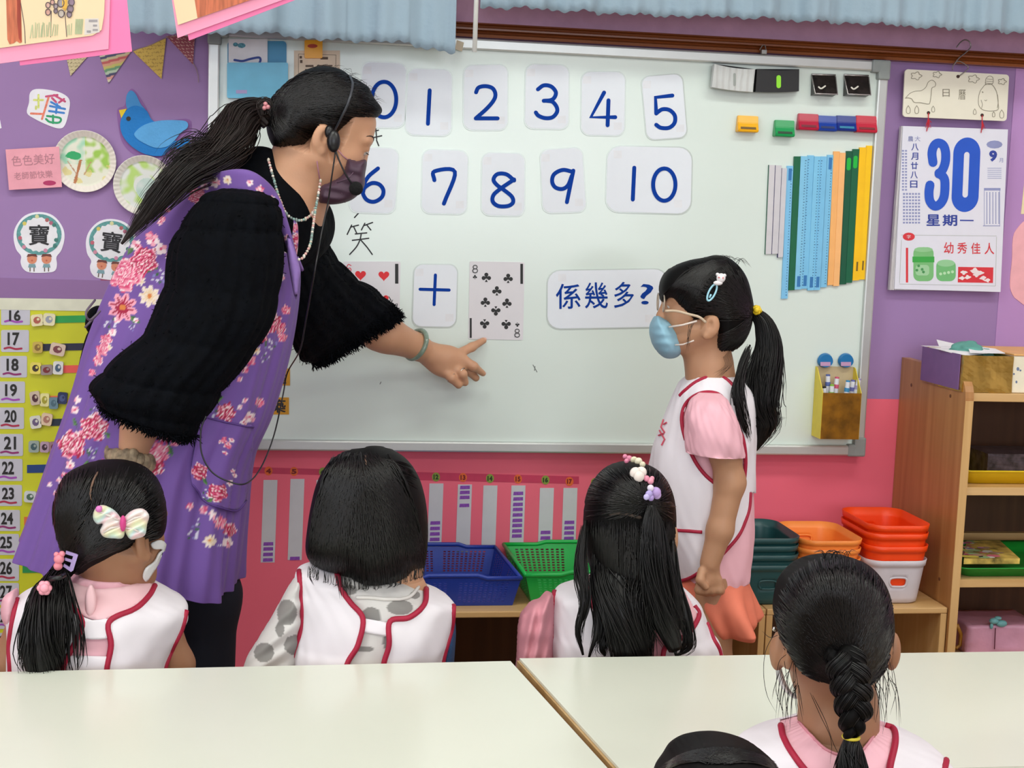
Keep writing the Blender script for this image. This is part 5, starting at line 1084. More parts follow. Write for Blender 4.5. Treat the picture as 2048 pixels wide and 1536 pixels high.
def loft(rings, nseg=64, sub=6, disp=None, ex=2.0, jitter=None):
    # rings: (L px, R px, y centre, depth radius)
    L = catmull([P(*r[0], r[2]) for r in rings], sub); Rr = catmull([P(*r[1], r[2]) for r in rings], sub); D = catmull([[r[3]] for r in rings], sub)[:, 0]
    a = 2*PI*np.arange(nseg)/nseg; ca, sa = np.cos(a), np.sin(a); ca = np.sign(ca)*np.abs(ca)**(2/ex); sa = np.sign(sa)*np.abs(sa)**(2/ex)
    m = len(L); V = np.zeros((m, nseg, 3)); C = (L+Rr)/2; H = (Rr-L)/2
    V[...] = C[:, None]+H[:, None]*ca[None, :, None]; V[..., 1] -= D[:, None]*sa[None]
    if disp is not None:
        t = np.linspace(0, 1, m)[:, None]; A = a[None, :]; d = disp(t, A)
        V[..., 1] -= d*sa[None]; V += (H/np.linalg.norm(H, axis=1)[:, None])[:, None]*(d*ca[None])[..., None]
    F = [(i*nseg+j, (i+1)*nseg+j, (i+1)*nseg+(j+1) % nseg, i*nseg+(j+1) % nseg) for i in range(m-1) for j in range(nseg)]
    V = V.reshape(-1, 3); V = np.concatenate([V, C[:1], C[-1:]]); k = m*nseg
    F += [(k, j, (j+1) % nseg) for j in range(nseg)]+[(k+1, (m-1)*nseg+(j+1) % nseg, (m-1)*nseg+j) for j in range(nseg)]
    return V, F
def bvh(V, F): return BVHTree.FromPolygons([Vector(v) for v in np.asarray(V).tolist()], [list(map(int, f)) for f in F])
def shoot(tree, px, py, off=.0, default=None):
    d = fw+rt*(px-1024)/FP-up*(py-768)/FP; d = d/np.linalg.norm(d)
    h, n_, i, dist = tree.ray_cast(Vector(CAM.tolist()), Vector(d.tolist()), 6.0)
    if h is None: return default
    h = np.array(h); n_ = np.array(n_)
    if n_@d > 0: n_ = -n_
    return h+n_*off
def onsurf(tree, pts, off, yfall):
    out = []; last = None
    for p in pts:
        q = shoot(tree, p[0], p[1], off)
        if q is None: q = P(p[0], p[1], last[1] if last is not None else yfall); h, n_, i, d_ = tree.find_nearest(Vector(q.tolist())); q = np.array(h)+nrm(q-np.array(h))*off if h is not None else q
        out.append(q); last = q
    return out
def piping(tree, pts, r, m, parent, name='red_piping', off=.001, closed=False, n=6):
    p2 = catmull(pts, n, closed); q = onsurf(tree, p2, off, -1); mb = MB(); mb.tube(q, r, 8); return mb.build(name, m, parent, smooth=True)
def inside(poly, Q):
    poly = np.array(poly, float); x, y = Q[:, 0], Q[:, 1]; r = np.zeros(len(Q), bool); j = len(poly)-1
    for i in range(len(poly)):
        xi, yi, xj, yj = *poly[i], *poly[j]
        if yi != yj: r ^= ((yi > y) != (yj > y)) & (x < (xj-xi)*(y-yi)/(yj-yi)+xi)
        j = i
    return r
def cdt(poly, step):
    poly = [tuple(map(float, p)) for p in poly]; a = np.array(poly); pts = list(poly); n = len(poly)
    xs = np.arange(a[:, 0].min(), a[:, 0].max(), step); ys = np.arange(a[:, 1].min(), a[:, 1].max(), step)
    G = np.array([(x+(step/2 if j % 2 else 0), y) for j, y in enumerate(ys) for x in xs])
    if len(G):
        G = G[inside(poly, G)]
        if len(G): G = G[edist(poly, G) > step*.45]
        pts += [tuple(g) for g in G.tolist()]
    vo, eo, fo, *_ = delaunay_2d_cdt([Vector(p) for p in pts], [(i, (i+1) % n) for i in range(n)], [list(range(n))], 1, 1e-6)
    return np.array([v[:] for v in vo]), [list(f) for f in fo]
def edist(poly, Q):
    poly = np.array(poly, float); d = np.full(len(Q), 1e9)
    for i in range(len(poly)):
        a, b = poly[i], poly[(i+1) % len(poly)]; ab = b-a; t = np.clip(((Q-a)@ab)/max(ab@ab, 1e-9), 0, 1); d = np.minimum(d, np.linalg.norm(Q-a-t[:, None]*ab, axis=1))
    return d
def patch(tree, poly, off, th, m, name, parent, step=5, yfall=-.5, cols=None, smooth=True):
    Q, F = cdt(poly, step); V = np.array(onsurf(tree, Q, off, yfall)); kw = {}
    if cols is not None: kw['cols'] = cols(Q)
    return mk(name, V, F, m, parent, smooth, solid=th, **kw)
def puff(poly, y, D, R, step=5, p=2.0, yfun=None, disp=None, n=5, catm=True, far=None):
    """solid rounded body with the given silhouette, depth radius D (m), rounding width R (px)"""
    pl = catmull(poly, n, True) if catm else np.array(poly, float); Q, F = cdt(pl, step); d = edist(pl, Q); k = len(Q)
    t = np.clip(d/R, 0, 1); dep = D*(1-(1-t)**p)**(1/p); yc = np.full(k, y) if yfun is None else np.array([yfun(*q) for q in Q])
    if disp is not None: dep = dep+disp(Q)*np.clip(d/6, 0, 1)
    edge = d < 1e-3
    V1 = np.array([P(q[0], q[1], yy-dd) for q, yy, dd in zip(Q, yc, dep)])
    # the far side is mirrored in world space so that it stays inside the outline
    V0 = np.array([P(q[0], q[1], yy) for q, yy in zip(Q, yc)]); V2 = V0.copy(); V2[:, 1] += dep if far is None else dep*np.array([far(*q) for q in Q])
    idx = np.arange(k)+k; idx[edge] = np.where(edge)[0]; V = np.concatenate([V1, V2]); F2 = [[int(idx[i]) for i in f[::-1]] for f in F]
    return V, F+F2
def strands(paths, r, m, parent, name='hair_strand', taper=True, sides=3, kind='stuff'):
    V = []; F = []; n0 = 0
    for pts in paths:
        pts = np.asarray(pts, float); k = len(pts)
        if k < 3: continue
        t = np.gradient(pts, axis=0); t /= np.linalg.norm(t, axis=1)[:, None]+1e-12; a = np.cross(t, [.3, .9, .31]); a /= np.linalg.norm(a, axis=1)[:, None]+1e-12; b = np.cross(t, a)
        u = np.linspace(0, 1, k); rr = r*(np.minimum(1, np.minimum(u*8+.4, (1-u)*3+.12)) if taper else np.ones(k)); R_ = rr[:, None]
        for j in range(sides): an = 2*PI*j/sides; V.append(pts+R_*(math.cos(an)*a+math.sin(an)*b))
        for j in range(sides):
            j2 = (j+1) % sides; i = np.arange(k-1); F.append(np.stack([n0+j*k+i, n0+j2*k+i, n0+j2*k+i+1, n0+j*k+i+1], 1))
        n0 += sides*k
    V = np.concatenate(V); F = np.concatenate(F); return mk(name, V, F, m, parent, True, kind=kind)
def lock(path, radii, n, rs=.0012, frizz=.15, m=None, parent=None, seed=1, name='ponytail', core=.8, segs=22, tailspread=1.0, shape=1.0, twist=0.0):
    r_ = np.random.default_rng(seed); path = catmull(path, 8); k = len(path); rad = np.interp(np.linspace(0, 1, k), np.linspace(0, 1, len(radii)), radii)
    if core > 0:
        mb = MB(); nn = 20; pts = path; V = []; ref = None; ph = r_.uniform(0, 6, 5)
        for i in range(k):
            t = nrm(path[min(i+1, k-1)]-path[max(i-1, 0)])
            if ref is None: ref = np.array([0, -1., 0.])
            a = nrm(ref-t*(ref@t)); b = np.cross(t, a); ref = a
            for j in range(nn*2):
                an = PI*j/nn; V.append(path[i]+rad[i]*core*(math.cos(an)*a*shape+math.sin(an)*b)*(1+.07*math.sin(an*6+ph[0])+.05*math.sin(an*11+ph[1]+i*.1)))
        n2 = nn*2; F = [(i*n2+j, i*n2+(j+1) % n2, (i+1)*n2+(j+1) % n2, (i+1)*n2+j) for i in range(k-1) for j in range(n2)]+[tuple(range(n2))[::-1], tuple((k-1)*n2+j for j in range(n2))]
        base = mk(name, V, F, m, parent, True)
    T = np.gradient(path, axis=0); T /= np.linalg.norm(T, axis=1)[:, None]; ref = np.array([0, -1., 0.]); A = []; B = []
    for t in T: a = nrm(ref-t*(ref@t)); A.append(a); B.append(np.cross(t, a)); ref = a
    A, B = np.array(A), np.array(B); P_ = []
    for i in range(n):
        rho = math.sqrt(r_.uniform(.35, 1.0)); ph = r_.uniform(0, 2*PI); u0 = r_.uniform(0, .08); u1 = r_.uniform(.82, 1.0) if r_.random() < .75 else r_.uniform(.5, .9)
        ii = np.linspace(u0*(k-1), u1*(k-1), segs); x = np.array([np.interp(ii, range(k), path[:, c]) for c in range(3)]).T; rr = np.interp(ii, range(k), rad)
        a = np.array([np.interp(ii, range(k), A[:, c]) for c in range(3)]).T; b = np.array([np.interp(ii, range(k), B[:, c]) for c in range(3)]).T
        tt = np.linspace(0, 1, segs); wob = 1+frizz*np.sin(tt*r_.uniform(3, 9)+r_.uniform(0, 6))*tt+frizz*r_.normal()*tt*tailspread
        an = ph+.5*np.sin(tt*4+ph)+twist*tt
        P_.append(x+(rr*rho*wob)[:, None]*(a*(np.cos(an)*shape)[:, None]+b*np.sin(an)[:, None]))
    strands(P_, rs, m, parent, name+'_strand')
    return path
def comb(tree, n, fn, m, parent, r=.0011, segs=14, off=.0012, seed=3, name='hair_strand'):
    """strands lying on the surface; fn(rng) returns three or more pixel control points"""
    r_ = np.random.default_rng(seed); out = []
    for i in range(n):
        c = np.array(fn(r_), float); t = np.linspace(0, 1, segs)[:, None]
        if len(c) == 3: q = (1-t)**2*c[0]+2*t*(1-t)*c[1]+t*t*c[2]
        else: q = catmull(c, max(2, segs//(len(c)-1)))
        pts = []
        for a in q:
            h = shoot(tree, a[0], a[1], off*r_.uniform(.3, 1.4))
            if h is None:
                if pts: break
                continue
            pts.append(h)
        if len(pts) > 4: out.append(pts)
    if out: strands(out, r, m, parent, name)
M_hair = mat('black_hair', '080707', .6, var=.3, scale=12, spec=.12); M_hair2 = mat('black_hair_strand', '0d0b0b', .38, var=.35, scale=40, spec=.38); M_brown = mat('brown_hair', '1e1411', .45, var=.4, scale=25)
M_skin = mat('skin_light', 'cb9978', .5, var=.05, scale=14, bump=.05, bscale=300); M_skin2 = mat('skin_tan', 'a27456', .5, var=.05, scale=14); M_skin3 = mat('skin_child', 'b98a69', .5, var=.05, scale=14)
M_vest = mat('vest_cotton', 'eae4ea', .75, var=.02, scale=9, bump=.25, bscale=14); M_pipe = mat('piping_red', 'a81238', .6, var=.08, scale=80); M_tee = mat('pink_tee', 'f0b8c4', .75, var=.03, scale=9, bump=.25, bscale=14)
for m_ in (M_skin, M_skin2, M_skin3):
    b_ = m_.node_tree.nodes['Principled BSDF']; b_.inputs['Subsurface Weight'].default_value = .12; b_.inputs['Subsurface Radius'].default_value = (.012, .004, .002); b_.inputs['Subsurface Scale'].default_value = .5
def person(label, loc): return thing('person', label, 'person', loc)
# ================================================================== teacher
TY = -.42
T0 = person('woman in a purple floral apron and black blouse bending to point at the board', (P(300, 1200, TY)[0], TY, 0))
hC = P(650, 269, TY); hf = (.935, .10, -.34); hu = (.335, 0, .942)
H = SDF(.0032); Wd, HR = head(H, hC, hf, hu, .905, nose=.15, lids=True)
nb = P(560, 425, TY)
H.chain([Wd(-.022, 0, -.045), P(590, 360, TY), nb], [.056, .054, .064], .03); H.cap(P(620, 345, TY), P(595, 420, TY), .034, .045, .03)
H.cap(nb, P(520, 455, TY), .07, .09, .03); HV = H.mesh()
B = SDF(.006)
pel = P(290, 960, TY)
B.cap(P(520, 450, TY), P(420, 620, TY), .085, .10, .05); B.cap(P(420, 620, TY), pel, .10, .12, .05); B.ell(pel, (.12, .11, .11))
shN = P(488, 460, TY-.13); elN = P(318, 745, -.60); wrN = P(268, 905, -.58)
shF = P(598, 470, TY+.12); elF = P(690, 630, -.17); 
B.cap(P(520, 450, TY), shN, .05, .036, .03); B.cap(P(540, 450, TY), shF, .05, .036, .03); B.chain([shN, elN, wrN], [.038, .038, .028], .02)
fA = P(775, 668, -.12); wrF = P(866, 712, -.055); B.chain([shF, elF, fA], [.034, .036, .037], .02)
LEG = ((.06, 300, 410, 408, 412), (-.05, 250, 200, 150, 120))
for dy, ph_, pk_, pa_, _ in LEG:
    hip = P(ph_, 960, TY+dy); kn = P(pk_, 1190, TY+dy); an = np.array([P(pa_, 1330, TY+dy)[0], TY+dy, .09]); B.chain([hip, kn, an], [.075, .055, .042], .04); B.cap(an-[.02, 0, .045], an+[.11, 0, -.06], .036, .026, .02)
BV = B.mesh()
A_ = SDF(.0026)
A_.chain([P(745, 652, -.135), P(775, 668, -.12), P(833, 693, -.075), wrF], [.040, .036, .0255, .0245], .015); A_.cap(P(755, 668, -.13), P(835, 694, -.075), .034, .022, .015)
ax = nrm(P(925, 730, -.05)-P(868, 712, -.055)); yy_ = np.array([0, 1., 0]); yy_ = nrm(yy_-ax*(ax@yy_)); RP = np.stack([ax, yy_, np.cross(ax, yy_)], 1)
A_.cap(wrF, P(888, 718, -.052), .025, .026, .015); A_.ell(P(900, 723, -.050), (.042, .018, .033), RP, .014); A_.ell(P(885, 737, -.056), (.032, .016, .018), RP, .012)
fing = [([(918, 707, -.042), (944, 694, -.026), (967, 681, -.004)], (.0108, .0095, .0070)), ([(922, 717, -.050), (947, 733, -.052), (966, 747, -.030)], (.0115, .0098, .0065)), ([(915, 730, -.036), (940, 744, -.030), (952, 756, -.024)], (.0100, .0090, .0080)),
        ([(906, 735, -.055), (925, 748, -.068), (930, 765, -.058)], (.0105, .0095, .0082)), ([(888, 742, -.060), (903, 756, -.072), (917, 770, -.064)], (.0105, .0095, .0082))]
for pts, rs in fing: A_.chain([P(*p) for p in pts], rs, .006)
AV = A_.mesh()
N_ = SDF(.0032); hd = P(258, 935, -.575); N_.chain([P(280, 850, -.59), wrN, P(262, 925, -.58)], [.034, .027, .026], .012); N_.ell(P(256, 950, -.575), (.030, .016, .040), None, .012)
for i, (x, yy) in enumerate(((236, -.58), (247, -.585), (259, -.585), (270, -.58))): N_.chain([P(x+4, 965, yy), P(x, 990, yy-.003), P(x+4, 1008-abs(i-1.4)*5, yy+.008)], (.0105, .0095, .008), .005)
N_.chain([P(275, 940, -.575), P(290, 962, -.585), P(292, 980, -.58)], (.011, .0095, .008), .006); NV = N_.mesh()
mk('body', *join([HV, BV, AV, NV]), M_skin, T0, smooth=True)
# nails
mb = MB()
for (pts, rs) in fing: e = P(*pts[2]); d = nrm(e-P(*pts[1])); mb.sphere(e+d*.003+np.array([0, -.0045, .002]), (.0048, .0022, .0042), n=10)
mb.each('fingernail', mat('nail', 'e0b0a0', .25), T0, smooth=True)
# blouse
B2 = SDF(.006)
B2.cap(P(523, 445, TY), P(430, 620, TY), .088, .115, .05); B2.cap(P(430, 620, TY), P(330, 860, TY), .115, .12, .05); B2.cap(P(520, 450, TY), shN+[0, .01, 0], .07, .062, .04); B2.cap(P(545, 432, TY), P(588, 450, TY+.10), .08, .078, .04)
B2.cap(P(520, 352, TY), P(545, 410, TY), .054, .07, .03); B2.cap(P(588, 452, TY), P(598, 480, TY+.05), .040, .045, .03)
M_bl = mat('black_blouse', '04060b', .9, var=.4, scale=60, bump=.6, bscale=70, spec=.12)
mk('blouse', *B2.mesh(), M_bl, T0, smooth=True)
def fur(V, m, parent, n, ln, r, seed, down=(0, 0, -1), name='fringe', spread=.8):
    r_ = np.random.default_rng(seed); V = np.asarray(V); out = []
    for i in r_.integers(0, len(V)-1, n):
        p = V[i]; d = nrm(nrm(np.array(down, float))+r_.normal(0, spread, 3)*[1, .6, 1]); l = ln*r_.uniform(.4, 1.2); q = p+d*l; out.append([p, (p+q)/2+r_.normal(0, .001, 3), q, q+d*l*.2])
    return strands(out, r, m, parent, name)
def tier(amp, fr, k=3):
    return lambda t, A: amp*(np.abs(np.sin(t*PI*fr))**.6)+.0022*np.sin(A*9+t*14)+.0016*np.sin(A*23+t*5)
rs_near = [((478, 376), (502, 377), -.54, .015), ((446, 379), (530, 385), -.553, .045), ((412, 392), (549, 402), -.562, .064), ((388, 422), (558, 430), -.568, .074), ((352, 480), (562, 490), -.575, .080), ((332, 580), (552, 600), -.585, .083), ((296, 660), (512, 690), -.59, .085), ((225, 728), (452, 765), -.595, .088), ((188, 775), (418, 818), -.60, .085), ((204, 806), (388, 862), -.60, .075), ((228, 812), (372, 868), -.60, .06), ((262, 818), (350, 856), -.60, .04)]
SV, SF = loft(rs_near, 120, 12, tier(.006, 9)); mk('sleeve', SV, SF, M_bl, T0, smooth=True); sleeveN = bvh(SV, SF)
rs_far = [((585, 415), (570, 500), TY+.02, .03), ((622, 436), (566, 575), TY+.08, .075), ((652, 492), (574, 640), -.28, .085), ((695, 545), (592, 690), -.23, .088), ((748, 583), (612, 720), -.18, .08), ((792, 626), (640, 722), -.15, .062), ((786, 636), (662, 710), -.145, .045)]
FV, FF = loft(rs_far, 110, 12, tier(.005, 7)); mk('sleeve', FV, FF, M_bl, T0, smooth=True)
m_ = len(catmull([[0]]*len(rs_near), 12))
edge = []
for i in range(30, m_): edge += list(range(i*120, (i+1)*120))
fur(SV[np.array(edge)], M_bl, T0, 1500, .006, .0007, 5, (-.3, -.1, -1)); fur(SV[(m_-22)*120:(m_-2)*120], M_bl, T0, 2200, .014, .0009, 6, (-.2, 0, -1))
m2_ = len(catmull([[0]]*len(rs_far), 12)); fur(FV[2000:m2_*110], M_bl, T0, 1500, .007, .0007, 7, (.2, -.1, -1)); fur(FV[(m2_-18)*110:(m2_-1)*110], M_bl, T0, 2400, .014, .0009, 8, (.5, -.1, -.6))
# trousers
TR = SDF(.007)
for dy, ph_, pk_, pa_, _ in LEG:
    hip = P(ph_, 960, TY+dy); kn = P(pk_, 1190, TY+dy); an = np.array([P(pa_, 1330, TY+dy)[0], TY+dy, .1]); TR.chain([hip, kn, an], [.085, .062, .055], .04)
mk('trousers', *TR.mesh(), mat('navy_trousers', '0a1020', .85, var=.1), T0, smooth=True)
SHO = SDF(.004)
for dy, ph_, pk_, pa_, _ in LEG:
    x = P(pa_, 1330, TY+dy)[0]; SHO.cap((x-.02, TY+dy, .045), (x+.13, TY+dy, .036), .042, .034, .02)
mk('shoe', *SHO.mesh(), mat('shoe_black', '101010', .4), T0, smooth=True)
# apron with a printed pattern
AR = [((300, 340), (300, 340), 0, 0)]
rA = [((484, 340), (524, 358), TY-.03, .04), ((448, 342), (548, 388), TY-.02, .085), ((408, 356), (563, 416), TY, .12), ((350, 392), (578, 455), TY, .135), ((292, 448), (590, 497), TY, .145), ((243, 520), (599, 545), TY, .148), ((207, 600), (592, 622), TY, .152), ((178, 680), (573, 718), TY, .16), ((150, 780), (540, 828), TY, .17), ((112, 890), (500, 925), TY, .182), ((76, 990), (484, 1048), TY, .195), ((50, 1065), (476, 1130), TY, .205), ((42, 1088), (473, 1168), TY, .208)]
def folds(t, A): return (.010*np.sin(A*7+t*3)+.007*np.sin(A*13+1+t*4)+.004*np.sin(A*29+2))*np.clip((t-.35)*1.6, 0, 1)
AVv, AFf = loft(rA, 520, 26, folds, ex=2.3)
rp = np.random.default_rng(11)
FL = []      # (x, y, r, kind): p crimson peony, q pink peony, r red daisy, w white daisy, s blossom, l leaf, v violet sprig
for x, y, r, k in ((288, 520, 27, 'p'), (250, 548, 34, 'q'), (245, 615, 30, 'r'), (299, 592, 22, 'w'), (395, 392, 17, 'p'), (306, 480, 14, 's'), (322, 498, 14, 's'), (340, 512, 10, 's'), (272, 490, 12, 's'), (300, 472, 9, 'q'), (325, 438, 6, 'q'), (336, 420, 5, 'q'), (280, 560, 12, 'w'), (318, 555, 16, 'v'), (222, 650, 16, 'v'), (212, 680, 12, 'q'), (205, 700, 12, 'q'), (196, 720, 10, 'q'), (184, 745, 7, 'q'), (225, 665, 9, 's'), (215, 695, 9, 'w'), (188, 855, 27, 'p'), (144, 890, 27, 'p'), (160, 870, 12, 's'), (150, 820, 9, 's'), (155, 800, 8, 's'), (184, 905, 14, 'v'), (140, 930, 10, 's'), (128, 950, 6, 'q'), (190, 825, 12, 'v'), (98, 970, 5, 's'), (110, 985, 5, 's'), (118, 960, 6, 's'),
                   (415, 792, 17, 'p'), (452, 825, 18, 'p'), (432, 830, 14, 'v'), (330, 870, 15, 'p'), (350, 880, 12, 'q'), (318, 905, 20, 'q'), (312, 935, 16, 'p'), (365, 860, 12, 'p'), (520, 805, 9, 'q'), (500, 835, 12, 's'), (488, 845, 8, 's'), (490, 800, 6, 's'), (480, 815, 5, 's'), (536, 640, 24, 'p'), (518, 665, 20, 'p'), (560, 655, 12, 'p'), (495, 690, 13, 'q'), (512, 700, 10, 'w'), (545, 605, 10, 's'), (535, 620, 10, 'w'), (552, 575, 10, 'v'), (563, 555, 8, 's'), (500, 720, 11, 'q'), (490, 740, 7, 'q'), (480, 758, 5, 'q'), (472, 727, 7, 's'), (540, 690, 14, 'v'), (530, 715, 10, 'v'), (565, 675, 9, 'q'), (572, 620, 9, 'q'), (570, 500, 7, 's'), (560, 470, 6, 's'), (555, 440, 6, 'q'), (540, 395, 6, 's'), (520, 378, 7, 'q'), (500, 368, 6, 's'), (426, 365, 11, 's'), (410, 372, 10, 's'), (445, 355, 7, 'w'), (325, 415, 5, 's'), (320, 445, 6, 's'),
                   (425, 1030, 10, 's'), (388, 1068, 16, 'v'), (420, 1082, 14, 'w'), (460, 1060, 13, 'p'), (440, 1045, 12, 'q'), (408, 1020, 9, 'q'), (380, 1012, 7, 'q'), (455, 1085, 12, 's'), (435, 1085, 10, 'v'), (395, 1045, 8, 'v'), (470, 985, 6, 'q'), (130, 880, 10, 's'), (205, 930, 9, 'q'), (235, 640, 8, 's'), (265, 655, 7, 'v'), (272, 640, 6, 's')): FL.append((x, y, r, k))
PK = [(398, 942, 16, 'p'), (433, 985, 17, 'p'), (410, 990, 13, 'v'), (455, 965, 7, 's'), (465, 950, 6, 's'), (447, 880, 7, 'q'), (455, 890, 6, 'q'), (462, 880, 5, 's'), (438, 882, 5, 's'), (449, 905, 4, 'q'), (460, 940, 5, 's'), (425, 975, 8, 's')]
LF = [(270, 640, 14, .6), (262, 500, 12, 2.2), (310, 530, 12, 1.0), (300, 540, 10, 2.5), (214, 868, 10, .8), (172, 930, 12, 2.0), (436, 800, 13, -.6), (395, 905, 12, 1.0), (425, 905, 10, .9), (340, 900, 14, 1.2), (525, 668, 9, 2.3), (540, 660, 8, .5), (150, 845, 10, 1.2), (248, 492, 12, .7), (375, 870, 11, -.5)]
C_ = {k: np.array(lin(v)) for k, v in dict(base='7553a2', c1='a81440', c2='d84474', c3='f4a8bc', c4='fae6e8', pk='ee88a4', w='f0e0d4', o='d8803c', v='8a84c4', v2='d8d4e6', g='5c8a44', g2='3c6640', cr='e8cfa8').items()}
def paint(Q, L, leaves):
    n = len(Q); col = np.tile(C_['base'], (n, 1))
    for x, y, l, a in leaves:
        dx, dy = Q[:, 0]-x, Q[:, 1]-y; u = dx*math.cos(a)+dy*math.sin(a); v = -dx*math.sin(a)+dy*math.cos(a); m = (np.abs(u) < l) & (np.abs(v) < .38*l*(1-(u/l)**2)); col[m] = np.where((v[m] > 0)[:, None], C_['g'], C_['g2'])
    for i, (x, y, r, k) in enumerate(sorted(L, key=lambda f: {'v': 0, 's': 1, 'w': 2, 'r': 3, 'q': 4, 'p': 5}[f[3]])):
        dx, dy = Q[:, 0]-x, Q[:, 1]-y; near = np.where(dx*dx+dy*dy < (1.5*r)**2)[0]
        if not len(near): continue
        dx, dy = dx[near]/r, dy[near]/r; a = np.arctan2(dy, dx); rho = np.hypot(dx, dy); ph = i*1.7
        if k in 'pq':
            edge = 1+.13*np.sin(5*a+ph)+.07*np.sin(11*a+ph*2); m = rho < edge; w = rho*3.1+.42*np.sin(5*a+ph+rho*3)+.25*np.sin(9*a-ph); fr = w-np.floor(w)
            dk, md, lt, hi = (C_['c1'], C_['c2'], C_['c3'], C_['c4']) if k == 'p' else (C_['c2'], C_['pk'], C_['c3'], C_['c4'])
            sel = np.where((fr < .36)[:, None], dk, np.where((fr < .62)[:, None], md, np.where((fr < .86)[:, None], lt, hi))); col[near[m]] = sel[m]
        elif k in 'rw':
            edge = .62+.38*np.abs(np.cos(4*a+ph)); m = rho < edge; f = rho/edge; c0, c1 = (C_['c1'], C_['c3']) if k == 'r' else (C_['cr'], C_['w']); sel = np.where((rho < .2)[:, None], C_['o'], np.where((f+.25*np.sin(16*a) > .6)[:, None], c1, c0)); col[near[m]] = sel[m]
        elif k == 's':
            for q in range(5):
                ca, sa = .55*math.cos(q*1.257+ph), .55*math.sin(q*1.257+ph); m = (dx-ca)**2+(dy-sa)**2 < .15; col[near[m]] = C_['c4'] if (q+i) % 3 else C_['c3']
            m = rho < .22; col[near[m]] = C_['c2']
        else:
            for q in range(9):
                rr_, an = .35+.6*((q*37+i*13) % 10)/10, q*.7+ph; m = (dx-rr_*math.cos(an))**2+(dy-rr_*math.sin(an))**2 < .035; col[near[m]] = [C_['v2'], C_['v'], C_['g2'], C_['v2']][(q+i) % 4]
    return col
qa = proj(AVv); front = AVv[:, 1] < TY+.02; cola = np.tile(C_['base'], (len(AVv), 1)); cola[front] = paint(qa[front], FL, LF)
# the far side carries the same kind of print, shifted
qb = qa[~front]; cola[~front] = paint(qb+[18, 25], FL, LF)
M_ap = mat('apron_print', 'ffffff', .72, attr=True, var=.05, scale=6, bump=.15, bscale=12, sheen=.1)
mk('apron', AVv, AFf, M_ap, T0, smooth=True, cols=cola); apr = bvh(AVv, AFf)
ppk = catmull([(402, 832), (440, 842), (482, 850), (502, 852), (500, 900), (494, 960), (486, 1000), (470, 1018), (440, 1014), (405, 996), (384, 968), (382, 930), (390, 880)], 4, True)
patch(apr, ppk, .004, .003, M_ap, 'pocket', T0, step=2.6, cols=lambda Q: paint(Q, PK, [(396, 912, 1, 0), (408, 960, 12, .9), (420, 1000, 10, -.4)]))
mb = MB(); mb.tube(onsurf(apr, catmull([(384, 968), (405, 997), (440, 1016), (470, 1020), (488, 1000)], 5), .0055, -.6), .0016, 6); mb.tube(onsurf(apr, catmull([(402, 831), (440, 841), (482, 850), (502, 852)], 5), .006, -.6), .0018, 6); mb.each('pocket_seam', mat('seam_violet', '5a3a86', .7), T0, smooth=True)
mb = MB(); mb.tube(onsurf(apr, catmull([(553, 395), (566, 430), (576, 470), (588, 510), (600, 540)], 6), .004, -.55), .0032, 8); mb.build('apron_binding', mat('binding', '9a7ac4', .7), T0, smooth=True)
fl_ = onsurf(apr, [(562, 445), (566, 480)], .004, -.5)
V, F = puff([(577, 470), (600, 535), (598, 560), (592, 600), (582, 560), (574, 505)], -.56, .012, 8, 5); mk('apron_bib_fold', V, F, mat('binding', '9a7ac4', .7), T0, smooth=True)
V, F = puff([(583, 440), (594, 442), (597, 480), (592, 520), (586, 500), (581, 470)], -.50, .008, 5, 2.5); mk('apron_strap', V, F, M_ap, T0, smooth=True, cols=paint(proj(V), [(589, 455, 9, 'q'), (590, 478, 11, 'p'), (589, 500, 10, 'p')], []))
mb = MB(); mb.tube(catmull([P(190, 600, -.5), P(172, 625, -.56), P(180, 640, -.55), P(200, 622, -.53), P(170, 655, -.52)], 5), .002, 6); mb.build('apron_tie', mat('tie_grey', '6a6070', .7), T0, smooth=True)
V, F = puff([(200, 612), (178, 620), (170, 650), (182, 668), (196, 640)], -.40, .03, 14, 6); mk('blouse_hem', V, F, M_bl, T0, smooth=True)
V, F = puff([(186, 660), (172, 672), (155, 740), (150, 770), (166, 720)], -.40, .03, 10, 6); mk('blouse_hem', V, F, M_bl, T0, smooth=True)
# hair
hp = [(536, 225), (546, 192), (580, 160), (610, 140), (645, 132), (680, 138), (705, 155), (735, 172), (748, 195), (764, 218), (758, 232), (744, 238), (715, 246), (690, 258), (668, 276), (652, 292), (640, 268), (622, 276), (612, 292), (588, 300), (560, 300), (543, 288), (533, 258)]
HVv, HFf = puff(hp, TY, .088, 58, 4.0); mk('hair', HVv, HFf, M_hair, T0, smooth=True); ht = bvh(HVv, HFf); tuck(T0, len(HV[0]), hC, HR, .905, ht)
STR = puff([(418, 352), (445, 342), (480, 338), (510, 345), (542, 370), (562, 402), (578, 450), (591, 500), (600, 538), (594, 562), (582, 525), (566, 474), (550, 428), (528, 400), (498, 388), (460, 386), (420, 392)], -.56, .006, 12, 3, yfun=lambda x, yy: -.50-.085*math.sin(min(1, max(0, (x-400)/150))*PI*.75)+.03*max(0, (yy-430)/110))
mk('apron_strap', *STR, M_ap, T0, smooth=True, cols=paint(proj(STR[0]), [(430, 365, 11, 's'), (455, 360, 9, 'w'), (500, 366, 7, 's'), (520, 380, 8, 'q'), (543, 398, 7, 's'), (556, 440, 7, 'q'), (572, 475, 7, 's'), (584, 520, 6, 'q')], []))
TOP = catmull([(556, 192), (580, 160), (610, 141), (645, 133), (680, 139), (705, 156), (735, 174), (748, 197), (762, 218)], 8)
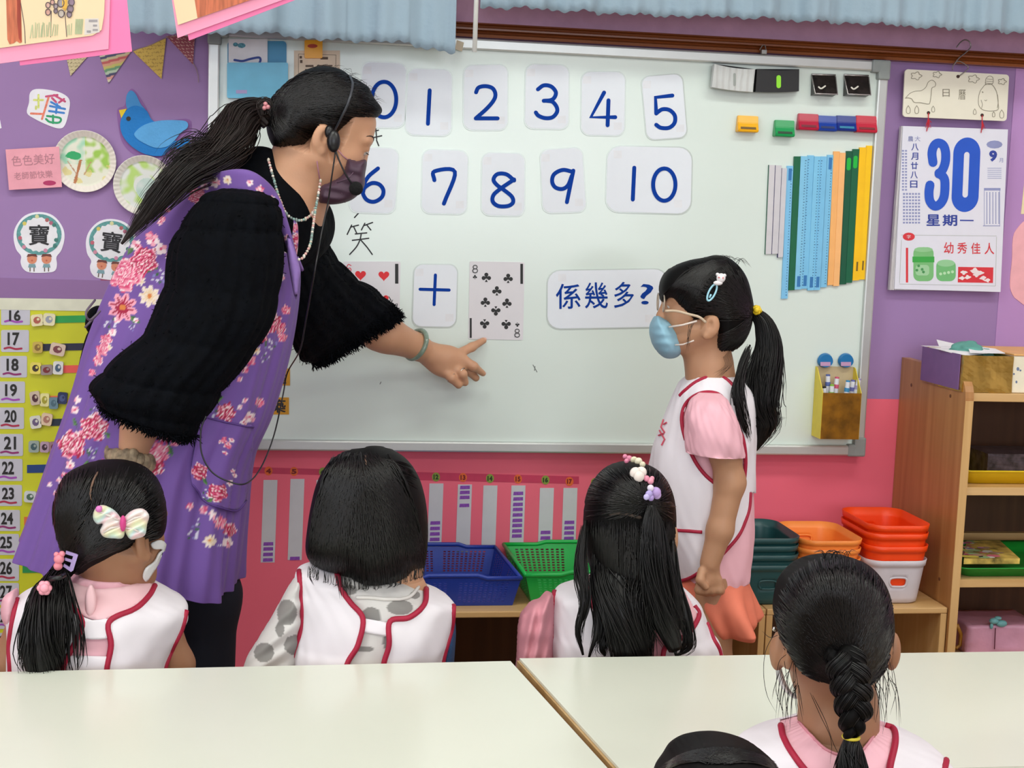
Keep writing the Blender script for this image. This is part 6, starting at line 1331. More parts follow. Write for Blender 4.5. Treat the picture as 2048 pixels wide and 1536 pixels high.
def cf(r):
    e = (r.uniform(536, 550), r.uniform(205, 250)); s = r.random()
    if s < .3:
        t = r.uniform(0, 1); tp = TOP[int(t*(len(TOP)-1))]; a = tp+np.array([0, r.uniform(3, 40)]); return [a, ((a[0]+e[0])/2-15, (a[1]+e[1])/2-r.uniform(25, 45)), e]
    if s < .6: a = (r.uniform(690, 760), r.uniform(165, 238)); return [a, ((a[0]+e[0])/2, a[1]-r.uniform(10, 60)), e]
    if s < .8: a = (r.uniform(640, 720), r.uniform(240, 275)); return [a, ((a[0]+e[0])/2, a[1]-r.uniform(0, 40)), e]
    a = (r.uniform(560, 640), r.uniform(270, 298)); return [a, ((a[0]+e[0])/2, a[1]-r.uniform(0, 20)), e]
comb(ht, 800, cf, M_hair2, T0, .0009, seed=4)
r_ = np.random.default_rng(21); fl2 = []
for i in range(46):
    t = r_.random(); bx, by = TOP[int(t*(len(TOP)-1))]; 
    a = P(bx, by+8, TY-.02); q = [a, P(bx+r_.uniform(-2, 6), by+r_.uniform(-3, 3), TY-.02), P(bx+r_.uniform(2, 14), by+r_.uniform(-8, 4), TY-.02), P(bx+r_.uniform(8, 24), by+r_.uniform(-6, 12), TY-.02)]; fl2.append(catmull(q, 4))
strands(fl2, .00035, M_hair2, T0, 'stray_hair')
tc = [P(538, 225, TY-.01), P(512, 222, TY-.02), P(484, 242, TY-.04), P(462, 280, TY-.07), P(420, 318, TY-.11), P(365, 350, TY-.15), P(318, 395, TY-.165), P(280, 440, TY-.17), P(243, 488, TY-.17)]
lock(tc, [.018, .024, .036, .038, .030, .024, .020, .012, .003], 420, .0009, .30, M_brown, T0, 31, 'ponytail', .72, 26, 1.2)
lock([P(470, 250, TY-.05), P(430, 290, TY-.1), P(390, 300, TY-.14), P(345, 320, TY-.15), P(320, 350, TY-.15)], [.02, .024, .02, .014, .006], 90, .0007, .5, M_brown, T0, 32, 'loose_lock', 0, 20, 1.5)
lock([P(545, 235, TY-.03), P(530, 212, TY-.03), P(522, 232, TY-.03), P(536, 250, TY-.03)], [.014, .018, .018, .012], 80, .0009, .2, M_brown, T0, 33, 'hair_loop', .8)
mb = MB()
for x, y in ((531, 208), (536, 214), (529, 216)): mb.sphere(P(x, y, TY-.05), .0042, n=10)
mb.each('hair_bead', mat('bead_pink', 'd08a90', .3), T0, smooth=True)
# face details
mb = MB()
for q in (-1, 1): mb.sphere(Wd(.0790, q*.031, -.001), .0104, n=16)
mb.each('eye', mat('eye_white', 'd8d0c8', .2), T0, smooth=True)
mb = MB()
for q in (-1, 1): mb.sphere(Wd(.0862, q*.031, -.004), (.0038, .0038, .0038), n=12)
mb.each('iris', mat('iris_dark', '1c1210', .2), T0, smooth=True)
ebp = []; r_ = np.random.default_rng(5); ft = bvh(*HV)
def skn(p, o=.0008): h, n_, i, d_ = ft.find_nearest(Vector(p.tolist())); return np.array(h)+np.array(n_)*(o if (np.array(n_)@(np.array(h)-hC)) > 0 else -o)
for q in (-1, 1):
    for i in range(130):
        t = r_.random(); a = [skn(Wd(.094-.020*(t+k), q*(.014+.034*(t+k)), .024+.003*math.sin((t+k)*3)+(r_.uniform(-.0028, .0028) if k == 0 else 0)*(1-.6*t))) for k in (0, .08, .16)]; ebp.append(a)
    for i in range(22):
        t = i/21; a = Wd(.0915-.007*t, q*(.021+.020*t), -.004); ebp.append([a, a+(Wd(.002, q*.001, -.001)-Wd(0, 0, 0)), a+(Wd(.0035, q*.002, -.0005)-Wd(0, 0, 0))])
strands(ebp, .0008, mat('brow', '2c211c', .6), T0, 'eyebrow')
M_mk = mat('mask_plum', '4a3244', .6, var=.1, scale=20, bump=.15, bscale=40)
mV, mF = puff([(694, 317), (713, 320), (733, 321), (730, 350), (728, 374), (708, 397), (682, 407), (655, 409), (637, 404), (638, 374), (660, 362), (684, 348)], TY, .072, 20, 2.5, p=3.2, disp=lambda Q: .0022*np.sin((Q[:, 1]-Q[:, 0]*.25)*.28)); mk('face_mask', mV, mF, M_mk, T0, smooth=True); mt = bvh(mV, mF)
mb = MB(); mb.tube(onsurf(mt, [(713, 320), (706, 345), (695, 358), (672, 366)], .001, -.5), .0008, 6); mb.tube(onsurf(mt, [(672, 366), (684, 388), (690, 404)], .001, -.5), .0008, 6); mb.each('mask_seam', mat('mask_edge', '6a4f62', .6), T0, smooth=True)
ft = bvh(*HV); 
mb = MB(); mb.tube(onsurf(ft, [(676, 300), (686, 312), (696, 320)], .0015, -.5), .0012, 6); mb.tube(onsurf(ft, [(634, 322), (637, 345), (641, 368)], .0015, -.5), .0012, 6); mb.each('ear_loop', mat('loop_pink', 'b07a88', .7), T0, smooth=True)
# headset
hs = thing('headset_microphone', 'black headset microphone worn by the teacher with foam tip and thin cable', 'headset', P(665, 285, -.52))
M_hs = mat('headset_black', '101114', .35)
hb = onsurf(ht, catmull([(700, 158), (704, 172), (698, 200), (682, 232), (668, 258), (660, 276)], 5), .0025, -.5); hb = [P(690, 150, TY+.02)]+hb
mb = MB(); mb.tube(hb, .0024, 8); mb.build('headband', mat('headband_grey', '3c4046', .3), hs, smooth=True)
mb = MB(); mb.sphere(P(667, 282, TY-.092), (.012, .010, .020), n=16); mb.sphere(P(658, 264, TY-.088), (.008, .008, .012), n=12); mb.build('ear_piece', M_hs, hs, smooth=True)
mb = MB(); mb.tube(catmull([P(670, 298, TY-.088), P(678, 320, TY-.09), P(692, 350, TY-.088), P(706, 370, TY-.08)], 6), .0016, 8); mb.build('boom', M_hs, hs, smooth=True)
mb = MB(); mb.sphere(P(712, 377, TY-.078), .0125, n=20); mb.build('foam_tip', mat('foam', '08080a', .95, bump=.8, bscale=400), hs, smooth=True)
mb = MB(); mb.tube(catmull([P(671, 300, TY-.088), P(667, 330, TY-.095), P(661, 370, TY-.09), P(655, 410, TY-.08), P(642, 470, TY-.10), P(628, 550, TY-.14), P(612, 640, -.45), P(600, 700, -.38), P(575, 745, -.30), P(566, 790, -.3), P(548, 870, -.38), P(522, 935, -.55), P(492, 967, -.66), P(455, 962, -.67), P(422, 942, -.67), P(403, 905, -.665), P(402, 860, -.66), P(412, 832, -.655)], 7), .0014, 6); mb.build('cable', M_hs, hs, smooth=True)
# beads, bangle, rings, scrunchie
M_bd = [mat('bead_'+c, c, .3) for c in ('c8c0ae', '7f8f8a', 'd8a8a0', '8fb0a8', 'e4ddd0')]
def beads(path, r, name):
    p = catmull(path, 14); L = np.cumsum(np.r_[0, np.linalg.norm(np.diff(p, axis=0), axis=1)]); n = int(L[-1]/(r*2.0)); mbs = [MB() for _ in M_bd]
    for i in range(n):
        q = np.array([np.interp(i*L[-1]/n, L, p[:, c]) for c in range(3)]); mbs[(i*7+i//3) % 5].sphere(q, (r, r, r*(1.5 if i % 4 == 0 else 1)), n=8)
    for b_, m_ in zip(mbs, M_bd):
        if b_.V: o = b_.build(name, m_, T0, smooth=True); o['kind'] = 'stuff'
beads([P(537, 320, TY-.085), P(548, 360, TY-.10), P(560, 400, TY-.115), P(575, 430, TY-.12), P(600, 441, TY-.11), P(622, 430, TY-.09), P(632, 412, TY-.08)], .0026, 'necklace_bead')
beads([P(641, 362, TY-.078), P(636, 392, TY-.08), P(630, 425, TY-.10), P(625, 460, TY-.13), P(620, 490, TY-.16), P(606, 515, TY-.17), P(592, 520, TY-.17)], .0026, 'mask_chain_bead')
bc = P(832, 689, -.078); ax = nrm(P(866, 712, -.055)-P(775, 668, -.12)); a1 = nrm(np.cross(ax, [0, 1, 0])); b1 = np.cross(ax, a1)
mb = MB(); mb.tube([bc+.0325*(math.cos(t)*a1+math.sin(t)*b1*1.0) for t in np.linspace(0, 2*PI, 41)], .0052, 14, caps=False); mb.build('jade_bangle', mat('jade', '7f9484', .15, var=.3, scale=60, coat=.5), T0, smooth=True)
for c, q, r in (((923, 745, -.064), (906, 735, -.055), .0108), ((903, 756, -.070), (888, 742, -.060), .0108)):
    c = P(*c); ax = nrm(c-P(*q)); a1 = nrm(np.cross(ax, [0, 1, 0])); b1 = np.cross(ax, a1); mb = MB(); mb.tube([c+r*(math.cos(t)*a1+math.sin(t)*b1) for t in np.linspace(0, 2*PI, 25)], .0016, 8, caps=False); mb.build('finger_ring', mat('silver', 'c8c4bc', .15, .9), T0, smooth=True)
mb = MB(); c = P(265, 912, -.58)
for k in range(22):
    a = 2*PI*k/22; mb.sphere(c+np.array([.036*math.cos(a), .034*math.sin(a), .004*math.sin(a*3)-.006*math.cos(a)]), (.012, .012, .013+.002*(k % 3)), n=10)
mb.build('scrunchie', mat('scrunchie_print', '94826a', .7, var=.6, scale=70, bump=.5, bscale=60), T0, smooth=True)
# ================================================================== seated children, seen from behind
def cut_loft(V, F, polys, front_y):
    V = np.asarray(V); F = [list(f) for f in F]; cen = np.array([V[f].mean(0) for f in F]); Q = proj(cen); kill = np.zeros(len(F), bool)
    for poly in polys: kill |= inside(poly, Q) & (cen[:, 1] < front_y)
    return V, [f for f, k in zip(F, kill) if not k]
TK = {}
def kid_base(t, y, hc, f, u, sc, neck, arms, skin, extra=(), legs=True, waist=None, shorts='coral'):
    H = SDF(.0035); W, R = head(H, hc, f, u, sc, edz=-.022); H.chain([W(-.02, 0, -.04)]+[P(*p[:2], p[2]) for p in neck], [.045*sc, .040, .042, .05][:len(neck)+1], .02)
    for c_, r_, op_ in extra: H.ell(c_, r_, None, .004, op_)
    HV = H.mesh()
    B = SDF(.006); n0 = P(*neck[-1][:2], neck[-1][2]); hx = n0[0]; seat = .30
    B.cap(n0, (hx, y, .62 if n0[2] > .66 else n0[2]-.05), .05, .07, .03); B.cap((hx, y, n0[2]-.06), (hx, y+.01, seat+.10), .07, .085, .03)
    for a in arms: B.chain([P(*p[:2], p[2]) for p in a[0]], a[1], .015)
    for q in (-.055, .055): B.chain([(hx+q, y+.02, seat+.05), (hx+q*1.1, y+.24, seat+.045), (hx+q*1.1, y+.25, .06)], [.055, .045, .03], .02); B.cap((hx+q*1.1, y+.25, .035), (hx+q*1.1, y+.34, .028), .03, .024, .01)
    BV = B.mesh(); mk('body', *join([HV, BV]), skin, t, smooth=True); TK[t.name] = (len(HV[0]), np.array(hc), R, sc)
    S_ = SDF(.007); S_.ell((hx, y+.01, seat+.07), (.115, .10, .07), None, .03)
    for q in (-.055, .055): S_.cap((hx+q, y+.02, seat+.06), (hx+q*1.1, y+.17, seat+.055), .065, .06, .02)
    mk('shorts', *S_.mesh(), mat('shorts_navy', '26304e', .8), t, smooth=True)
    st = thing('stool', 'low white stool beneath the '+' '.join(t['label'].split(',')[0].split()[:9]), 'stool', (hx, y, 0))
    mb = MB(); mb.box((hx-.14, y-.12, seat-.022), (hx+.14, y+.14, seat), bev=.008); mb.build('seat', mat('stool_white', 'd8d4c8', .5), st)
    for a in (-1, 1):
        for b in (-1, 1): mb = MB(); mb.tube([(hx+a*.12, y+.01+b*.11, 0), (hx+a*.115, y+.01+b*.105, seat-.0225)], .011, 10); mb.build('leg', M_tl if 'table_leg' in MATS else M_white, st, smooth=True)
    return W, R, bvh(*HV)
def ring_grow(rings, g, gd): return [((r[0][0]-g, r[0][1]-g*.3), (r[1][0]+g, r[1][1]-g*.3), r[2], r[3]+gd) for r in rings]
def wrinkle(a, s): 
    return lambda t, A: a*1.5*(np.sin(A*5+t*9+s)*.5+np.sin(A*11-t*17+s*2)*.35+np.sin(t*23+A*3+s)*.35+.25*np.sin(A*23+t*31+s)*np.sin(t*9+A*2))

# ---------------- girl with the ribbon bow
y = -.875; k1 = person('girl seated at the left with a pastel ribbon bow and side ponytail', (P(200, 1200, y)[0], y, 0))
f = (.58, .79, -.20); u = (-.06, .25, .96)
W, R, sk = kid_base(k1, y, P(222, 1050, y), f, u, .90, [(228, 1135, y-.005), (212, 1185, y)], [([(328, 1248, y), (352, 1330, y+.01), (330, 1440, y+.16)], [.024, .027, .024]), ([(50, 1248, y), (22, 1330, y+.01), (90, 1440, y+.16)], [.026, .030, .026])], M_skin2); sk1 = sk
r1 = [((160, 1148), (270, 1152), y-.01, .045), ((128, 1160), (297, 1166), y, .058), ((60, 1184), (338, 1190), y, .075), ((27, 1215), (372, 1216), y, .085), ((22, 1262), (358, 1262), y, .092), ((22, 1335), (332, 1335), y, .098), ((24, 1520), (335, 1520), y+.02, .10), ((60, 1560), (300, 1560), y+.02, .06)]
V, F = loft(r1, 130, 14, wrinkle(.0012, 1), ex=2.2); mk('shirt', V, F, M_tee, k1, smooth=True); sh = bvh(V, F)
V, F = loft(ring_grow(r1, 4, .005), 220, 22, wrinkle(.0012, 1), ex=2.2)
op = [(306, 1170), (300, 1190), (270, 1218), (220, 1244), (222, 1290), (214, 1335), (214, 1580), (125, 1580), (126, 1335), (150, 1285), (166, 1240), (130, 1200), (110, 1130), (312, 1130)]
fullv = bvh(V, F); V, F = cut_loft(V, F, [op], y+.05); mk('vest', V, F, M_vest, k1, smooth=True, solid=.002)
piping(fullv, [(309, 1172), (298, 1192), (270, 1218), (219, 1243), (222, 1290), (213, 1340), (212, 1400)], .0044, M_pipe, k1); piping(fullv, [(120, 1160), (140, 1205), (165, 1245), (150, 1285), (124, 1340), (110, 1400)], .0042, M_pipe, k1)
piping(fullv, [(371, 1222), (362, 1258), (342, 1300), (328, 1340), (325, 1400)], .0044, M_pipe, k1); piping(fullv, [(36, 1200), (28, 1235), (20, 1290), (22, 1340), (22, 1400)], .0044, M_pipe, k1)
V, F = puff([(30, 1182), (6, 1196), (2, 1232), (14, 1256), (28, 1244), (34, 1215)], y, .045, 16, 5); mk('sleeve', V, F, M_tee, k1, smooth=True)
V, F = puff([(352, 1208), (372, 1222), (376, 1240), (362, 1262), (345, 1250), (340, 1225)], y+.01, .045, 16, 5); mk('sleeve', V, F, M_vest, k1, smooth=True)
patch(sh, catmull([(134, 1166), (180, 1176), (240, 1176), (296, 1166), (304, 1184), (270, 1214), (222, 1238), (176, 1236), (140, 1206)], 4, True), .003, .003, mat('collar_pink', 'f3c6cc', .75, var=.03, bump=.2, bscale=14), 'collar', k1, 6)
patch(sh, catmull([(150, 1232), (185, 1240), (221, 1240), (221, 1272), (185, 1278), (150, 1268)], 3, True), .006, .002, M_vest, 'vest_tab', k1, 6); patch(sh, [(140, 1310), (214, 1312), (214, 1400), (128, 1400)], .006, .002, M_vest, 'vest_tab', k1, 8)
V, F = puff([(183, 1168), (192, 1185), (192, 1215), (184, 1232), (172, 1230), (170, 1200), (174, 1178)], y-.082, .007, 8, 3); mk('ribbon_tie', V, F, MATS['collar_pink'], k1, smooth=True)
ho = [(112, 985), (130, 950), (165, 930), (200, 922), (245, 922), (285, 935), (314, 962), (331, 1005), (334, 1040), (328, 1068), (314, 1080), (296, 1084), (278, 1092), (260, 1108), (240, 1122), (210, 1140), (175, 1150), (148, 1148), (130, 1125), (114, 1080), (104, 1030)]
V, F = puff(ho, y, .100, 70, 5, far=lambda x, yy: .9 if yy < 1000 else max(.1, .9-(yy-1000)/110)); mk('hair', V, F, M_hair, k1, smooth=True); t1 = bvh(V, F); tuck(k1, *TK[k1.name], t1)
def cf(r):
    s = r.random()
    if s < .55: a = (r.uniform(190, 330), r.uniform(930, 1085)); e = (r.uniform(128, 150), r.uniform(1110, 1145)); return [a, ((a[0]+e[0])/2+15, max(a[1], 1000)*.5+e[1]*.5-10), e]
    a = (r.uniform(112, 190), r.uniform(935, 1050)); e = (r.uniform(112, 145), r.uniform(1090, 1140)); return [a, ((a[0]+e[0])/2-12, (a[1]+e[1])/2), e]
comb(t1, 620, cf, M_hair2, k1, .0011, seed=6)
mb = MB(); q = onsurf(t1, catmull([(196, 944), (186, 965), (181, 990), (186, 1015), (176, 1035), (158, 1048)], 6), .0006, y); mb.tube(q, [.0005]+[.0016]*12+[.0008]*(len(q)-13), 6); mb.build('parting', mat('scalp', '6a5040', .7, var=.3, scale=200), k1, smooth=True)
lock([P(140, 1125, y-.03), P(118, 1150, y-.05), P(105, 1190, y-.085), P(92, 1250, y-.115), P(86, 1310, y-.12), P(92, 1365, y-.12)], [.016, .015, .024, .032, .034, .024], 420, .0011, .12, M_hair2, k1, 41, 'ponytail', .86, 20, 1.6, shape=.75)
lock([P(128, 1140, y-.06), P(140, 1190, y-.09), P(152, 1250, y-.11), P(150, 1320, y-.11), P(146, 1350, y-.11)], [.006, .010, .012, .016, .010], 26, .0009, .3, M_hair2, k1, 42, 'loose_lock', 0, 18)
lock([P(108, 1150, y-.05), P(75, 1180, y-.08), P(58, 1230, y-.1), P(46, 1300, y-.1), P(50, 1350, y-.1)], [.005, .008, .01, .012, .008], 16, .0009, .3, M_hair2, k1, 43, 'loose_lock', 0, 18)
# bow of pastel ribbon
def pastel(Q):
    cl = [lin(c) for c in ('f0d2cc', 'f4e9c4', 'e4eec8', 'c8e4e2', 'f2c6cc', 'f4f0ea')]; o = np.zeros((len(Q), 3)); 
    for i, q in enumerate(Q): v = (q[1]*.8+q[0]*.25+6*math.sin(q[0]*.12))/7.5; o[i] = np.array(cl[int(v) % 6])*(1-(v % 1))+np.array(cl[(int(v)+1) % 6])*(v % 1)
    return o
yb = y-.105; M_rb = mat('ribbon_pastel', 'ffffff', .35, attr=True, sheen=.3)
bw = thing('hair_bow', 'pastel striped ribbon bow clipped in the seated girl\'s hair', 'hair bow', P(245, 1045, yb))
for pl, D in (([(244, 1040), (228, 1020), (205, 1010), (190, 1018), (186, 1036), (194, 1048), (205, 1048), (200, 1062), (208, 1074), (228, 1077), (245, 1076), (250, 1060)], .012), ([(246, 1040), (262, 1022), (284, 1017), (298, 1030), (294, 1050), (290, 1070), (275, 1077), (260, 1078), (250, 1062)], .012)):
    V, F = puff(pl, yb, D, 12, 3, disp=lambda Q: .0025*np.sin(Q[:, 1]*.45+Q[:, 0]*.2)); mk('ribbon_loop', V, F, M_rb, bw, smooth=True, cols=pastel(proj(V)))
mb = MB()
for pl in ([(244, 1044), (215, 1030), (196, 1022)], [(244, 1052), (222, 1056), (206, 1066)], [(248, 1048), (270, 1036), (290, 1032)], [(248, 1056), (268, 1058), (284, 1068)]): mb.tube([P(a, b, yb-.012) for a, b in pl], [.001, .0022, .0008], 6)
mb.build('ribbon_crease', mat('ribbon_crease', 'd8cfc8', .4), bw, smooth=True)
mb = MB(); mb.sphere(P(246, 1047, yb-.012), (.0045, .006, .012), n=12); mb.build('knot', mat('magenta', 'c83a80', .5), bw, smooth=True)
mb = MB(); mb.sphere(P(198, 1018, yb-.012), .005, n=10); mb.build('bead', mat('bead_violet', 'd87ac0', .3), bw, smooth=True)
cl = thing('hair_clip', 'pale violet comb clip with a small pink ornament on the side ponytail', 'hair clip', P(140, 1120, y-.07))
mb = MB()
for q in ([(132, 1102), (154, 1109), (151, 1114), (131, 1108)], [(130, 1116), (151, 1122), (148, 1127), (130, 1121)], [(128, 1128), (147, 1140), (142, 1144), (126, 1133)], [(148, 1107), (156, 1110), (146, 1142), (138, 1138)]): flat(mb, q, y-.088, .003)
mb.build('comb', mat('clip_lavender', 'b09ad0', .35), cl)
mb = MB(); 
for x, yy, r in ((118, 1118, .0075), (116, 1132, .0065), (124, 1108, .0045), (113, 1109, .004)): mb.sphere(P(x, yy, y-.10), r, n=12)
mb.build('ornament', mat('orn_pink', 'e88a98', .3), cl, smooth=True)
cl = thing('hair_tie', 'small pink star shaped hair tie on the side ponytail', 'hair tie', P(89, 1175, y-.11)); mb = MB()
for i in range(6): a = i*PI/3; mb.sphere(P(89+8*math.cos(a), 1176+8*math.sin(a), y-.115), .0055, n=10)
mb.sphere(P(89, 1176, y-.12), .007, n=10); mb.build('star', mat('orn_pink2', 'f0a0b0', .35), cl, smooth=True)
mb = MB(); mb.tube([P(102, 1152+i*2, y-.10) + np.array([.0, .0, 0]) for i in range(2)], .001, 4); mb.tube([P(100, 1158, y-.115), P(118, 1156, y-.12), P(128, 1150, y-.1)], .004, 8); mb.build('band', M_hs, cl, smooth=True)
# mask loops and glasses arm, seen past the ear
mat('mask_white', 'dcdcdc', .6, bump=.2, bscale=60)
for pl_ in ([(300, 1086), (318, 1080), (330, 1092), (326, 1102), (318, 1097), (304, 1098)], [(330, 1094), (324, 1112), (312, 1128), (300, 1146), (290, 1160), (284, 1152), (290, 1134), (306, 1122), (316, 1104)]): patch(sk1, catmull(pl_, 3, True), .003, .003, MATS['mask_white'], 'face_mask', k1, 3, y)

# ---------------- girl with the bob
y = -.86; k2 = person('child with a black bob, polka dot shirt and white red-edged vest', (P(760, 1200, y)[0], y, 0))
W, R, sk = kid_base(k2, y, P(738, 1030, y), (-.10, .97, -.2), (.03, .2, .97), .92, [(790, 1140, y), (790, 1185, y)], [([(850, 1250, y+.02), (872, 1330, y+.03), (850, 1440, y+.16)], [.022, .024, .022])], M_skin)
r2 = [((700, 1120), (815, 1152), y, .04), ((655, 1125), (842, 1168), y, .06), ((600, 1142), (866, 1185), y, .075), ((600, 1180), (898, 1200), y, .085), ((602, 1225), (903, 1225), y, .092), ((594, 1275), (896, 1270), y, .097), ((584, 1330), (882, 1330), y, .10), ((584, 1520), (880, 1520), y+.02, .10), ((620, 1560), (850, 1560), y+.02, .06)]
def spots(Vv, lst, base='d9d6d3'):
    Q = proj(Vv); c = np.tile(lin(base), (len(Q), 1)); g = lin('8b8885')
    for x, yy, a, b in lst: c[((Q[:, 0]-x)/a)**2+((Q[:, 1]-yy)/b)**2 < 1] = g
    return c
SP = [(742, 1232, 20, 18), (800, 1215, 26, 15), (728, 1298, 18, 6), (775, 1285, 9, 16), (830, 1190, 10, 8), (528, 1305, 20, 20), (574, 1225, 20, 26), (560, 1258, 9, 16), (590, 1290, 22, 20), (700, 1180, 14, 10), (760, 1400, 20, 20), (500, 1380, 20, 18), (580, 1360, 18, 16)]
M_dot = mat('dot_fabric', 'ffffff', .75, attr=True, bump=.25, bscale=14)
V, F = loft(r2, 260, 26, wrinkle(.0012, 3), ex=2.2); mk('shirt', V, F, M_dot, k2, smooth=True, cols=spots(V, SP)); sh = bvh(V, F)
V, F = loft(ring_grow(r2, 4, .005), 220, 24, wrinkle(.0015, 3), ex=2.2)
op = [(672, 1110), (676, 1160), (700, 1205), (726, 1240), (716, 1290), (694, 1330), (690, 1580), (766, 1580), (768, 1330), (778, 1290), (780, 1243), (815, 1236), (846, 1212), (854, 1180), (850, 1120)]
fullv = bvh(V, F); V, F = cut_loft(V, F, [op], y+.05); mk('vest', V, F, M_vest, k2, smooth=True, solid=.002)
piping(fullv, [(674, 1148), (684, 1180), (702, 1206), (726, 1238), (716, 1290), (694, 1330), (680, 1400)], .0044, M_pipe, k2); piping(fullv, [(852, 1178), (848, 1210), (818, 1235), (780, 1243), (778, 1290), (767, 1330), (760, 1400)], .0044, M_pipe, k2)
piping(fullv, [(599, 1143), (604, 1190), (606, 1250), (586, 1325), (580, 1400)], .0044, M_pipe, k2); piping(fullv, [(906, 1212), (902, 1255), (884, 1325), (880, 1400)], .0044, M_pipe, k2)
patch(sh, [(726, 1236), (780, 1246), (778, 1272), (722, 1262)], .005, .002, M_vest, 'vest_tab', k2, 6)
mb = MB(); mb.tube(onsurf(sh, catmull([(712, 1195), (740, 1196), (780, 1200), (815, 1196), (836, 1176)], 6), .002, y), .0028, 8); mb.build('collar_band', MATS['collar_pink'] if False else mat('collar_white', 'dedad6', .75), k2, smooth=True)
V, F = puff([(606, 1150), (585, 1162), (562, 1200), (540, 1240), (512, 1285), (488, 1330), (480, 1400), (540, 1430), (590, 1400), (598, 1330), (612, 1240)], y, .055, 38, 2.4, disp=lambda Q: .003*np.sin(Q[:, 0]*.11+Q[:, 1]*.17)); mk('sleeve', V, F, M_dot, k2, smooth=True, cols=spots(V, SP))
V, F = puff([(892, 1200), (906, 1226), (912, 1262), (908, 1330), (905, 1400), (880, 1400), (880, 1330), (895, 1262)], y+.03, .05, 14, 5); mk('sleeve', V, F, mat('denim_blue', '2a4a74', .8, var=.2, scale=300), k2, smooth=True)
ho = [(722, 898), (752, 893), (785, 900), (815, 920), (838, 955), (851, 1000), (856, 1050), (855, 1095), (851, 1125), (846, 1138), (830, 1144), (815, 1160), (795, 1172), (770, 1182), (740, 1187), (715, 1180), (695, 1165), (668, 1155), (640, 1142), (620, 1124), (611, 1100), (614, 1060), (622, 1010), (634, 965), (655, 928), (688, 905)]
V, F = puff(ho, y, .112, 82, 5.5, far=lambda x, yy: .85 if yy < 960 else max(.15, .85-(yy-960)/170)); mk('hair', V, F, M_hair, k2, smooth=True); t2 = bvh(V, F); tuck(k2, *TK[k2.name], t2)
def cf(r):
    c = np.array([722, 935.]); th = r.uniform(-1.25, 1.25); e = np.array([735+122*math.sin(th), 1130+28*math.cos(th*1.1)]); a = c+np.array([math.sin(th)*r.uniform(2, 60), r.uniform(-28, 60)])
    return [a, (a[0]*.35+e[0]*.65+math.sin(th)*14, a[1]*.6+e[1]*.4-20), e+[r.uniform(-6, 6), r.uniform(-14, 22)]]
comb(t2, 1100, cf, M_hair2, k2, .0012, seed=8, segs=18, off=.0024)
def cf(r): a = (r.uniform(650, 830), r.uniform(905, 940)); return [(722, 940), ((a[0]+722)/2, a[1]-8), (a[0]+(a[0]-722)*.3, a[1]+40)]
comb(t2, 160, cf, M_hair2, k2, .0012, seed=9)
mb = MB(); q = onsurf(t2, catmull([(731, 914), (733, 928), (729, 940), (722, 948), (713, 955)], 6), .0006, y); mb.tube(q, .0022, 6); mb.build('parting', MATS['scalp'], k2, smooth=True)
r_ = np.random.default_rng(4); L_ = []
for i in range(110):
    x = r_.uniform(615, 850); yy = 1140+28*math.sin((x-612)/240*PI); a = P(x, yy-10, y-.08); L_.append(catmull([a, P(x+r_.uniform(-4, 4), yy+8, y-.08), P(x+r_.uniform(-5, 3), yy+r_.uniform(9, 15), y-.08)], 4))
for i in range(3): L_.append(catmull([P(625+i*5, 1130, y-.05), P(618+i*1.5, 1150, y-.06), P(626+i*1.5, 1170+i, y-.085)], 5))
for i in range(9): x = r_.uniform(668, 700); L_.append(catmull([P(x, 1150, y-.085), P(x+3, 1175, y-.09), P(x+r_.uniform(2, 14), 1180+r_.uniform(0, 22), y-.092)], 5))
strands(L_, .0005, M_hair2, k2, 'hair_tip')

# ---------------- girl with long loose hair
y = -.84; k3 = person('girl with long loose hair, pink puff sleeve and white red-edged vest', (P(1250, 1200, y)[0], y, 0))
W, R, sk = kid_base(k3, y, P(1258, 1040, y), (.05, .97, -.15), (0, .15, .98), .90, [(1255, 1120, y), (1255, 1175, y)], [([(1365, 1250, y+.01), (1400, 1330, y+.02), (1370, 1440, y+.16)], [.026, .028, .024]), ([(1110, 1250, y+.01), (1085, 1330, y+.02), (1130, 1440, y+.16)], [.024, .028, .024])], M_skin3)
r3 = [((1200, 1150), (1310, 1150), y, .045), ((1160, 1172), (1335, 1160), y, .06), ((1118, 1186), (1368, 1182), y, .075), ((1106, 1210), (1396, 1215), y, .085), ((1104, 1255), (1412, 1255), y, .092), ((1103, 1312), (1436, 1312), y, .098), ((1105, 1520), (1440, 1520), y+.02, .10), ((1150, 1560), (1400, 1560), y+.02, .06)]
V, F = loft(r3, 130, 14, wrinkle(.0012, 5), ex=2.2); mk('shirt', V, F, mat('mauve_tee', 'd8909c', .7, var=.04, bump=.25, bscale=14), k3, smooth=True); sh = bvh(V, F)
V, F = loft(ring_grow(r3, 4, .005), 220, 22, wrinkle(.0015, 5), ex=2.2)
op = [(1172, 1140), (1182, 1200), (1206, 1245), (1240, 1290), (1236, 1580), (1325, 1580), (1325, 1300), (1372, 1270), (1398, 1235), (1380, 1200), (1340, 1140)]
fullv = bvh(V, F); V, F = cut_loft(V, F, [op], y+.05); mk('vest', V, F, M_vest, k3, smooth=True, solid=.002)
piping(fullv, [(1174, 1172), (1184, 1205), (1206, 1245), (1240, 1292), (1238, 1400)], .0042, M_pipe, k3); piping(fullv, [(1388, 1212), (1397, 1232), (1375, 1268), (1340, 1288), (1326, 1310), (1325, 1400)], .0042, M_pipe, k3)
piping(fullv, [(1110, 1184), (1107, 1240), (1104, 1312), (1104, 1400)], .0045, M_pipe, k3); piping(fullv, [(1412, 1246), (1426, 1280), (1440, 1312), (1444, 1400)], .0044, M_pipe, k3)
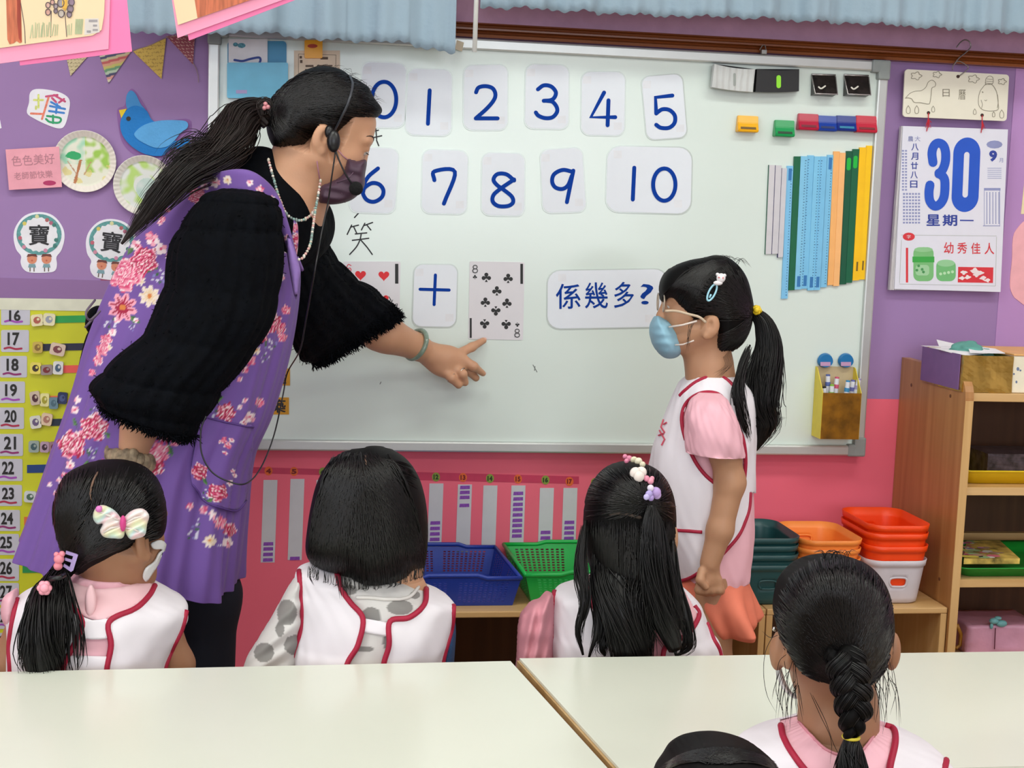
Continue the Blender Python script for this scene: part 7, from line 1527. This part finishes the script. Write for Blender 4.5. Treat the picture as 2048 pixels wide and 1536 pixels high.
patch(sh, catmull([(1330, 1178), (1372, 1190), (1394, 1225), (1376, 1262), (1345, 1280), (1340, 1230)], 3, True), .003, .002, mat('yoke_pink', 'e8b4bc', .7), 'collar', k3, 7)
V, F = puff([(1108, 1192), (1080, 1200), (1050, 1222), (1038, 1250), (1034, 1310), (1032, 1400), (1080, 1430), (1106, 1400), (1110, 1300)], y, .055, 34, 4, disp=lambda Q: .0045*np.sin(Q[:, 0]*.28+Q[:, 1]*.06)+.002*np.sin(Q[:, 1]*.14)); mk('sleeve', V, F, MATS['mauve_tee'], k3, smooth=True)
ho = [(1190, 965), (1215, 938), (1248, 925), (1285, 926), (1318, 942), (1340, 972), (1351, 1010), (1353, 1060), (1350, 1110), (1342, 1160), (1338, 1200), (1300, 1230), (1240, 1240), (1200, 1200), (1184, 1150), (1172, 1100), (1166, 1050), (1172, 1000)]
V, F = puff(ho, y, .100, 70, 5, far=lambda x, yy: .85 if yy < 980 else max(.1, .85-(yy-980)/120)); mk('hair', V, F, M_hair, k3, smooth=True); t3 = bvh(V, F); tuck(k3, *TK[k3.name], t3)
def cf(r):
    s = r.random()
    if s < .5: a = (r.uniform(1170, 1352), r.uniform(935, 1040)); e = (r.uniform(1295, 1312), r.uniform(996, 1012)); return [a, ((a[0]+e[0])/2-6, (a[1]+e[1])/2+4), e]
    a = (r.uniform(1172, 1350), r.uniform(1040, 1075)); return [a, (a[0]+(a[0]-1255)*.06, 1120), (1255+(a[0]-1255)*.8, 1215)]
comb(t3, 800, cf, M_hair2, k3, .0012, seed=12)
mb = MB(); q = onsurf(t3, catmull([(1218, 1030), (1240, 1026), (1262, 1030), (1284, 1036)], 6), .0004, y); mb.tube(q, [.0006]+[.003]*(len(q)-2)+[.0006], 6, flat=.5); mb.build('parting', mat('scalp_dim', '3a2e26', .8, var=.4, scale=300), k3, smooth=True)
lock([P(1252, 1090, y-.030), P(1252, 1140, y-.065), P(1252, 1185, y-.098), P(1256, 1230, y-.115), P(1264, 1290, y-.12), P(1270, 1345, y-.12)], [.056, .056, .050, .042, .036, .030], 620, .0011, .10, M_hair2, k3, 51, 'long_hair', .88, 22, 1.2, shape=.4)
lock([P(1302, 1010, y-.105), P(1306, 1050, y-.112), P(1312, 1110, y-.118), P(1322, 1180, y-.122), P(1332, 1240, y-.125), P(1352, 1300, y-.125)], [.006, .016, .022, .026, .026, .014], 300, .0010, .16, M_hair2, k3, 52, 'ponytail', .75, 22, 1.4, shape=.6)
for i, pth in enumerate(([(1172, 1040), (1166, 1120), (1172, 1200), (1156, 1260), (1166, 1310)], [(1190, 1100), (1190, 1180), (1196, 1250), (1178, 1315)], [(1168, 1050), (1160, 1130), (1166, 1190), (1160, 1240)], [(1345, 1080), (1352, 1160), (1372, 1230), (1380, 1290), (1352, 1312)], [(1336, 1150), (1350, 1210), (1372, 1270), (1360, 1310)], [(1330, 1180), (1340, 1250), (1352, 1312)], [(1210, 1150), (1214, 1220), (1204, 1290), (1210, 1312)])):
    lock([P(a, b, y-.06-.05*min(1, j/2)) for j, (a, b) in enumerate(pth)], [.005, .009, .011, .010, .004], 26, .0009, .3, M_hair2, k3, 60+i, 'loose_lock', .45, 20, 1.0, shape=.6)
for nm, lb, sph in (('hair_clip', 'pink and cream clip at the very top of the long haired girl\'s head', [(1258, 918, .006, 'e88aa8'), (1253, 922, .004, 'e88aa8'), (1268, 920, .006, 'e0d8b8'), (1277, 923, .0065, 'e8e0c4'), (1285, 929, .005, 'ded6ba'), (1250, 913, .004, 'e88aa8')]),
                    ('hair_clip', 'cream heart shaped clip with a pink tip below the top clip', [(1271, 946, .0095, 'e8dcd4'), (1282, 945, .0095, 'ece2da'), (1278, 953, .009, 'e6dad2'), (1293, 957, .005, 'e890a8'), (1301, 962, .0055, 'ec9cb0'), (1304, 957, .004, 'ec9cb0')]),
                    ('hair_tie', 'lilac butterfly hair tie holding the small ponytail', [(1301, 976, .0055, 'e6dcea'), (1311, 985, .009, 'b89ad4'), (1314, 990, .007, 'c4a8dc'), (1298, 988, .006, 'b0a0d8'), (1293, 994, .005, 'c0b4e4'), (1302, 996, .005, 'a890cc')])):
    c = shoot(t3, sph[1][0], sph[1][1], .004); c = c if c is not None else P(sph[1][0], sph[1][1], y); tt = thing(nm, lb, 'hair clip', c)
    mbs = {}
    for a, b, r, col in sph: p = shoot(t3, a, b+4, .004); p = P(a, b, (p[1] if p is not None else y)-.003); mbs.setdefault(col, MB()).sphere(p, (r, r*.6, r), n=12)
    for col, m_ in mbs.items(): m_.build('ornament', mat('orn_'+col, col, .3), tt, smooth=True)

# ---------------- girl with the braid (nearest, at the right)
y = -1.50; k4 = person('girl with a single braid seated nearest the camera at the right', (P(1680, 1400, y)[0], y, 0))
W, R, sk = kid_base(k4, y, P(1668, 1252, y), (-.05, .97, -.2), (.02, .2, .97), .76, [(1678, 1400, y+.01), (1676, 1455, y), (1676, 1490, y)], [([(1835, 1560, y), (1885, 1650, y+.02)], [.024, .025]), ([(1530, 1560, y), (1485, 1650, y+.02)], [.024, .025])], M_skin2, extra=[(P(1556, 1302, y+.005), (.0095, .013, .024), 'add'), (P(1784, 1302, y+.005), (.0095, .013, .024), 'add')])
r4 = [((1600, 1448), (1750, 1448), y, .035), ((1568, 1458), (1788, 1458), y, .048), ((1530, 1470), (1828, 1476), y, .06), ((1490, 1490), (1868, 1500), y, .07), ((1474, 1530), (1892, 1536), y, .078), ((1474, 1600), (1896, 1600), y, .085), ((1480, 1850), (1890, 1850), y+.01, .09), ((1540, 1900), (1830, 1900), y+.01, .05)]
NO = [(1600, 1440), (1622, 1470), (1650, 1500), (1690, 1514), (1722, 1504), (1748, 1470), (1756, 1440), (1740, 1410), (1610, 1410)]
V, F = loft(r4, 200, 18, lambda t, A: .0016*np.sin(A*46)*np.clip(1-t*2.5, 0, 1)+.001*np.sin(A*9+t*12), ex=2.2); fs = bvh(V, F); V, F = cut_loft(V, F, [NO], y+.02); mk('shirt', V, F, M_tee, k4, smooth=True, solid=.0015)
V, F = loft(ring_grow(r4, 4, .004), 240, 24, wrinkle(.0012, 7), ex=2.2)
op = [(1558, 1420), (1562, 1455), (1578, 1495), (1606, 1536), (1640, 1600), (1700, 1600), (1778, 1540), (1790, 1490), (1788, 1455), (1785, 1420)]
fullv = bvh(V, F); V, F = cut_loft(V, F, [op], y+.03); mk('vest', V, F, M_vest, k4, smooth=True, solid=.0018)
piping(fullv, [(1562, 1452), (1567, 1475), (1582, 1503), (1608, 1538), (1630, 1560)], .0040, M_pipe, k4); piping(fullv, [(1770, 1452), (1787, 1460), (1790, 1485), (1780, 1530), (1776, 1560)], .0040, M_pipe, k4); piping(fullv, [(1895, 1508), (1888, 1536), (1880, 1570)], .0040, M_pipe, k4)
mb = MB(); mb.tube(onsurf(fs, catmull([(1598, 1446), (1622, 1472), (1652, 1500), (1690, 1513), (1722, 1503), (1748, 1470), (1754, 1450)], 6), .0015, y), .0016, 8); mb.build('collar_seam', mat('seam_pink', 'd88f9c', .7), k4, smooth=True)
ho = [(1562, 1180), (1580, 1150), (1612, 1124), (1650, 1113), (1690, 1113), (1730, 1126), (1760, 1152), (1780, 1190), (1789, 1240), (1788, 1290), (1776, 1330), (1755, 1365), (1735, 1385), (1718, 1395), (1690, 1388), (1660, 1375), (1628, 1362), (1600, 1345), (1575, 1310), (1556, 1265), (1550, 1220)]
V, F = puff(ho, y, .088, 84, 6, far=lambda x, yy: .85 if yy < 1180 else max(.1, .85-(yy-1180)/150)); mk('hair', V, F, M_hair, k4, smooth=True); t4 = bvh(V, F); tuck(k4, *TK[k4.name], t4)
def cf(r):
    th = r.uniform(-1.5, 1.5); a = np.array([1669+121*math.sin(th), 1242-130*math.cos(th)]); s = r.random(); e = np.array([1700+r.uniform(-14, 18), 1310+r.uniform(0, 50)]); a = a+(e-a)*r.uniform(0.0, .30)
    m = (a+e)/2+np.array([(a[0]-1690)*.25, -18]); return [a, m, e]
comb(t4, 1000, cf, M_hair2, k4, .0010, seed=14, segs=18)
def cf(r): s = r.choice([-1, 1]); a = (1668+s*r.uniform(80, 118), 1240+r.uniform(-10, 90)); e = (1705+s*r.uniform(0, 20), 1350+r.uniform(0, 30)); return [a, ((a[0]+e[0])/2+s*10, (a[1]+e[1])/2+14), e]
comb(t4, 320, cf, M_hair2, k4, .0010, seed=15)
# braid: three strands woven
bp = catmull([P(1686, 1302, y-.085), P(1694, 1330, y-.094), P(1700, 1365, y-.098), P(1706, 1400, y-.098), P(1706, 1440, y-.098), P(1702, 1472, y-.096)], 10); n_ = len(bp)
bw_ = np.interp(np.linspace(0, 1, n_), [0, .3, .7, 1], [.017, .018, .0155, .008]); dirx = np.array([1, 0, 0]); diry = np.array([0, -1, 0])
for k in range(3):
    t = np.linspace(0, 1, n_); ph = t*2*PI*1.7+k*2*PI/3; c = bp+(bw_*.72*np.sin(ph))[:, None]*dirx+(bw_*.42*np.sin(2*ph))[:, None]*diry
    mb = MB(); mb.tube(c, list(bw_*.62), 14); mb.build('braid_tress', M_hair, k4, smooth=True)
    out = []; r_ = np.random.default_rng(70+k)
    for i in range(120):
        an = r_.uniform(0, 2*PI); rr_ = bw_*.64; i0 = r_.integers(0, n_//2); i1 = min(n_, i0+r_.integers(n_//4, n_//2)); T = np.gradient(c, axis=0); T /= np.linalg.norm(T, axis=1)[:, None]; A1 = np.cross(T, [0, 1, .1]); A1 /= np.linalg.norm(A1, axis=1)[:, None]; B1 = np.cross(T, A1)
        out.append((c+rr_[:, None]*(A1*math.cos(an)+B1*math.sin(an)))[i0:i1])
    strands(out, .0008, M_hair2, k4, 'braid_strand')
mb = MB(); c = P(1702, 1474, y-.096); mb.tube([c+.0085*np.array([math.cos(a), math.sin(a), .0]) for a in np.linspace(0, 2*PI, 25)], .0019, 8, caps=False); mb.build('elastic', mat('elastic_yellow', 'd8c83a', .4), k4, smooth=True)
lock([P(1702, 1474, y-.096), P(1703, 1500, y-.098), P(1702, 1545, y-.1), P(1700, 1620, y-.1)], [.007, .012, .018, .012], 260, .0008, .1, M_hair2, k4, 77, 'braid_tail', .85, 14)
r_ = np.random.default_rng(12); L_ = []
for s in (-1, 1):
    for i in range(24):
        x0 = 1668+s*r_.uniform(66, 104)-(4 if s < 0 else -8); y0_ = r_.uniform(1300, 1375); x1 = x0+s*r_.uniform(-14, 26); L_.append(catmull([P(x0, y0_, y-.03), P(x0*.5+x1*.5+s*r_.uniform(0, 6), y0_+r_.uniform(20, 40), y-.04), P(x1, y0_+r_.uniform(60, 100), y-.03)], 7))
for pth in ([(1552, 1262), (1532, 1300), (1527, 1345), (1534, 1390), (1552, 1425)], [(1556, 1270), (1540, 1275), (1524, 1262)], [(1560, 1330), (1552, 1380), (1570, 1430)], [(1620, 1385), (1640, 1430), (1662, 1480), (1660, 1530)], [(1625, 1390), (1650, 1440), (1668, 1490), (1690, 1530)], [(1785, 1330), (1792, 1380), (1780, 1430)]): L_.append(catmull([P(a, b, y-.065) for a, b in pth], 7))
for i in range(18): x0 = r_.uniform(1645, 1700); s = r_.choice([-1, 1]); L_.append(catmull([P(x0, 1118, y-.02), P(x0+s*8, 1106-r_.uniform(0, 6), y-.02), P(x0+s*r_.uniform(14, 26), 1104+r_.uniform(-4, 8), y-.02)], 7))
strands(L_, .0004, M_hair2, k4, 'stray_hair')
V, F = puff([(1553, 1330), (1562, 1335), (1572, 1365), (1585, 1385), (1600, 1392), (1590, 1398), (1570, 1384), (1556, 1360)], y+.05, .012, 8, 3); mk('face_mask', V, F, MATS['mask_white'], k4, smooth=True)
mb = MB(); mb.sphere(P(1549, 1258, y+.02), .0028, n=8); mb.build('glasses_hinge', mat('silver', 'c8c4bc', .15, .9), k4, smooth=True)

# ---------------- child at the bottom edge, only the crown in view
y = -1.74; k5 = person('child at the bottom edge, only the dark crown of the head in view', (P(1440, 1700, y)[0], y, 0))
W, R, sk = kid_base(k5, y, P(1442, 1668, y), (0, .98, -.1), (0, .1, .99), .80, [(1442, 1800, y), (1442, 1850, y)], [([(1560, 1920, y), (1590, 2050, y+.02)], [.034, .03]), ([(1320, 1920, y), (1290, 2050, y+.02)], [.034, .03])], M_skin3)
r5 = [((1370, 1840), (1515, 1840), y, .04), ((1280, 1880), (1600, 1880), y, .075), ((1250, 1960), (1630, 1960), y, .09), ((1270, 2250), (1610, 2250), y, .09), ((1330, 2300), (1550, 2300), y, .05)]
V, F = loft(r5, 90, 12, wrinkle(.0012, 9), ex=2.2); mk('shirt', V, F, M_vest, k5, smooth=True)
ho = [(1336, 1536), (1352, 1512), (1380, 1493), (1412, 1484), (1450, 1481), (1488, 1487), (1520, 1500), (1546, 1522), (1566, 1560), (1576, 1620), (1570, 1690), (1550, 1750), (1500, 1790), (1440, 1800), (1380, 1790), (1332, 1750), (1312, 1690), (1308, 1620), (1318, 1565)]
V, F = puff(ho, y, .095, 95, 7, far=lambda x, yy: .9 if yy < 1600 else .3); mk('hair', V, F, M_hair, k5, smooth=True); t5 = bvh(V, F); tuck(k5, *TK[k5.name], t5)
def cf(r): th = r.uniform(-1.5, 1.5); a = (1442+r.uniform(-30, 30), 1520+r.uniform(-20, 10)); return [a, (1442+90*math.sin(th), 1520-25*math.cos(th)), (1442+130*math.sin(th), 1560-60*math.cos(th))]
comb(t5, 420, cf, M_hair2, k5, .0010, seed=16)
# ================================================================== girl standing at the board
y = -.45; g = person('girl standing at the board in a blue mask and long black ponytail', (P(1420, 1300, y)[0], y, 0))
gC = P(1402, 612, y); H = SDF(.003); gW, R = head(H, gC, (-.99, .06, .04), (.06, 0, .99), .80, nose=.6, lids=True, edz=-.030); H.chain([gW(-.022, 0, -.045), P(1422, 740, y), P(1428, 790, y)], [.042, .037, .048], .03); H.cap(P(1392, 700, y), P(1405, 750, y), .020, .03, .02); HV = H.mesh()
B = SDF(.005); B.cap(P(1428, 800, y), P(1410, 950, y), .05, .072, .04); B.cap(P(1410, 950, y), P(1418, 1120, y), .072, .07, .04)
an = []
for dy, px in ((-.055, 1425), (.055, 1410)): hip = P(px, 1150, y+dy); kn = P(px-5, 1330, y+dy); a = np.array([kn[0], y+dy, .07]); B.chain([hip, kn, a], [.046, .040, .028], .02); B.cap(a-[0, 0, .03], a-[.09, 0, .042], .03, .022, .01); an.append(a)
B.chain([P(1440, 830, y+.10), P(1420, 960, y+.11), P(1400, 1090, y+.06)], [.038, .030, .022], .015)
BV = B.mesh(); A_ = SDF(.0028); yn = y-.115
A_.chain([P(1430, 838, yn+.02), P(1450, 905, yn), P(1460, 965, yn), P(1440, 1060, yn-.005), P(1420, 1125, yn-.005)], [.028, .0285, .0275, .0235, .019], .014)
A_.ell(P(1420, 1155, yn-.005), (.020, .015, .028), None, .01)
for i, (x0, x1) in enumerate(((1404, 1400), (1414, 1412), (1425, 1426), (1436, 1440))): A_.chain([P(x0, 1160, yn-.008), P(x1-2, 1180, yn-.010), P(x1+1, 1186-abs(i-1.5)*3, yn+.006), P(x1+1, 1172, yn+.012)], [.0088, .0082, .0078, .007], .004)
A_.chain([P(1404, 1142, yn-.012), P(1400, 1160, yn-.022), P(1412, 1174, yn-.024)], [.0085, .0080, .0065], .004)
mk('body', *join([HV, BV, A_.mesh()]), M_skin3, g, smooth=True); hs_ = bvh(*HV)
# skirt-shorts
def flare(t, A): return (.016*np.sin(A*5+1)+.010*np.sin(A*9+2))*np.clip(t*1.6-.3, 0, 1)
V, F = loft([((1345, 1128), (1490, 1128), y, .095), ((1345, 1160), (1492, 1160), y, .10), ((1352, 1200), (1500, 1195), y, .112), ((1372, 1240), (1505, 1225), y, .118), ((1385, 1255), (1500, 1238), y, .112)], 200, 14, flare, ex=2.2)
mk('skirt', V, F, mat('coral_cotton', 'f08468', .75, var=.05, bump=.3, bscale=16), g, smooth=True)
SHS = SDF(.004)
for a in an: SHS.cap(a-[-.01, 0, .04], a-[.095, 0, .048], .034, .026, .01)
mk('shoe', *SHS.mesh(), mat('shoe_white', 'd8d8d8', .5), g, smooth=True)
# shirt and vest
rs = [((1386, 752), (1462, 752), y, .045), ((1368, 768), (1486, 768), y, .062), ((1352, 800), (1500, 800), y, .082), ((1332, 850), (1502, 860), y, .092), ((1312, 905), (1498, 905), y, .098), ((1303, 960), (1500, 960), y, .10), ((1310, 1030), (1502, 1020), y, .10), ((1330, 1090), (1500, 1080), y, .10), ((1342, 1135), (1494, 1128), y, .10), ((1350, 1162), (1490, 1148), y, .098)]
V, F = loft(rs, 150, 16, wrinkle(.0015, 2), ex=2.2); mk('shirt', V, F, M_tee, g, smooth=True); sh = bvh(V, F)
V, F = loft(ring_grow(rs, 3, .006), 240, 24, wrinkle(.0015, 2), ex=2.2)
arm = [(1372, 880), (1364, 840), (1372, 808), (1398, 788), (1428, 786), (1448, 800), (1466, 840), (1486, 880), (1490, 935), (1478, 980), (1432, 968), (1395, 930)]
sidecut = [(1500, 985), (1497, 1020), (1480, 1065), (1456, 1096), (1432, 1120), (1405, 1140), (1380, 1156), (1352, 1164), (1350, 1240), (1560, 1240), (1560, 985)]
neckc = [(1380, 730), (1386, 775), (1400, 768), (1425, 752), (1450, 752), (1470, 765), (1480, 730)]
fullv = bvh(V, F); V, F = cut_loft(V, F, [arm, sidecut], y+.02); mk('vest', V, F, M_vest, g, smooth=True, solid=.002)
piping(fullv, arm, .0036, M_pipe, g, closed=True); piping(fullv, [(1500, 985), (1497, 1020), (1480, 1065), (1456, 1096), (1432, 1120), (1405, 1140), (1380, 1156), (1352, 1164)], .0036, M_pipe, g); piping(fullv, [(1360, 792), (1370, 782), (1392, 765), (1420, 754), (1446, 756), (1466, 772), (1482, 795)], .0036, M_pipe, g); piping(fullv, [(1352, 1060), (1380, 1062), (1404, 1064)], .0034, M_pipe, g)
# sleeve
V, F = loft([((1402, 786), (1440, 786), yn+.04, .02), ((1384, 800), (1452, 800), yn+.02, .045), ((1374, 830), (1468, 830), yn+.006, .052), ((1372, 870), (1482, 872), yn, .052), ((1374, 902), (1488, 908), yn, .048), ((1376, 904), (1486, 910), yn, .044), ((1390, 892), (1472, 896), yn, .03)], 110, 14, wrinkle(.0016, 4)); mk('sleeve', V, F, M_tee, g, smooth=True)
mb = MB()
for pl in ([(1330, 840), (1325, 855), (1332, 866)], [(1336, 846), (1330, 850)], [(1322, 862), (1332, 880), (1326, 892)], [(1320, 872), (1330, 868)]):
    q = onsurf(fullv, pl, .0035, y); mb.tube(q, .0016, 5)
mb.build('chest_emblem', mat('emblem_rose', 'c8485c', .6), g)
# hair
hp = [(1322, 598), (1321, 570), (1332, 545), (1352, 530), (1380, 520), (1408, 515), (1432, 510), (1458, 516), (1480, 534), (1495, 558), (1504, 590), (1508, 618), (1505, 645), (1498, 668), (1484, 690), (1462, 704), (1440, 712), (1428, 700), (1420, 672), (1412, 654), (1400, 644), (1388, 645), (1382, 652), (1368, 640), (1356, 622), (1344, 606), (1333, 600), (1328, 606)]
V, F = puff(hp, y, .075, 66, 4); mk('hair', V, F, M_hair, g, smooth=True); tg_ = bvh(V, F); tuck(g, len(HV[0]), gC, R, .80, tg_)
def cf(r):
    s = r.random()
    if s < .45: a = (1438+r.uniform(-14, 14), 520+r.uniform(0, 14)); e = (r.uniform(1324, 1385), 0); ey = 600+(e[0]-1324)*.75; return [a, ((a[0]+e[0])/2-r.uniform(0, 28), 535+r.uniform(-8, 25)), (e[0], ey-r.uniform(0, 12))]
    a = (r.uniform(1370, 1480), r.uniform(520, 640)); e = (1506, 625+r.uniform(-12, 14)); return [a, ((a[0]+e[0])/2, (a[1]+e[1])/2-r.uniform(-14, 30)), e]
comb(tg_, 700, cf, M_hair2, g, .0010, seed=18)
def cf(r): a = (r.uniform(1425, 1470), r.uniform(670, 708)); e = (1503, 632+r.uniform(-8, 14)); return [a, ((a[0]+e[0])/2+8, (a[1]+e[1])/2+8), e]
comb(tg_, 160, cf, M_hair2, g, .0010, seed=19)
lock([P(1508, 624, y), P(1528, 650, y-.005), P(1538, 700, y-.01), P(1527, 760, y-.015), P(1515, 810, y-.02), P(1520, 850, y-.02), P(1508, 900, y-.02)], [.010, .019, .026, .036, .042, .036, .008], 460, .0010, .14, M_hair2, g, 81, 'ponytail', .82, 24, 1.1)
lock([P(1500, 690, y-.05), P(1484, 740, y-.07), P(1476, 790, y-.09), P(1486, 850, y-.09), P(1500, 890, y-.07)], [.006, .010, .014, .012, .004], 60, .0008, .3, M_hair2, g, 82, 'loose_lock', .3, 20)
L_ = []; r_ = np.random.default_rng(3)
for i in range(40): x0 = r_.uniform(1395, 1480); L_.append(catmull([P(x0, 522+abs(x0-1435)*.15, y), P(x0+r_.uniform(4, 12), 514+abs(x0-1435)*.15-r_.uniform(0, 5), y), P(x0+r_.uniform(14, 30), 514+abs(x0-1420)*.3+r_.uniform(-3, 6), y)], 6))
for i in range(7): L_.append(catmull([P(1378+i*2, 640, y-.068), P(1374+i+r_.uniform(-3, 3), 670, y-.07), P(1370+i+r_.uniform(-3, 6), 690+r_.uniform(0, 20), y-.068)], 6))
for i in range(10): L_.append(catmull([P(1545, 800+i*5, y), P(1556, 830+i*2, y), P(1574-i*2, 836+i, y)], 6))
for i in range(8): L_.append(catmull([P(1440+i*3, 700, y-.03), P(1450+i*2, 730, y-.05), P(1425+i*1.8, 755+r_.uniform(-10, 10), y-.05)], 6))
strands(L_, .00035, M_hair2, g, 'stray_hair')
# mask, glasses, ornaments
mV, mF = puff([(1313, 632), (1330, 637), (1344, 645), (1358, 668), (1365, 692), (1363, 706), (1350, 716), (1330, 716), (1314, 702), (1304, 680), (1302, 655)], y, .058, 32, 3, disp=lambda Q: .0012*np.sin(Q[:, 1]*.35)); mk('face_mask', mV, mF, mat('mask_blue', '8cb8cc', .6, var=.03, bump=.15, bscale=60), g, smooth=True)
mb = MB(); mb.tube([P(1338, 654, y-.048), P(1365, 650, y-.066), P(1394, 642, y-.072)], .0018, 8); mb.build('ear_loop', mat('loop_white', 'e0d2c8', .6), g, smooth=True)
mb = MB(); mb.tube([P(1350, 690, y-.05), P(1366, 689, y-.062), P(1388, 681, y-.07)], .0014, 8); mb.build('ear_loop', MATS['loop_white'], g, smooth=True)
gl = thing('eyeglasses', 'clear plastic eyeglasses worn by the girl in the blue mask', 'glasses', P(1330, 615, y-.05))
M_gl = mat('clear_frame', 'd8c8b4', .15, trans=.5, ior=1.45)
mb = MB(); mb.tube(catmull([P(1330, 622, y-.055), P(1352, 622, y-.062), P(1376, 628, y-.068), P(1398, 634, y-.074), P(1412, 645, y-.075)], 5), .0024, 8, flat=.6); mb.build('temple', mat('temple_cream', 'c9b49a', .3), gl, smooth=True)
for dy in (-.028, .026):
    c = gW(.100, -dy, .002)*[1, 0, 1]+np.array([0, y+dy, 0]); mb = MB(); mb.tube([c+np.array([.004*math.cos(a), .020*math.cos(a), .016*math.sin(a)]) for a in np.linspace(0, 2*PI, 29)], .0014, 6, caps=False); mb.build('lens_rim', M_gl, gl, smooth=True)
mb = MB()
for q in (-1, 1): mb.sphere(gW(.0790, q*.031, -.001), .0083, n=14)
mb.each('eye', mat('eye_white', 'd8d0c8', .2), g, smooth=True)
hc = thing('hair_clip', 'pale blue snap clip with a white animal ornament in the standing girl\'s hair', 'hair clip', P(1432, 575, y-.08))
yc_ = y-.080; M_sn = mat('snap_blue', '9fd4e4', .3)
def LP(u, v): a = math.radians(64); c0 = np.array([1424, 585]); d = np.array([math.cos(a), -math.sin(a)]); n_ = np.array([math.sin(a), math.cos(a)]); return P(*(c0+d*u+n_*v), yc_)
mb = MB(); lp = [LP(18*math.cos(t) if math.cos(t) > 0 else 18*math.cos(t), 6.5*math.sin(t)) for t in np.linspace(0, 2*PI, 33)]; mb.tube(lp, .0019, 8, caps=False); mb.tube([LP(-12, 0), LP(-4, 0)], .0018, 8); mb.build('snap_frame', M_sn, hc, smooth=True)
mb = MB(); mb.sphere(P(1442, 556, yc_-.003), (.0088, .005, .0088), n=16); mb.sphere(P(1436, 566, yc_-.003), (.009, .004, .0045), n=14); mb.sphere(P(1435, 549, yc_-.002), .0035, n=10); mb.sphere(P(1449, 551, yc_-.002), .0035, n=10); mb.build('ornament', mat('orn_white', 'ece8ea', .4), hc, smooth=True)
mb = MB(); mb.sphere(P(1438, 555, yc_-.0076), (.0018, .0008, .0016), n=8); mb.sphere(P(1446, 556, yc_-.0076), (.0014, .0008, .002), n=8); mb.build('ornament_print', mat('orn_rose', 'd8787c', .4), hc, smooth=True, kind='stuff')
ht_ = thing('hair_tie', 'yellow beaded hair tie on the standing girl\'s ponytail', 'hair tie', P(1514, 620, y-.02)); mb = MB()
for i in range(7): a = i*2*PI/7; mb.sphere(P(1513+5*math.cos(a), 620+5*math.sin(a), y-.014), .0052, n=10)
mb.sphere(P(1513, 620, y-.02), .006, n=10); mb.sphere(P(1521, 622, y-.012), .0035, n=8); mb.build('beads', mat('tie_yellow', 'f2cf28', .35), ht_, smooth=True)
